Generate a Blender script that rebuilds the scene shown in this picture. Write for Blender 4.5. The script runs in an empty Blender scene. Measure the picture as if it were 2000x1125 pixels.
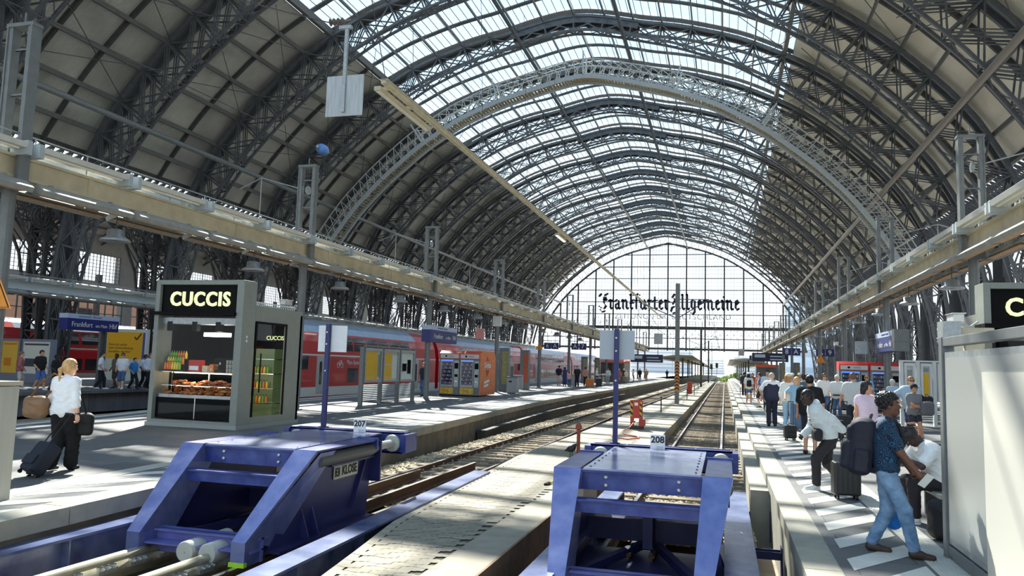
import bpy, bmesh, math, random
import numpy as np
from mathutils import Vector, Matrix, Euler
PI=math.pi
random.seed(7)
SC=bpy.context.scene
COL=SC.collection
def V(*a): return Vector(a)
# ---------------------------------------------------------------- mesh builder
class MB:
    def __init__(s): s.v=[];s.f=[];s.m=[]
    def add(s,vs,fs,mi=0):
        n=len(s.v); s.v.extend([tuple(v) for v in vs]); s.f.extend([tuple(i+n for i in f) for f in fs]); s.m.extend([mi]*len(fs)); return s
    def box(s,c,d,mi=0,rot=None):
        x,y,z=d[0]/2,d[1]/2,d[2]/2
        vs=[Vector((a,b,e)) for a in(-x,x) for b in(-y,y) for e in(-z,z)]
        if rot is not None:
            R=rot if isinstance(rot,Matrix) else Euler(rot).to_matrix()
            vs=[R@v for v in vs]
        c=Vector(c); vs=[v+c for v in vs]
        return s.add(vs,[(0,1,3,2),(4,6,7,5),(0,4,5,1),(2,3,7,6),(0,2,6,4),(1,5,7,3)],mi)
    def bb(s,x0,x1,y0,y1,z0,z1,mi=0):
        return s.box(((x0+x1)/2,(y0+y1)/2,(z0+z1)/2),(abs(x1-x0),abs(y1-y0),abs(z1-z0)),mi)
    def bar(s,p,q,w,h=None,up=(0,0,1),mi=0):
        h=h or w; p=Vector(p);q=Vector(q);d=(q-p)
        if d.length<1e-6:return s
        d.normalize();u=Vector(up)
        if abs(d.dot(u))>.98:u=Vector((1,0,0)) if abs(d.x)<.9 else Vector((0,1,0))
        a=d.cross(u).normalized();b=a.cross(d)
        a=a*w/2;b=b*h/2
        vs=[p-a-b,p+a-b,p+a+b,p-a+b,q-a-b,q+a-b,q+a+b,q-a+b]
        return s.add(vs,[(3,2,1,0),(4,5,6,7),(0,1,5,4),(1,2,6,5),(2,3,7,6),(3,0,4,7)],mi)
    def tube(s,pts,r,n=8,mi=0,cap=True,closed=False):
        pts=[Vector(p) for p in pts];N=len(pts)
        rs=r if isinstance(r,(list,tuple)) else [r]*N
        base=len(s.v);prev=None
        for i,p in enumerate(pts):
            if closed: d=pts[(i+1)%N]-pts[i-1]
            else: d=pts[min(i+1,N-1)]-pts[max(i-1,0)]
            if d.length<1e-9:d=Vector((0,0,1))
            d.normalize()
            if prev is None:
                u=Vector((0,0,1)) if abs(d.z)<.9 else Vector((1,0,0))
                a=d.cross(u).normalized()
            else:
                a=prev-d*prev.dot(d)
                a=a.normalized() if a.length>1e-6 else d.orthogonal().normalized()
            prev=a;b=d.cross(a)
            for k in range(n):
                t=2*PI*k/n
                s.v.append(tuple(p+(a*math.cos(t)+b*math.sin(t))*rs[i]))
        for i in range(N if closed else N-1):
            j=(i+1)%N
            for k in range(n):
                l=(k+1)%n
                s.f.append((base+i*n+k,base+i*n+l,base+j*n+l,base+j*n+k));s.m.append(mi)
        if cap and not closed:
            s.f.append(tuple(base+k for k in range(n))[::-1]);s.m.append(mi)
            s.f.append(tuple(base+(N-1)*n+k for k in range(n)));s.m.append(mi)
        return s
    def lathe(s,prof,c=(0,0,0),n=20,mi=0,axis='z',cap=True):
        base=len(s.v);c=Vector(c)
        for r,h in prof:
            for k in range(n):
                t=2*PI*k/n;x,y=r*math.cos(t),r*math.sin(t)
                p=(x,y,h) if axis=='z' else ((h,x,y) if axis=='x' else (y,h,x))
                s.v.append(tuple(c+Vector(p)))
        for i in range(len(prof)-1):
            for k in range(n):
                l=(k+1)%n
                s.f.append((base+i*n+k,base+i*n+l,base+(i+1)*n+l,base+(i+1)*n+k));s.m.append(mi)
        if cap:
            s.f.append(tuple(base+k for k in range(n))[::-1]);s.m.append(mi)
            b2=base+(len(prof)-1)*n
            s.f.append(tuple(b2+k for k in range(n)));s.m.append(mi)
        return s
    def prism(s,poly,vec,mi=0):
        n=len(poly);vec=Vector(vec);P=[Vector(p) for p in poly]
        return s.add(P+[p+vec for p in P],[tuple(range(n))[::-1],tuple(range(n,2*n))]+[(i,(i+1)%n,(i+1)%n+n,i+n) for i in range(n)],mi)
    def ell(s,c,r,n=12,m=8,mi=0,rot=None):
        vs=[];c=Vector(c)
        R=None if rot is None else (rot if isinstance(rot,Matrix) else Euler(rot).to_matrix())
        for i in range(1,m):
            ph=PI*i/m
            for k in range(n):
                t=2*PI*k/n
                p=Vector((r[0]*math.sin(ph)*math.cos(t),r[1]*math.sin(ph)*math.sin(t),r[2]*math.cos(ph)))
                vs.append(c+(R@p if R else p))
        for z in(1,-1):
            p=Vector((0,0,r[2]*z));vs.append(c+(R@p if R else p))
        fs=[]
        for i in range(m-2):
            for k in range(n):
                l=(k+1)%n;fs.append((i*n+k,(i+1)*n+k,(i+1)*n+l,i*n+l))
        T=len(vs)-2
        for k in range(n):
            l=(k+1)%n;fs.append((T,k,l));fs.append((T+1,(m-2)*n+l,(m-2)*n+k))
        return s.add(vs,fs,mi)
    def mesh(s,name,mats,smooth=False):
        me=bpy.data.meshes.new(name);me.from_pydata(s.v,[],s.f)
        mats=mats if isinstance(mats,(list,tuple)) else [mats]
        for m in mats:me.materials.append(m)
        if len(mats)>1:me.polygons.foreach_set('material_index',s.m)
        if smooth:
            me.polygons.foreach_set('use_smooth',[True]*len(me.polygons))
        me.update();return me
    def obj(s,name,mats,parent=None,smooth=False,loc=None,rot=None,bevel=0,auto=False):
        me=s.mesh(name,mats,smooth or auto)
        if auto:
            try: me.set_sharp_from_angle(angle=math.radians(40))
            except Exception: pass
        o=bpy.data.objects.new(name,me);COL.objects.link(o)
        if parent is not None:o.parent=parent
        if loc is not None:o.location=loc
        if rot is not None:o.rotation_euler=rot
        if bevel:
            b=o.modifiers.new('b','BEVEL');b.width=bevel;b.segments=2;b.limit_method='ANGLE';b.angle_limit=math.radians(50)
        return o
def tag(o,label=None,cat=None,group=None,kind=None):
    if label:o['label']=label
    if cat:o['category']=cat
    if group:o['group']=group
    if kind:o['kind']=kind
    return o
def empty(name,loc=(0,0,0),rz=0,label=None,cat=None,group=None,kind=None):
    o=bpy.data.objects.new(name,None);COL.objects.link(o);o.empty_display_size=.2
    o.location=loc;o.rotation_euler=(0,0,rz);return tag(o,label,cat,group,kind)
def copy_tree(o,parent=None):
    c=o.copy();COL.objects.link(c)
    if parent is not None:c.parent=parent
    for ch in list(o.children):copy_tree(ch,c)
    return c
# ---------------------------------------------------------------- materials
def srgb(r,g=None,b=None):
    if g is None:
        h=r.lstrip('#');r,g,b=[int(h[i:i+2],16) for i in(0,2,4)]
    f=lambda c:(c/255/12.92) if c/255<=.04045 else ((c/255+.055)/1.055)**2.4
    return (f(r),f(g),f(b),1)
_M={}
def mat(name,col=None,rough=.6,metal=0,var=0,scale=6,bump=0,bscale=40,spec=None,emit=None,estr=0,coat=0,stretch=None,dirt=None):
    """principled material with procedural noise variation, bump and optional dirt colour"""
    if name in _M:return _M[name]
    m=bpy.data.materials.new(name);m.use_nodes=True;nt=m.node_tree;N=nt.nodes;L=nt.links
    p=N['Principled BSDF'];p.inputs['Base Color'].default_value=col;p.inputs['Roughness'].default_value=rough;p.inputs['Metallic'].default_value=metal
    if spec is not None:p.inputs['Specular IOR Level'].default_value=spec
    if coat:p.inputs['Coat Weight'].default_value=coat
    if emit is not None:
        p.inputs['Emission Color'].default_value=emit;p.inputs['Emission Strength'].default_value=estr
    if var or bump or dirt:
        tc=N.new('ShaderNodeTexCoord');src=tc.outputs['Object']
        if stretch:
            mp=N.new('ShaderNodeMapping');mp.inputs['Scale'].default_value=stretch;L.new(src,mp.inputs['Vector']);src=mp.outputs['Vector']
        if var or dirt:
            nz=N.new('ShaderNodeTexNoise');nz.inputs['Scale'].default_value=scale;nz.inputs['Detail'].default_value=5;L.new(src,nz.inputs['Vector'])
            mx=N.new('ShaderNodeMix');mx.data_type='RGBA'
            cr=N.new('ShaderNodeMapRange');cr.inputs[1].default_value=.3;cr.inputs[2].default_value=.7
            L.new(nz.outputs['Fac'],cr.inputs[0]);L.new(cr.outputs[0],mx.inputs['Factor'])
            a=[max(0,c*(1-var)) for c in col[:3]]+[1]
            b=list(dirt) if dirt else [min(1,c*(1+var)) for c in col[:3]]+[1]
            mx.inputs['A'].default_value=a;mx.inputs['B'].default_value=b
            L.new(mx.outputs['Result'],p.inputs['Base Color'])
        if bump:
            nb=N.new('ShaderNodeTexNoise');nb.inputs['Scale'].default_value=bscale;nb.inputs['Detail'].default_value=3;L.new(src,nb.inputs['Vector'])
            bp=N.new('ShaderNodeBump');bp.inputs['Strength'].default_value=bump;bp.inputs['Distance'].default_value=.02
            L.new(nb.outputs['Fac'],bp.inputs['Height']);L.new(bp.outputs['Normal'],p.inputs['Normal'])
    _M[name]=m;return m
def glass(name,col=(1,1,1,1),gloss=.12,rough=.03,tint=None):
    if name in _M:return _M[name]
    m=bpy.data.materials.new(name);m.use_nodes=True;nt=m.node_tree;N=nt.nodes;L=nt.links
    N.remove(N['Principled BSDF']);out=N['Material Output']
    t=N.new('ShaderNodeBsdfTransparent');t.inputs['Color'].default_value=col
    g=N.new('ShaderNodeBsdfGlossy');g.inputs['Roughness'].default_value=rough;g.inputs['Color'].default_value=(.9,.95,1,1)
    lw=N.new('ShaderNodeLayerWeight');lw.inputs['Blend'].default_value=.5
    pw=N.new('ShaderNodeMath');pw.operation='POWER';pw.inputs[1].default_value=5;L.new(lw.outputs['Facing'],pw.inputs[0])
    mr=N.new('ShaderNodeMath');mr.operation='MULTIPLY_ADD';mr.inputs[1].default_value=.75;mr.inputs[2].default_value=gloss;mr.use_clamp=True
    L.new(pw.outputs[0],mr.inputs[0])
    mx=N.new('ShaderNodeMixShader');L.new(mr.outputs[0],mx.inputs[0]);L.new(t.outputs[0],mx.inputs[1]);L.new(g.outputs[0],mx.inputs[2]);L.new(mx.outputs[0],out.inputs[0])
    _M[name]=m;return m
STEEL=mat('steel_dark',srgb(70,70,70),.5,.0,var=.25,scale=3)
STEELB=mat('steel_bluegrey',srgb(84,88,92),.45,0,var=.2,scale=3)
GREY=mat('grey_paint',srgb(112,116,116),.42,.1,var=.1)
GALV=mat('galvanised',srgb(165,170,172),.4,.5,var=.15,scale=12)
CREAM=mat('cream_paint',srgb(198,188,160),.5,0,var=.14,scale=2.5)
WHITE=mat('white_paint',srgb(225,226,224),.45,0,var=.05)
BLACK=mat('black_paint',srgb(16,16,18),.4)
BLUE=mat('buffer_blue',srgb(38,50,122),.3,.15,var=.16,scale=5,dirt=srgb(70,86,148))
DBLUE=mat('sign_blue',srgb(22,30,92),.4)
RED=mat('train_red',srgb(190,28,34),.3,0,var=.08,coat=.3)
ORANGE=mat('vending_orange',srgb(226,120,60),.45,0,var=.1)
# ---------------------------------------------------------------- camera
Rw=((0.96381,0.0,0.0),)
F_,CX_,CY_,VPX,VPY,ROLL=1500.,1000.,562.5,1415.4,725.2,.030
HC=1.8
_d=np.array([VPX-CX_,VPY-CY_,F_]);_d/=np.linalg.norm(_d)
_n=np.cross(np.array([VPX-CX_,VPY-CY_,F_]),np.array([1,ROLL,0]));_n/=np.linalg.norm(_n)
if _n[1]>0:_n=-_n
_x=np.cross(_d,_n);_x/=np.linalg.norm(_x)
R_=np.array([_x,_d,_n])
cam=bpy.data.cameras.new('camera');camo=bpy.data.objects.new('camera',cam);COL.objects.link(camo)
cam.sensor_width=36;cam.lens=F_/2000*36;cam.clip_end=3000;cam.clip_start=.05
Mx=Matrix.Identity(4)
for i in range(3):
    Mx[i][0]=R_[i][0];Mx[i][1]=-R_[i][1];Mx[i][2]=-R_[i][2]
Mx[2][3]=HC
camo.matrix_world=Mx
SC.camera=camo
SC.view_settings.view_transform='Standard'
try: SC.view_settings.look='None'
except Exception: pass
SC.view_settings.gamma=1;SC.view_settings.use_curve_mapping=False
SC.view_settings.exposure=0.75
# ---------------------------------------------------------------- light
w=bpy.data.worlds.new('sky');SC.world=w;w.use_nodes=True
N=w.node_tree.nodes;L=w.node_tree.links
bg=N['Background'];bg.inputs['Strength'].default_value=1.12
tc=N.new('ShaderNodeTexCoord');sp=N.new('ShaderNodeSeparateXYZ');L.new(tc.outputs['Generated'],sp.inputs[0])
cr=N.new('ShaderNodeValToRGB');e=cr.color_ramp.elements
e[0].position=0.0;e[0].color=(.95,.98,1,1);e[1].position=1;e[1].color=(.34,.56,.92,1)
x=e.new(.12);x.color=(.84,.93,1,1);x=e.new(.35);x.color=(.6,.81,1,1)
L.new(sp.outputs['Z'],cr.inputs[0]);L.new(cr.outputs[0],bg.inputs['Color'])
sun=bpy.data.lights.new('sun','SUN');sun.energy=10.5;sun.angle=math.radians(.6);sun.color=(1,.95,.86)
suno=bpy.data.objects.new('sun',sun);COL.objects.link(suno)
suno.rotation_euler=Vector((.45,-1.0,-1.0)).to_track_quat('-Z','Y').to_euler()
suno.location=(0,0,60)
# ================================================================ HALL
AX=-11.2
_tab=[(0,27.5),(2.0,27.2),(3.85,26.75),(7.75,25.7),(11.6,24.15),(15.4,21.8),(18.9,18.9),(21.4,16.35),(22.2,15.35),(24.0,12.8),(25.3,10.45),(26.35,6.4),(26.8,3.0),(27.0,0.2)]
def _half(n=200):
    xs=np.array([a for a,b in _tab]);zs=np.array([b for a,b in _tab])
    t=np.concatenate([[0],np.cumsum(np.hypot(np.diff(xs),np.diff(zs)))])
    T=np.linspace(0,t[-1],n)
    x=np.interp(T,t,xs);z=np.interp(T,t,zs)
    k=np.ones(9)/9
    for _ in range(2):
        xp=np.concatenate([-x[1:5][::-1],x,np.repeat(x[-1],4)]);zp=np.concatenate([z[1:5][::-1],z,z[-1]-np.arange(1,5)*(z[-2]-z[-1])])
        x=np.convolve(xp,k,'valid');z=np.convolve(zp,k,'valid');x[0]=0
    return x,z
_hx,_hz=_half()
_hs=np.concatenate([[0],np.cumsum(np.hypot(np.diff(_hx),np.diff(_hz)))])
SMAX=_hs[-1]
def prof(s,off=0.):
    """signed arc length from the crown (+ right) -> (x,z) in world, pushed out by off"""
    a=abs(s);x=float(np.interp(a,_hs,_hx));z=float(np.interp(a,_hs,_hz))
    a0,a1=max(a-.4,0),min(a+.4,SMAX)
    tx=float(np.interp(a1,_hs,_hx)-np.interp(a0,_hs,_hx));tz=float(np.interp(a1,_hs,_hz)-np.interp(a0,_hs,_hz))
    l=math.hypot(tx,tz);nx,nz=-tz/l,tx/l
    if a<.3:nx,nz=nx*a/.3,nz
    sg=1 if s>=0 else -1
    return (AX+sg*(x+nx*off),z+nz*off)
PS=2.15                                     # purlin spacing along the arc
NP=13                                       # purlins each side of the crown down to the eaves
S_EAVE=NP*PS+1.7
S_SKY=7*PS+.45                              # edge of the glazed crown
BAY=9.35
ARCH_Y=[74.55+BAY*k for k in range(-9,9)]
GATE_Y=158.7
Y0,Y1=-14.0,GATE_Y
def depth(s):
    a=abs(s);return 1.1+1.1*min(1,max(0,a-5)/13) if a<27 else max(.7,2.2-(a-27)*.11)
def ro(s):return depth(min(abs(s),26))+.55
# ---- arches
def arch_meshes():
    oc,ic,la=MB(),MB(),MB()
    nn=int(SMAX/PS)
    ss=[k*PS for k in range(-nn,nn+1)]+[];ss=[-SMAX+.05]+ss+[SMAX-.05]
    P=lambda s,o,y:(prof(s,o)[0]-AX,y,prof(s,o)[1])
    hw=.42
    for i in range(len(ss)-1):
        a,b=ss[i],ss[i+1]
        for sub in range(2):
            c=a+(b-a)*sub/2;d=a+(b-a)*(sub+1)/2
            for y in(-hw,hw):
                up=(0,1,0)
                oc.bar(P(c,depth(c),y),P(d,depth(d),y),.26 if abs(c)>15 else .2,.22,up)
                ic.bar(P(c,0,y),P(d,0,y),.15,.16,up)
            oc.bar(P(c,depth(c)+.1,0),P(d,depth(d)+.1,0),.05,1.12 if abs(c)>15 else .6,(0,1,0))
        for y in(-hw,hw):
            da,db=depth(a),depth(b)
            la.bar(P(a,0,y),P(a,da,y),.1,.1,(0,1,0))
            la.bar(P(a,.05,y),P(b,db-.05,y),.075,.085,(0,1,0))
            la.bar(P(a,da-.05,y),P(b,.05,y),.075,.085,(0,1,0))
            if abs(a)>15:
                for q in(.22,-.22):la.bar(P(a+max(q,0),.05-min(q,0),y),P(b+min(q,0),db-.05-max(q,0),y),.05,.06,(0,1,0))
        # lacing between the two inner flanges, and gussets
        la.bar(P(a,0,-hw),P((a+b)/2,0,hw),.06,.05,(0,0,1));la.bar(P((a+b)/2,0,hw),P(b,0,-hw),.06,.05,(0,0,1))
        la.bar(P(a,0,-hw),P(a,0,hw),.09,.07,(0,0,1))
        la.bar(P(a,depth(a)*.5,-hw),P(a,depth(a),hw),.05,.05);la.bar(P(a,depth(a)*.5,hw),P(a,depth(a),-hw),.05,.05)
    # plated crown
    for y in(-hw,hw):
        for k in range(-6,6):
            a,b=k*.8,(k+1)*.8
            q=[P(a,.62,y-.02),P(b,.62,y-.02),P(b,1.08,y-.02),P(a,1.08,y-.02)]
            oc.prism(q,(0,.04,0));oc.bar(P(a,.62,y*1.06),P(a,1.08,y*1.06),.06,.06,(0,1,0))
        for k in range(-6,6):
            oc.bar(P(k*.8,.62,y),P((k+1)*.8,.62,y),.1,.1,(0,1,0))
    return oc.mesh('outer_chord',STEELB),ic.mesh('inner_chord',STEELB),la.mesh('lattice_web',STEELB)
_am=arch_meshes()
_ord=['first','second','third','fourth','fifth','sixth','seventh','eighth','ninth','tenth','eleventh','twelfth','thirteenth','fourteenth','fifteenth','sixteenth','seventeenth','eighteenth','nineteenth']
def link(me,name,parent=None,loc=None):
    o=bpy.data.objects.new(name,me);COL.objects.link(o)
    if parent is not None:o.parent=parent
    if loc is not None:o.location=loc
    return o
for i,y in enumerate(ARCH_Y):
    r=empty('roof_arch',(AX,y,0),0,'blue-grey steel lattice roof arch, %s counted from the far glass gable'%_ord[len(ARCH_Y)-1-i],'roof arch','steel arches of the train shed','structure')
    for me,nm in zip(_am,('outer_chord','inner_chord','lattice_web')):link(me,nm,r)
# ---- roof skin
PANEL=bpy.data.materials.new('roof_panel');PANEL.use_nodes=True
def _panel(PM,c0,c1):
    nt=PM.node_tree;N=nt.nodes;L=nt.links;p=N['Principled BSDF'];p.inputs['Roughness'].default_value=.55
    tc=N.new('ShaderNodeTexCoord');nz=N.new('ShaderNodeTexNoise');nz.inputs['Scale'].default_value=.35;nz.inputs['Detail'].default_value=6
    L.new(tc.outputs['Object'],nz.inputs['Vector'])
    r=N.new('ShaderNodeValToRGB');r.color_ramp.elements[0].color=c0;r.color_ramp.elements[1].color=c1;r.color_ramp.elements[0].position=.35;r.color_ramp.elements[1].position=.65
    L.new(nz.outputs['Fac'],r.inputs[0]);L.new(r.outputs[0],p.inputs['Base Color'])
    wv=N.new('ShaderNodeTexWave');wv.bands_direction='Y';wv.inputs['Scale'].default_value=3.2;wv.inputs['Distortion'].default_value=0
    L.new(tc.outputs['Object'],wv.inputs['Vector'])
    b=N.new('ShaderNodeBump');b.inputs['Strength'].default_value=.6;b.inputs['Distance'].default_value=.03;L.new(wv.outputs['Fac'],b.inputs['Height']);L.new(b.outputs['Normal'],p.inputs['Normal'])
PANEL_LIT=bpy.data.materials.new('roof_panel_lit');PANEL_LIT.use_nodes=True
_panel(PANEL,srgb(164,164,156),srgb(196,196,186));_panel(PANEL_LIT,srgb(236,228,204),srgb(248,242,222))  # right lining paler than the left: bounced light painted into its colour
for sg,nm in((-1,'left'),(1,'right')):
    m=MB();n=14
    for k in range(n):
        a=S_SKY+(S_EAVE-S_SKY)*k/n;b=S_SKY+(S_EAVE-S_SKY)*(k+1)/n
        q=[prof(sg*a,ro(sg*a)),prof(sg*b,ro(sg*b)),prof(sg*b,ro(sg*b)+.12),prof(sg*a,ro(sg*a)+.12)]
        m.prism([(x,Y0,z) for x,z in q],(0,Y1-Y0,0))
    tag(m.obj('ceiling',PANEL if sg<0 else PANEL_LIT),'%s corrugated metal roof lining on the %s of the train shed vault'%('grey' if sg<0 else 'bounce-light-tinted',nm),'ceiling',None,'structure')
# skylight: glazed strips between arches with glazing bars
GLZ=glass('skylight_glass',(.93,.97,.97,1),.08,.05)
gm,gb=MB(),MB()
ns=28
for y in [ARCH_Y[0]-BAY+BAY*k for k in range(len(ARCH_Y)+2)]:
    if y>Y1-.5:break
    for t in range(3):
        ya=y+BAY*t/3+ (.46 if t==0 else .26);yb=y+BAY*(t+1)/3-(.46 if t==2 else .26)
        if yb>Y1:yb=Y1
        for k in range(ns):
            a=-S_SKY+2*S_SKY*k/ns;b=-S_SKY+2*S_SKY*(k+1)/ns
            (xa,za),(xb,zb)=prof(a,ro(a)-.02),prof(b,ro(b)-.02)
            gm.add([(xa,ya,za),(xb,ya,zb),(xb,yb,zb),(xa,yb,za)],[(0,1,2,3)])
        nb=56
        for k in range(nb+1):
            a=-S_SKY+2*S_SKY*k/nb
            (xa,za)=prof(a,ro(a)-.05);gb.bar((xa,ya-.1,za),(xa,yb+.1,za),.04,.035)
gw=gm.obj('window_1',GLZ);tag(gw,'long glazed skylight along the crown of the train shed vault','skylight',None,'structure')
gb.obj('glazing_bar',STEELB,gw)
# gutters / solid bands between glass strips (rafters in the crown are wide channels)
def arc_mesh(s0,s1,doff,w,h,name,m,n=40):
    b=MB()
    for k in range(n):
        a=s0+(s1-s0)*k/n;c=s0+(s1-s0)*(k+1)/n
        (xa,za),(xc,zc)=prof(a,ro(a)+doff),prof(c,ro(c)+doff)
        b.bar((xa-AX,0,za),(xc-AX,0,zc),h,w,(0,1,0))
    return b.mesh(name,m)
RAFT=arc_mesh(-S_SKY,S_SKY,-.06,.42,.1,'rafter_channel',STEELB)
RAFA=arc_mesh(-S_SKY,S_SKY,.0,.7,.06,'arch_cover',STEELB)
RIBL=arc_mesh(-S_EAVE,-S_SKY,-.16,.16,.26,'rafter_left',STEEL,20)
RIBR=arc_mesh(S_SKY,S_EAVE,-.16,.16,.26,'rafter_right',STEEL,20)
for i in range(-1,len(ARCH_Y)):
    y=ARCH_Y[0]+BAY*i
    for t in(1,2):
        yy=y+BAY*t/3
        if yy<Y1-.3:
            r=empty('roof_rafter',(AX,yy,0),0,'curved roof rafter between two lattice arches','rafter','curved rafters between the roof arches','structure')
            link(RAFT,'crown_channel',r);link(RIBL,'lower_rib',r);link(RIBR,'lower_rib',r)
    if i>=0:
        o=link(RAFA,'roof_cover_strip',None,(AX,y,0));tag(o,'curved cover strip over a roof arch','roof strip','cover strips above the arches','structure')
# purlins
PURL=mat('purlin_grey',srgb(104,102,98),.5,0,var=.1)
for k in range(-NP,NP+1):
    x,z=prof(k*PS,ro(k*PS)-.42);m=MB()
    big=(abs(k)==7)
    m.bar((0,Y0,0),(0,Y1,0),.1 if not big else .28,(.2 if abs(k)<7 else .28) if not big else .5,(0,0,1))
    o=m.obj('roof_purlin',PURL,loc=(x,0,z));tag(o,'long straight roof purlin running the length of the vault','purlin','purlins of the vault','structure')
# diagonal wind bracing rods across panels
wb=MB()
for sg in(-1,1):
    for i in range(0,len(ARCH_Y)-1):
        for k in(8,10,12) if i%2==0 else (9,11):
            (xa,za),(xb,zb)=prof(sg*k*PS,ro(sg*k*PS)-.6),prof(sg*(k-2)*PS,-.6)
            ya,yb=ARCH_Y[i],ARCH_Y[i]+BAY
            wb.bar((xa,ya,za),(xb,yb,zb),.035);wb.bar((xb,ya,zb),(xa,yb,za),.035)
tag(wb.obj('wind_bracing',STEEL),'thin crossed bracing rods under the roof lining','bracing rods',None,'structure')
# ---- far gable
def gate():
    root=empty('window_2',(AX,GATE_Y,0),0,'huge arched glass gable closing the far end of the train shed','gable window',None,'structure')
    ch=MB()
    n=60
    S0=SMAX-6
    for off,w,h in((0,.3,.55),(1.7,.3,.4)):
        for k in range(n):
            a=-S0+2*S0*k/n;b=-S0+2*S0*(k+1)/n
            (xa,za),(xb,zb)=prof(a,off),prof(b,off)
            ch.bar((xa-AX,0,za),(xb-AX,0,zb),w,h,(0,1,0))
    for k in range(-24,25):
        a=k*S0/24;b=(k+1)*S0/24 if k<24 else a
        (xa,za),(xb,zb),(xc,zc)=prof(a,0),prof(a,1.7),prof(b,1.7)
        ch.bar((xa-AX,0,za),(xb-AX,0,zb),.09,.12,(0,1,0));ch.bar((xa-AX,0,za),(xc-AX,0,zc),.07,.1,(0,1,0))
    for sgn in(-1,1):
        ch.bar((sgn*4.2,-.1,26.4),(0,-.1,27.6),.2,1.2,(0,1,0))
    ch.obj('gable_arch',STEEL,root)
    inner=lambda x:float(np.interp(abs(x),_hx,_hz))
    xw=lambda z:float(np.interp(-z,-_hz[::1],_hx[::1]))
    ml=MB();mn=MB();tr=MB()
    zlo=5.6
    for k in range(-7,8):
        x=k*3.7
        if inner(x)>zlo:ml.bar((x,-.05,zlo),(x,-.05,inner(x)),.28,.32,(0,1,0))
    for k in range(-50,51):
        x=k*3.7/6
        if abs(x)<26.2 and k%6:
            mn.bar((x,0,zlo),(x,0,max(zlo,inner(x))),.05,.05,(0,1,0))
    z=zlo
    lv=[6.1,8.1,10.4,12.95,15.45,17.9,20.3,22.7,25.2]
    for z in lv:
        xx=xw(z);tr.bar((-xx,-.05,z),(xx,-.05,z),.14,.16,(0,0,1))
    for zc,h in((10.2,.62),(6.0,.4)):
        xx=xw(zc)+.2;tr.bar((-xx,-.2,zc),(xx,-.2,zc),.5,h,(0,0,1))
    z=zlo
    while z<27:
        z+=.82;xx=xw(z)
        mn.bar((-xx,0,z),(xx,0,z),.045,.045,(0,0,1))
    # gallery railing on the beam
    rl=MB()
    for zz in(11.0,11.5):rl.bar((-25,-.3,zz),(25,-.3,zz),.06)
    for k in range(-18,19):rl.bar((k*1.37,-.3,10.4),(k*1.37,-.3,11.55),.06)
    for k in range(-6,7):rl.bar((k*3.7,-.3,10.3),(k*3.7,-.3,12.0),.32,.3)
    for k in range(-18,18):
        x=k*1.37
        rl.bar((x,-.1,8.2),(x+1.37,-.1,9.8),.05);rl.bar((x+1.37,-.1,8.2),(x,-.1,9.8),.05)
    for nm,b in(('mullion',ml),('glazing_grid',mn),('transom',tr),('gallery_railing',rl)):b.obj(nm,STEEL,root)
    g=MB();N_=40
    pts=[(-xw(zlo),0,zlo)]
    top=[]
    for k in range(N_+1):
        s=-S0+2*S0*k/N_;xx,zz=prof(s,0)
        if zz>zlo:top.append((xx-AX,0.05,zz))
    g.add(top+[(t[0],.05,zlo) for t in top],[(i,i+1,len(top)+i+1,len(top)+i) for i in range(len(top)-1)])
    g.obj('glass',glass('gable_glass',(.97,.985,1,1),.05,.05),root)
gate()
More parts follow.
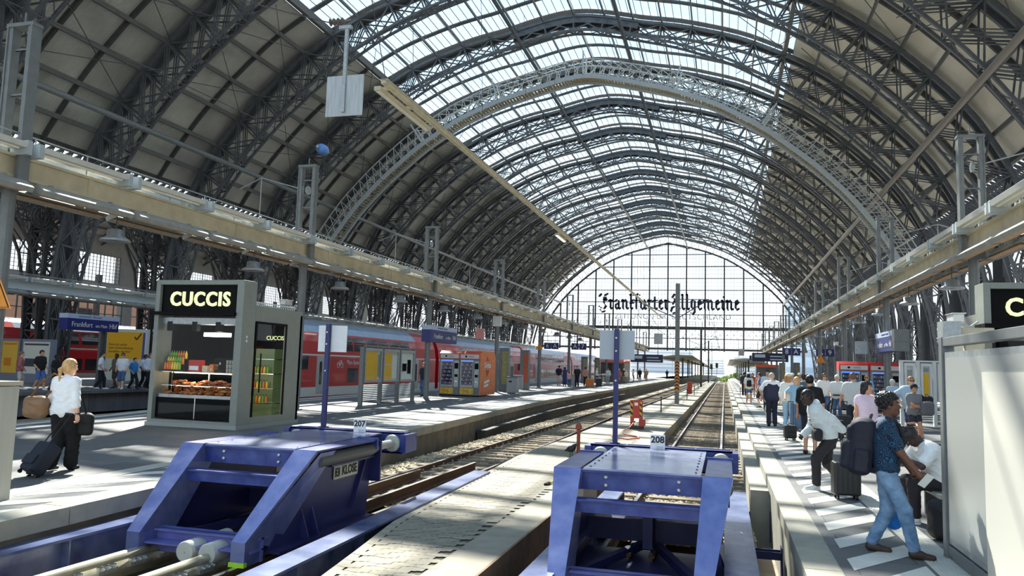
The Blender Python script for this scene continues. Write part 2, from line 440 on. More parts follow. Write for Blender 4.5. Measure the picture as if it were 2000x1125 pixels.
# ================================================================ GROUND, PLATFORMS, TRACKS
def lerp_tab(tab,y):
    return float(np.interp(y,[a for a,b in tab],[b for a,b in tab]))
LEDGE=[(-14,-7.0),(6.5,-7.27),(9,-7.42),(21,-8.1),(30,-8.65),(41,-9.1),(90,-9.0),(230,-8.8)]     # right edge of the left platform
LFAR=[(-14,-14.6),(5,-15.6),(15,-16.9),(21,-18.0),(31,-18.6),(49,-19.4),(85,-20.3),(230,-20.3)]  # its far edge
T7=[(3,-6.03),(9,-5.98),(15,-5.9),(40,-5.95),(60,-5.7),(92,-5.4),(160,-5.0),(400,-2.0)]
REDGE=.74
def granite(name,base,dark,tile=(1.2,.6),rough=.55,rot=0):
    m=bpy.data.materials.new(name);m.use_nodes=True;nt=m.node_tree;N=nt.nodes;L=nt.links;p=N['Principled BSDF'];p.inputs['Specular IOR Level'].default_value=.35
    tc=N.new('ShaderNodeTexCoord');mp=N.new('ShaderNodeMapping');mp.inputs['Rotation'].default_value=(0,0,rot);L.new(tc.outputs['Object'],mp.inputs['Vector'])
    br=N.new('ShaderNodeTexBrick');br.inputs['Scale'].default_value=1;br.inputs['Brick Width'].default_value=tile[0];br.inputs['Row Height'].default_value=tile[1];br.inputs['Mortar Size'].default_value=.006
    br.inputs['Color1'].default_value=base;br.inputs['Color2'].default_value=dark;br.inputs['Mortar'].default_value=[c*.45 for c in dark[:3]]+[1];br.inputs['Bias'].default_value=-.1
    L.new(mp.outputs['Vector'],br.inputs['Vector'])
    nz=N.new('ShaderNodeTexNoise');nz.inputs['Scale'].default_value=1.3;nz.inputs['Detail'].default_value=8;L.new(tc.outputs['Object'],nz.inputs['Vector'])
    mx=N.new('ShaderNodeMix');mx.data_type='RGBA';mx.blend_type='MULTIPLY';mx.inputs['Factor'].default_value=.55
    cr=N.new('ShaderNodeValToRGB');cr.color_ramp.elements[0].color=(.62,.62,.62,1);cr.color_ramp.elements[1].color=(1.1,1.1,1.08,1);cr.color_ramp.elements[0].position=.3;cr.color_ramp.elements[1].position=.7
    L.new(nz.outputs['Fac'],cr.inputs[0]);L.new(br.outputs['Color'],mx.inputs['A']);L.new(cr.outputs[0],mx.inputs['B']);L.new(mx.outputs['Result'],p.inputs['Base Color'])
    mr=N.new('ShaderNodeMapRange');mr.inputs[3].default_value=rough*.7;mr.inputs[4].default_value=rough*1.7;L.new(nz.outputs['Fac'],mr.inputs[0]);L.new(mr.outputs[0],p.inputs['Roughness'])
    bp=N.new('ShaderNodeBump');bp.inputs['Strength'].default_value=.25;bp.inputs['Distance'].default_value=.004;L.new(br.outputs['Fac'],bp.inputs['Height']);bp.invert=True;L.new(bp.outputs['Normal'],p.inputs['Normal'])
    return m
GRAN=granite('platform_granite',srgb(112,113,112),srgb(97,98,99))
GRANL=granite('wall_granite',srgb(112,114,118),srgb(100,102,106),(1.1,.42),.45)
CONC=mat('concrete_kerb',srgb(172,168,152),.8,0,var=.12,scale=3,bump=.25,bscale=60,dirt=srgb(142,140,128))
CONCD=mat('concrete_wall',srgb(132,124,108),.85,0,var=.2,scale=2.2,bump=.3,bscale=30,dirt=srgb(92,84,72))
WSLAB=mat('white_slab',srgb(222,222,214),.5,0,var=.06,scale=4,dirt=srgb(198,198,190))
TACT=mat('tactile_slab',srgb(196,194,184),.6,0,var=.08,scale=5)
SAND=mat('sandy_ground',srgb(168,154,130),.95,0,var=.2,scale=2,bump=.5,bscale=25,dirt=srgb(112,100,84))
# --- right platform
def hatch(m,x0,x1,y,skew,w,mi,z=.004):
    m.add([(x0,y,z),(x1,y+skew,z),(x1,y+skew+w,z),(x0,y+w,z)],[(0,1,2,3)],mi)
m=MB()
YF=232
m.bb(1.05,13.0,-14,YF,-1.3,0,0)
m.bb(REDGE,1.05,-14,YF,-1.3,.0,1)
y=3.0
k=0
while y<YF:                                            # kerb stones: a raised chamfered cap with joints
    m.bb(REDGE-.03,1.03,y+.006,y+1.19,-.16,.012,1);y+=1.2
y=4.2
while y<150:
    hatch(m,1.16,1.86,y,.92,.46,2);y+=.93
for q in range(9):
    m.bb(1.92+q*.035,1.936+q*.035,3,150,0,.007,3)
m.bb(1.9,2.22,3,150,-.01,.0025,3)
fl=m.obj('floor',[GRAN,CONC,WSLAB,TACT]);tag(fl,'dark granite platform on the right with white hatched edge and pale concrete kerb','platform',None,'structure')
# right platform wall ledge and cable duct
m=MB();m.bb(.42,.8,13.8,150,-1.1,-.17,0)
for k in range(40):m.bb(.72,.78,13.8+k*3.4,14.0+k*3.4,-.3,-.03,0)
tag(m.obj('trim_1',CONC),'concrete ledge along the foot of the right platform wall','ledge',None,'structure')
# --- left platform
def strip_poly(tabA,tabB,ys,z0,z1,m,mi=0,offA=0,offB=0):
    for a,b in zip(ys[:-1],ys[1:]):
        xa,xb=lerp_tab(tabA,a)+offA,lerp_tab(tabA,b)+offA;wa,wb=lerp_tab(tabB,a)+offB,lerp_tab(tabB,b)+offB
        m.add([(xa,a,z0),(wa,a,z0),(wb,b,z0),(xb,b,z0),(xa,a,z1),(wa,a,z1),(wb,b,z1),(xb,b,z1)],[(3,2,1,0),(4,5,6,7),(0,1,5,4),(1,2,6,5),(2,3,7,6),(3,0,4,7)],mi)
YS=[-14,5,6.5,9,12,15,18,21,25.5,30,35.5,41,49,61,70,85,90,120,160,YF]
m=MB()
strip_poly(LFAR,LEDGE,YS,-1.3,0,m,0,.3,-.36)
strip_poly(LEDGE,LEDGE,YS,-1.3,-.18,m,4,-.36,-.04)
strip_poly(LFAR,LFAR,YS,-1.3,.002,m,1,0,.3)
y=3.6
while y<YF-3:                                             # kerb stones
    y2=y+1.93
    strip_poly(LEDGE,LEDGE,[y+.008,y2-.008],-.2,.008,m,1,-.4,.0);y=y2
y=4.0
while y<150:
    e=lerp_tab(LEDGE,y)
    hatch(m,e-1.12,e-.42,y,.92,.46,2);y+=.93
for q in range(8):strip_poly(LEDGE,LEDGE,YS[1:-1],0,.006,m,3,-1.5+q*.035,-1.484+q*.035)
strip_poly(LEDGE,LEDGE,YS[1:-1],-.01,.0025,m,3,-1.52,-1.2)
strip_poly(LFAR,LFAR,YS[1:-1],-.01,.0035,m,2,.3,.55)
strip_poly(LFAR,LFAR,YS[1:-1],-.01,.0035,m,2,1.0,1.25)
fl=m.obj('floor',[GRAN,CONC,WSLAB,TACT,CONCD]);tag(fl,'wide dark granite platform on the left carrying the glass kiosk','platform',None,'structure')
# --- far left platform and the one beyond, concourse, low ground
m=MB();m.bb(-43.4,-29.2,3.4,YF,-1.3,-.14,0)
y=3.4
m.bb(-43.4,-28.9,3.4,YF,-.14,0,1)
while y<YF:
    m.bb(-29.22,-29.16,y,y+1.9,-1.2,-.16,0);y+=1.92
fl=m.obj('floor',[GRANL,GRAN]);tag(fl,'far left grey platform with a granite side wall','platform',None,'structure')
m=MB();m.bb(-80,20,-22,3.4,-.4,-.003,0)
tag(m.obj('floor',GRAN),'dark concourse floor in front of the track ends','floor',None,'structure')
m=MB();m.bb(-76,-49,3.4,YF,-.6,0,0);tag(m.obj('floor',GRAN),'outermost platform beside the brick wall','platform',None,'structure')
m=MB();m.bb(-30,1,3.4,165,-1.5,-1.04,0);m.bb(-50,-28,3.4,165,-1.5,-1.04,0)
tag(m.obj('floor',SAND),'sandy low ground under the tracks','ground',None,'structure')
OUT=mat('outdoor_ground',srgb(190,182,166),.95,0,var=.12,scale=.2)
m=MB();m.bb(-900,900,165,2500,-2,-.78,0);m.bb(-900,-80,-300,165,-2,-.9,0);m.bb(60,900,-300,165,-2,-.9,0)
tag(m.obj('floor',OUT),'pale open ground outside the train shed','ground',None,'structure')
# --- paved strip between the tracks
PAVE=mat('paver',srgb(158,150,128),.8,0,var=.14,scale=5,bump=.3,bscale=80,dirt=srgb(128,122,108))
PJ=mat('paver_joint',srgb(104,97,84),.95)
SL=[(4,-3.35),(6.9,-3.75),(9.6,-4.2),(13,-4.4),(17.4,-4.62),(22,-4.5),(60,-4.1),(160,-3.5)]
SR=[(4,-2.38),(11,-2.38),(17,-2.1),(23,-1.92),(160,-1.9)]
m=MB();ys=[4,6,8,9.6,11,13,15,17.4,20,23,30,45,60,100,160]
strip_poly(SL,SR,[a for a in ys if a<=23],-.9,-.305,m,1,.0,-.0)
strip_poly(SL,SR,[a for a in ys if a>=23],-.9,-.297,m,2)
strip_poly(SL,SL,[a for a in ys if a<=23],-.6,-.292,m,2,0,.12)
strip_poly(SR,SR,[a for a in ys if a<=23],-.9,-.292,m,2,-.52,0)
strip_poly(SR,SR,[4,6,8,9.6,11,13,15,17],-.8,-.285,m,3,-.0,.03)
def paver(cx,cy,a=.205,b=.098):
    # interlocking double-T stone, long axis across the strip
    w=a/2-.003;h=b/2-.0025;n=.022
    p=[(-w,-h+n),(-w*.62,-h+n),(-w*.42,-h),(w*.42,-h),(w*.62,-h+n),(w,-h+n),(w,h),(w*.62,h),(w*.42,h+n),(-w*.42,h+n),(-w*.62,h),(-w,h)]
    return [(cx+x,cy+y,0) for x,y in p]
y=4.0;r=0
while y<22.8:
    xl,xr=lerp_tab(SL,y)+.14,lerp_tab(SR,y)-.54
    x=xl+(-.131 if r%2 else 0)
    while x+.13<xr:
        p=paver(x+.13,y,.262,.125);zz=-.291+random.uniform(-.002,.002)
        m.add([(a,b,zz) for a,b,_ in p],[tuple(range(12))],0);x+=.262
    y+=.125;r+=1
PSLAB=mat('strip_slab',srgb(164,157,138),.85,0,var=.12,scale=4,dirt=srgb(138,132,116))
RUSTW=mat('rusty_edge',srgb(120,96,70),.85,0,var=.25,scale=4)
tag(m.obj('floor',[PAVE,PJ,PSLAB,RUSTW]),'paved strip of interlocking beige stones between the two buffer stops','paving',None,'structure')
# --- ballast
def ballast_mat():
    m=bpy.data.materials.new('ballast_stone');m.use_nodes=True;nt=m.node_tree;N=nt.nodes;L=nt.links;p=N['Principled BSDF'];p.inputs['Roughness'].default_value=.9
    tc=N.new('ShaderNodeTexCoord');vo=N.new('ShaderNodeTexVoronoi');vo.inputs['Scale'].default_value=17;L.new(tc.outputs['Object'],vo.inputs['Vector'])
    cr=N.new('ShaderNodeValToRGB');cr.color_ramp.elements[0].color=srgb(128,114,92);cr.color_ramp.elements[1].color=srgb(222,208,180)
    x=cr.color_ramp.elements.new(.5);x.color=srgb(176,160,132)
    L.new(vo.outputs['Color'],cr.inputs[0]);L.new(cr.outputs[0],p.inputs['Base Color'])
    b=N.new('ShaderNodeBump');b.inputs['Strength'].default_value=1;b.inputs['Distance'].default_value=.05;b.invert=True;L.new(vo.outputs['Distance'],b.inputs['Height']);L.new(b.outputs['Normal'],p.inputs['Normal'])
    return m
BAL=ballast_mat()
def ballast(tx,y0,y1,xl,xr,label):
    m=MB();rng=random.Random(3);ys=[];y=y0
    while y<y1:ys.append(y);y+=.07+max(0,(y-18))*.004
    nx=36
    for j,y in enumerate(ys):
        c=0
        for i in range(nx+1):
            x=tx(y)+xl+(xr-xl)*i/nx
            m.v.append((x,y,-.70+rng.uniform(-.028,.028)))
    for j in range(len(ys)-1):
        for i in range(nx):
            a=j*(nx+1)+i;m.f.append((a,a+1,a+nx+2,a+nx+1));m.m.append(0)
    # loose stones near the camera
    ico=[(0,0,1),(.9,0,.3),(.3,.85,.3),(-.7,.5,.3),(-.7,-.5,.3),(.3,-.85,.3),(.7,.5,-.4),(-.3,.85,-.4),(-.9,0,-.4),(-.3,-.85,-.4),(.7,-.5,-.4),(0,0,-1)]
    fs=[(0,1,2),(0,2,3),(0,3,4),(0,4,5),(0,5,1),(1,6,2),(2,7,3),(3,8,4),(4,9,5),(5,10,1),(6,7,2),(7,8,3),(8,9,4),(9,10,5),(10,6,1),(11,7,6),(11,8,7),(11,9,8),(11,10,9),(11,6,10)]
    for k in range(5200):
        y=y0+(rng.random()**1.8)*min(34,y1-y0);x=tx(y)+rng.uniform(xl,xr);s=rng.uniform(.018,.045);a=rng.uniform(0,6)
        ca,sa=math.cos(a),math.sin(a);q=[rng.uniform(.7,1.2) for _ in range(3)]
        m.add([(x+s*(ca*u*q[0]-sa*v*q[1]),y+s*(sa*u*q[0]+ca*v*q[1]),-.69+s*w*q[2]*.8) for u,v,w in ico],fs)
    o=m.obj('ballast',BAL);tag(o,label,'ballast',None,'stuff');return o
ballast(lambda y:-.82,11.6,164,-1.12,1.26,'loose stone ballast around the right-hand track')
ballast(lambda y:lerp_tab(T7,y),12.6,164,-1.9,1.25,'loose stone ballast around the left-hand track')
# --- tracks
RAILS=mat('rail_side',srgb(92,66,48),.7,.3,var=.2,scale=9)
RAILT=mat('rail_head',srgb(200,196,190),.22,.95,var=.08)
SLEEP=mat('sleeper_wood',srgb(108,96,80),.9,0,var=.25,scale=4,stretch=(1,9,9),bump=.4,bscale=20,dirt=srgb(146,132,112))
CLIP=mat('clip_steel',srgb(150,146,140),.45,.6,var=.2)
def rail_mesh(pts,z=-.55,sx=1):
    m=MB();N_=len(pts)
    pr=[(-.07,-.172),(.07,-.172),(.07,-.16),(.012,-.14),(.012,-.045),(.035,-.035),(.035,-.004),(-.035,-.004),(-.035,-.035),(-.012,-.045),(-.012,-.14),(-.07,-.16)]
    b=0
    for x,y in pts:
        for u,v in pr:m.v.append((x+u,y,z+v))
    n=len(pr)
    for i in range(N_-1):
        for k in range(n):
            l=(k+1)%n;m.f.append((i*n+k,i*n+l,(i+1)*n+l,(i+1)*n+k));m.m.append(0)
    m.f.append(tuple(range(n))[::-1]);m.m.append(0);m.f.append(tuple((N_-1)*n+k for k in range(n)));m.m.append(0)
    for i in range(N_-1):
        (x,y),(X,Y)=pts[i],pts[i+1]
        m.add([(x-.031,y,z),(x+.031,y,z),(X+.031,Y,z),(X-.031,Y,z)],[(0,1,2,3)],1)
    return m
def track(cx,y0,y1,label,sy):
    r=empty('railway_track',(0,0,0),0,label,'track')
    ys=[y0+i*2.5 for i in range(int((y1-y0)/2.5)+1)]
    for s in(-.72,.72):
        rail_mesh([(cx(y)+s,y) for y in ys]).obj('rail',[RAILS,RAILT],r)
    sm=MB();sm.box((0,0,0),(2.5,.25,.16));me=sm.mesh('sleeper',SLEEP)
    far=MB();y=sy;n=0;cl=MB()
    while y<y1:
        if n<100:
            o=link(me,'sleeper',r,(cx(y)+random.uniform(-.02,.02),y,-.735));o.rotation_euler=(0,0,random.uniform(-.006,.006))
        else: far.box((cx(y),y,-.735),(2.5,.25,.16))
        if y<60:
            for s in(-.72,.72):
                for e in(-.1,.1):
                    cl.box((cx(y)+s+e,y,-.675),(.07,.1,.03));cl.lathe([(.018,-.66),(.018,-.6),(.012,-.59)],(cx(y)+s+e,y,0),6)
        n+=1;y+=.65
    o=far.obj('sleeper',SLEEP,r);o['kind']='stuff'
    o=cl.obj('rail_fastening',CLIP,r);o['kind']='stuff'
    return r
track(lambda y:-.82,5.2,163,'right-hand railway track with bright rails running to the gable',12.2)
track(lambda y:lerp_tab(T7,y),5.2,163,'left-hand railway track with brown rails beside the kiosk platform',13.2)
m=MB();strip_poly(LEDGE,LEDGE,[26,30,35,41,55,70],-1.0,-.56,m,0,.05,.36);strip_poly(LEDGE,LEDGE,[26,30,35,41,55,70],-.56,-.5,m,0,.02,.4);tag(m.obj('cable_trough',mat('trough_dark',srgb(58,54,50),.8,0,var=.2)),'long dark cable trough at the foot of the left platform wall','cable trough')
# short inner rails behind the buffer on the left track
for s,y1 in((-.36,15.6),(.32,17.3)):
    rr=rail_mesh([(lerp_tab(T7,y)+s,y) for y in(9,12,y1)],-.47).obj('check_rail',[RAILS,RAILT])
    tag(rr,'short brown %s guard rail inside the left track behind the buffer stop'%('left' if s<0 else 'right'),'rail')
for s in(-.3,-.02,.62):
    rr=rail_mesh([(-.82+s,y) for y in(9.6,12,13.4 if s<.3 else 11.4)],-.42).obj('check_rail',[RAILS,RAILT])
    tag(rr,{-.3:'leftmost',-.02:'middle',.62:'rightmost'}[s]+' short pale guard rail seen through the front buffer stop','rail')
# ================================================================ SIDES OF THE TRAIN SHED
XL,XR=AX-28.2,AX+28.2
DARKW=mat('dark_cladding',srgb(58,60,64),.7,0,var=.15,scale=1.2)
BRICK=bpy.data.materials.new('sandstone_brick');BRICK.use_nodes=True
def _brk():
    nt=BRICK.node_tree;N=nt.nodes;L=nt.links;p=N['Principled BSDF'];p.inputs['Roughness'].default_value=.85
    tc=N.new('ShaderNodeTexCoord');mp=N.new('ShaderNodeMapping');mp.inputs['Rotation'].default_value=(PI/2,0,PI/2);L.new(tc.outputs['Object'],mp.inputs['Vector'])
    br=N.new('ShaderNodeTexBrick');br.inputs['Scale'].default_value=1;br.inputs['Brick Width'].default_value=.9;br.inputs['Row Height'].default_value=.35;br.inputs['Mortar Size'].default_value=.012
    br.inputs['Color1'].default_value=srgb(176,140,116);br.inputs['Color2'].default_value=srgb(158,122,100);br.inputs['Mortar'].default_value=srgb(128,104,90)
    L.new(mp.outputs['Vector'],br.inputs['Vector']);L.new(br.outputs['Color'],p.inputs['Base Color'])
_brk()
# piers: lattice columns with flaring struts
def pier_mesh(sg):
    """pier standing on the valley line; local x grows towards the main vault"""
    col,st=MB(),MB()
    for x in(-.55,.55):
        for y in(-.55,.55):
            col.bar((x,y,0),(x,y,10.6),.2,.2)
    for z0 in range(0,10):
        for f in(-.55,.55):
            col.bar((-.55,f,z0),(.55,f,z0+1),.07,.06);col.bar((.55,f,z0),(-.55,f,z0+1),.07,.06)
            col.bar((f,-.55,z0),(f,.55,z0+1),.07,.06);col.bar((f,.55,z0),(f,-.55,z0+1),.07,.06)
        col.bb(-.6,.6,-.6,.6,z0-.05,z0+.05)
    col.bb(-.95,.95,-.95,.95,-.2,.55);col.bb(-.8,.8,-.8,.8,.55,.8)
    # flaring struts along the platform (longitudinal) and across
    for s in(-1,1):
        for x in(-.5,.5):
            pts=[(x,s*.55,2.2),(x,s*.75,5.0),(x,s*1.35,7.6),(x,s*2.5,9.6),(x,s*4.1,10.7)]
            for a,b in zip(pts[:-1],pts[1:]):st.bar(a,b,.13,.13)
            for i in range(1,5):
                a,b=pts[i],(x,s*.55,pts[i][2]);st.bar(a,b,.07,.07)
                st.bar(pts[i-1],b,.06,.06)
                st.bar((x,s*.55,pts[i-1][2]),pts[i],.06,.06)
        pts=[(s*.55,0,4.5),(s*1.3,0,7.0),(s*2.4,0,9.2)]
    return col.mesh('lattice_column',STEEL),st.mesh('flaring_strut',STEEL)
pc,ps=pier_mesh(1)
# valley girder with open ironwork between the piers
def valley_mesh(full=True):
    m=MB();L=BAY/2
    for x in(-.7,.7):
        m.bar((x,-L,10.9),(x,L,10.9),.2,.22);m.bar((x,-L,12.1),(x,L,12.1),.16,.2)
        n=8
        for k in range(n):
            a=-L+BAY*k/n;b=-L+BAY*(k+1)/n
            m.bar((x,a,10.9),(x,b,12.1),.06,.06);m.bar((x,b,10.9),(x,a,12.1),.06,.06);m.bar((x,a,10.9),(x,a,12.1),.07)
        if not full:continue
        # arched lower flange with radial bars
        P=[]
        for k in range(15):
            t=-1+2*k/14;P.append((x,t*(L-.5),10.8-2.6*abs(t)**2.4))
        for a,b in zip(P[:-1],P[1:]):m.bar(a,b,.1,.12)
        for k,p in enumerate(P):
            m.bar(p,(x,p[1],10.8),.05,.05)
            if k<14:m.bar(p,(x,P[k+1][1],10.8),.045);m.bar(P[k+1],(x,p[1],10.8),.045)
    for s in(-1,1) if full else ():                      # ornamental rings in the haunches
        for r in(.75,.55,.3):
            m.tube([(.75,s*(L-1.15)+r*math.cos(2*PI*k/16),9.75+r*math.sin(2*PI*k/16)) for k in range(16)],.05,5,0,False,True)
        for k in range(8):
            a=2*PI*k/8;m.bar((.75,s*(L-1.15)+.3*math.cos(a),9.75+.3*math.sin(a)),(.75,s*(L-1.15)+.75*math.cos(a),9.75+.75*math.sin(a)),.04)
    return m.mesh('valley_girder',STEEL)
vg=valley_mesh();vgr=valley_mesh(False)
def medal():
    m=MB()
    for r,t in((1.0,.14),(.62,.08)):
        m.tube([(0,r*math.cos(2*PI*k/24),r*math.sin(2*PI*k/24)) for k in range(24)],t,6,0,False,True)
    for k in range(16):
        a=2*PI*k/16;m.bar((0,.1*math.cos(a),.1*math.sin(a)),(0,.98*math.cos(a),.98*math.sin(a)),.07)
    for k in range(12):
        a=2*PI*k/12;m.tube([(0,.8*math.cos(a)+.14*math.cos(q*PI/4),.8*math.sin(a)+.14*math.sin(q*PI/4)) for q in range(8)],.035,5,0,False,True)
    m.lathe([(.3,-.08),(.3,.08)],(0,0,0),12,0,'x')
    return m.mesh('medallion',STEEL)
md=medal()
PIER_Y=ARCH_Y[1:]
for i,y in enumerate(PIER_Y):
    w=_ord[len(PIER_Y)-1-i]
    for X,sd,oth in((XL-.6,'left','left row of piers'),(XR+.6,'right','right row of piers')):
        if sd=='left':
         r=empty('iron_pier',(X,y,0),0,'dark iron lattice pier in the %s row, %s from the far gable'%(sd,w),'pier','iron piers on the %s'%sd,'structure')
         link(pc,'lattice_column',r);link(ps,'flaring_strut',r)
        g=link(vg if sd=='left' else vgr,'valley_girder',None,(X,y+BAY/2,0));tag(g,'open ironwork girder between two piers on the %s'%sd,'girder','ironwork girders on the %s'%sd,'structure')
        s=1 if sd=='left' else -1
        g=link(md,'iron_medallion',None,(X+s*1.5,y,10.6));tag(g,'round dark ornamental iron medallion at an arch foot on the %s'%sd,'ornament','iron medallions on the %s'%sd,'structure')
# eave girders: dense ironwork filling the gap below the roof edge
def eave_mesh(sg):
    m=MB();L=BAY/2;xe,ze=prof(-(S_EAVE-.2),ro(S_EAVE));xb,zb=-.9,11.9
    dx=(xe-(XL-.6))
    A=lambda t,u:((dx*(1-u)+xb*u)*sg,t,ze*(1-u)+zb*u)
    for u,w in((0,.3),(.5,.1),(1,.24)):m.bar(A(-L,u),A(L,u),w,w)
    n=14
    for k in range(n):
        a=-L+BAY*k/n;b=-L+BAY*(k+1)/n
        m.bar(A(a,0),A(b,.5),.07);m.bar(A(b,0),A(a,.5),.07);m.bar(A(a,.5),A(b,1),.07);m.bar(A(b,.5),A(a,1),.07);m.bar(A(a,0),A(a,1),.09)
    for s in(-1,1):
        for q in range(3):
            t0=s*(L-.7-q*1.0);r=.55-.1*q
            m.tube([tuple(Vector(A(t0,.55))+Vector((0,r*math.cos(2*PI*k/14),r*math.sin(2*PI*k/14)))) for k in range(14)],.06,5,0,False,True)
    return m.mesh('eave_girder',STEEL)
eL,eR=eave_mesh(1),eave_mesh(-1)
for y in PIER_Y:
    for X,me,sd in((XL-.6,eL,'left'),(XR+.6,eR,'right')):
        g=link(me,'eave_girder',None,(X,y+BAY/2,0));tag(g,'dense dark ironwork strip under the %s roof edge'%sd,'girder','eave ironwork on the %s'%sd,'structure')
m=MB();m.bb(XL-2.2,XL-.9,Y0,Y1,11.7,11.95);tag(m.obj('trim_2',STEEL),'long valley gutter above the left piers','gutter',None,'structure')
m=MB();m.bb(XR+.9,XR+2.2,Y0,Y1,11.7,11.95);m.bb(XR+1.6,XR+1.7,Y0,Y1,11.9,15.2);tag(m.obj('trim_3',STEEL),'long valley gutter above the right piers with an added light-blocking panel','gutter',None,'structure')  # upright panel behind the eave is added to block light
# --- left side hall: lower vault, glazed outer wall and brick lower wall
def side_roof():
    m=MB();n=22;X0=XL-1.5;W=31.
    pts=[]
    for k in range(n+1):
        t=k/n;a=PI*t
        pts.append((X0-W*t,11.2+4.6*t+4.6*math.sin(a)**.8))
    for k in range(n):
        if 5<=k<15:continue
        (xa,za),(xb,zb)=pts[k],pts[k+1]
        m.add([(xa,Y0,za),(xb,Y0,zb),(xb,Y1,zb),(xa,Y1,za),(xa,Y0,za+.12),(xb,Y0,zb+.12),(xb,Y1,zb+.12),(xa,Y1,za+.12)],[(0,1,2,3),(7,6,5,4),(0,4,5,1),(2,6,7,3),(1,5,6,2),(0,3,7,4)])
    o=m.obj('ceiling',PANEL);tag(o,'grey roof lining of the lower hall on the far left','ceiling',None,'structure')
    g=MB()
    for k in range(5,15):
        (xa,za),(xb,zb)=pts[k],pts[k+1];g.add([(xa,Y0,za),(xb,Y0,zb),(xb,Y1,zb),(xa,Y1,za)],[(0,1,2,3)])
    tag(g.obj('window_2',glass('added_side_skylight',(.9,.95,.95,1),.08,.1)),'added skylight brightening the lower hall on the far left','skylight',None,'structure')  # glazed band added to let light into this hall
    rb=MB()
    for k in range(n):
        (xa,za),(xb,zb)=pts[k],pts[k+1]
        for of in(-.25,-1.15):rb.bar((xa-X0,0,za+of),(xb-X0,0,zb+of),.22,.18,(0,1,0))
        rb.bar((xa-X0,0,za-.25),(xb-X0,0,zb-1.15),.07);rb.bar((xa-X0,0,za-1.15),(xb-X0,0,zb-.25),.07)
    rb.bar((0,0,11),(0,0,.2),.3);rb.bar((-W,0,11),(-W,0,.2),.5)
    me=rb.mesh('side_hall_arch',STEEL)
    for y in PIER_Y:
        o=link(me,'side_hall_arch',None,(X0,y,0));tag(o,'dark lattice arch of the lower hall on the far left','arch','arches of the left side hall','structure')
    for k in range(1,n,2):
        m=MB();m.bar((pts[k][0],Y0,pts[k][1]-.2),(pts[k][0],Y1,pts[k][1]-.2),.12,.2);o=m.obj('roof_purlin',STEEL);tag(o,'straight purlin under the lower left hall roof','purlin','purlins of the left side hall','structure')
side_roof()
XW=XL-1.5-31.
WALLG=mat('side_wall_grey',srgb(128,126,120),.8,0,var=.1,scale=1)
m=MB();m.bb(XW-.8,XW,Y0,Y1,-1,1.2,0);m.bb(XW-.9,XW+.2,Y0,Y1,8.4,10.2,1);m.bb(XW-.8,XW+.0,Y0,Y1,13.5,16.5,1)
WB=[PIER_Y[0]-BAY*1.5+BAY*k for k in range(19)]
for y in WB:
    if y>Y1-2:break
    m.bb(XW-.8,XW+.1,y-1.5,y+1.5,10.2,13.5,1);m.bb(XW-.8,XW+.25,y-.7,y+.7,1.2,8.4,1)
tag(m.obj('wall_left',[BRICK,WALLG]),'grey outer wall of the left hall with tall openings','wall',None,'structure')
i=2
for y in WB:
    if y>Y1-8:break
    i+=1;m=MB();z0,z1=10.2,13.5;ya,yb=y+1.5,y+BAY-1.5
    for k in range(13):m.bar((XW,ya+(yb-ya)*k/12,z0),(XW,ya+(yb-ya)*k/12,z1),.14 if k%6==0 else .05,.06)
    for k in range(9):m.bar((XW,ya,z0+(z1-z0)*k/8),(XW,yb,z0+(z1-z0)*k/8),.05)
    for k in range(7):m.bar((XW,y+.7+(BAY-1.4)*k/6,1.2),(XW,y+.7+(BAY-1.4)*k/6,8.4),.12)
    for z in(2.8,4.4,6.4):m.bar((XW,y+.7,z),(XW,y+BAY-.7,z),.1)
    o=m.obj('window_%d'%i,STEEL);tag(o,None,None,None,'structure')
    g=MB();g.add([(XW-.05,ya,z0),(XW-.05,yb,z0),(XW-.05,yb,z1),(XW-.05,ya,z1)],[(0,1,2,3)]);g.obj('glass',glass('side_glass',(.9,.93,.95,1),.08,.2),o)
# brown building seen through the openings
m=MB()
m.bb(XW-22,XW-9,Y0,Y1,-1,9.6,0)
for k in range(24):
    for z in(1.5,5.2):m.bb(XW-9.02,XW-8.95,Y0+4+k*7,Y0+6.2+k*7,z,z+2.3,1)
o=m.obj('sandstone_building',[BRICK,mat('dark_window',srgb(40,42,46),.2)]);tag(o,'reddish sandstone building beyond the left hall openings','building')
# --- right side: dark piers, screen wall and legs
m=MB()
m.bb(XR-.1,XR+.25,Y0,Y1,-.2,3.3,0)
for y in PIER_Y:
    m.bb(XR-.1,XR+.45,y-1.6,y+1.6,0,8.2,0);m.bb(XR,XR+.4,y-.95,y+.95,8.2,11.5,0)
tag(m.obj('wall_right',DARKW),'dark clad wall and piers along the right of the train shed','wall',None,'structure')
def fan_mesh():
    m=MB()
    for s in(-1,1):
        for x in(0,):
            P=[(x,s*1.35,3.3),(x,s*1.5,5.5),(x,s*2.0,7.4),(x,s*3.0,9.2),(x,s*4.5,10.6)]
            Q=[(x,s*2.0,3.3),(x,s*2.3,5.5),(x,s*2.9,7.4),(x,s*3.8,9.0),(x,s*4.67,9.8)]
            for a,b in zip(P[:-1],P[1:]):m.bar(a,b,.14,.14)
            for a,b in zip(Q[:-1],Q[1:]):m.bar(a,b,.12,.12)
            for a,b in zip(P,Q):m.bar(a,b,.07)
            for k in range(4):m.bar(P[k],Q[k+1],.06);m.bar(Q[k],P[k+1],.06)
    return m.mesh('fan_bracket',STEEL)
fm=fan_mesh()
for y in PIER_Y:
    o=link(fm,'fan_bracket',None,(XR+.4,y,0));tag(o,'curved iron fan bracket springing from a right-hand pier','bracket','iron fan brackets on the right','structure')
GREENB=mat('green_banner',srgb(40,140,50),.6)
m=MB();m.box((0,0,0),(.06,2.6,2.4));o=m.obj('hanging_banner',GREENB,loc=(XR-.6,35.2,6.9));tag(o,'bright green banner hanging high between the right piers','banner')
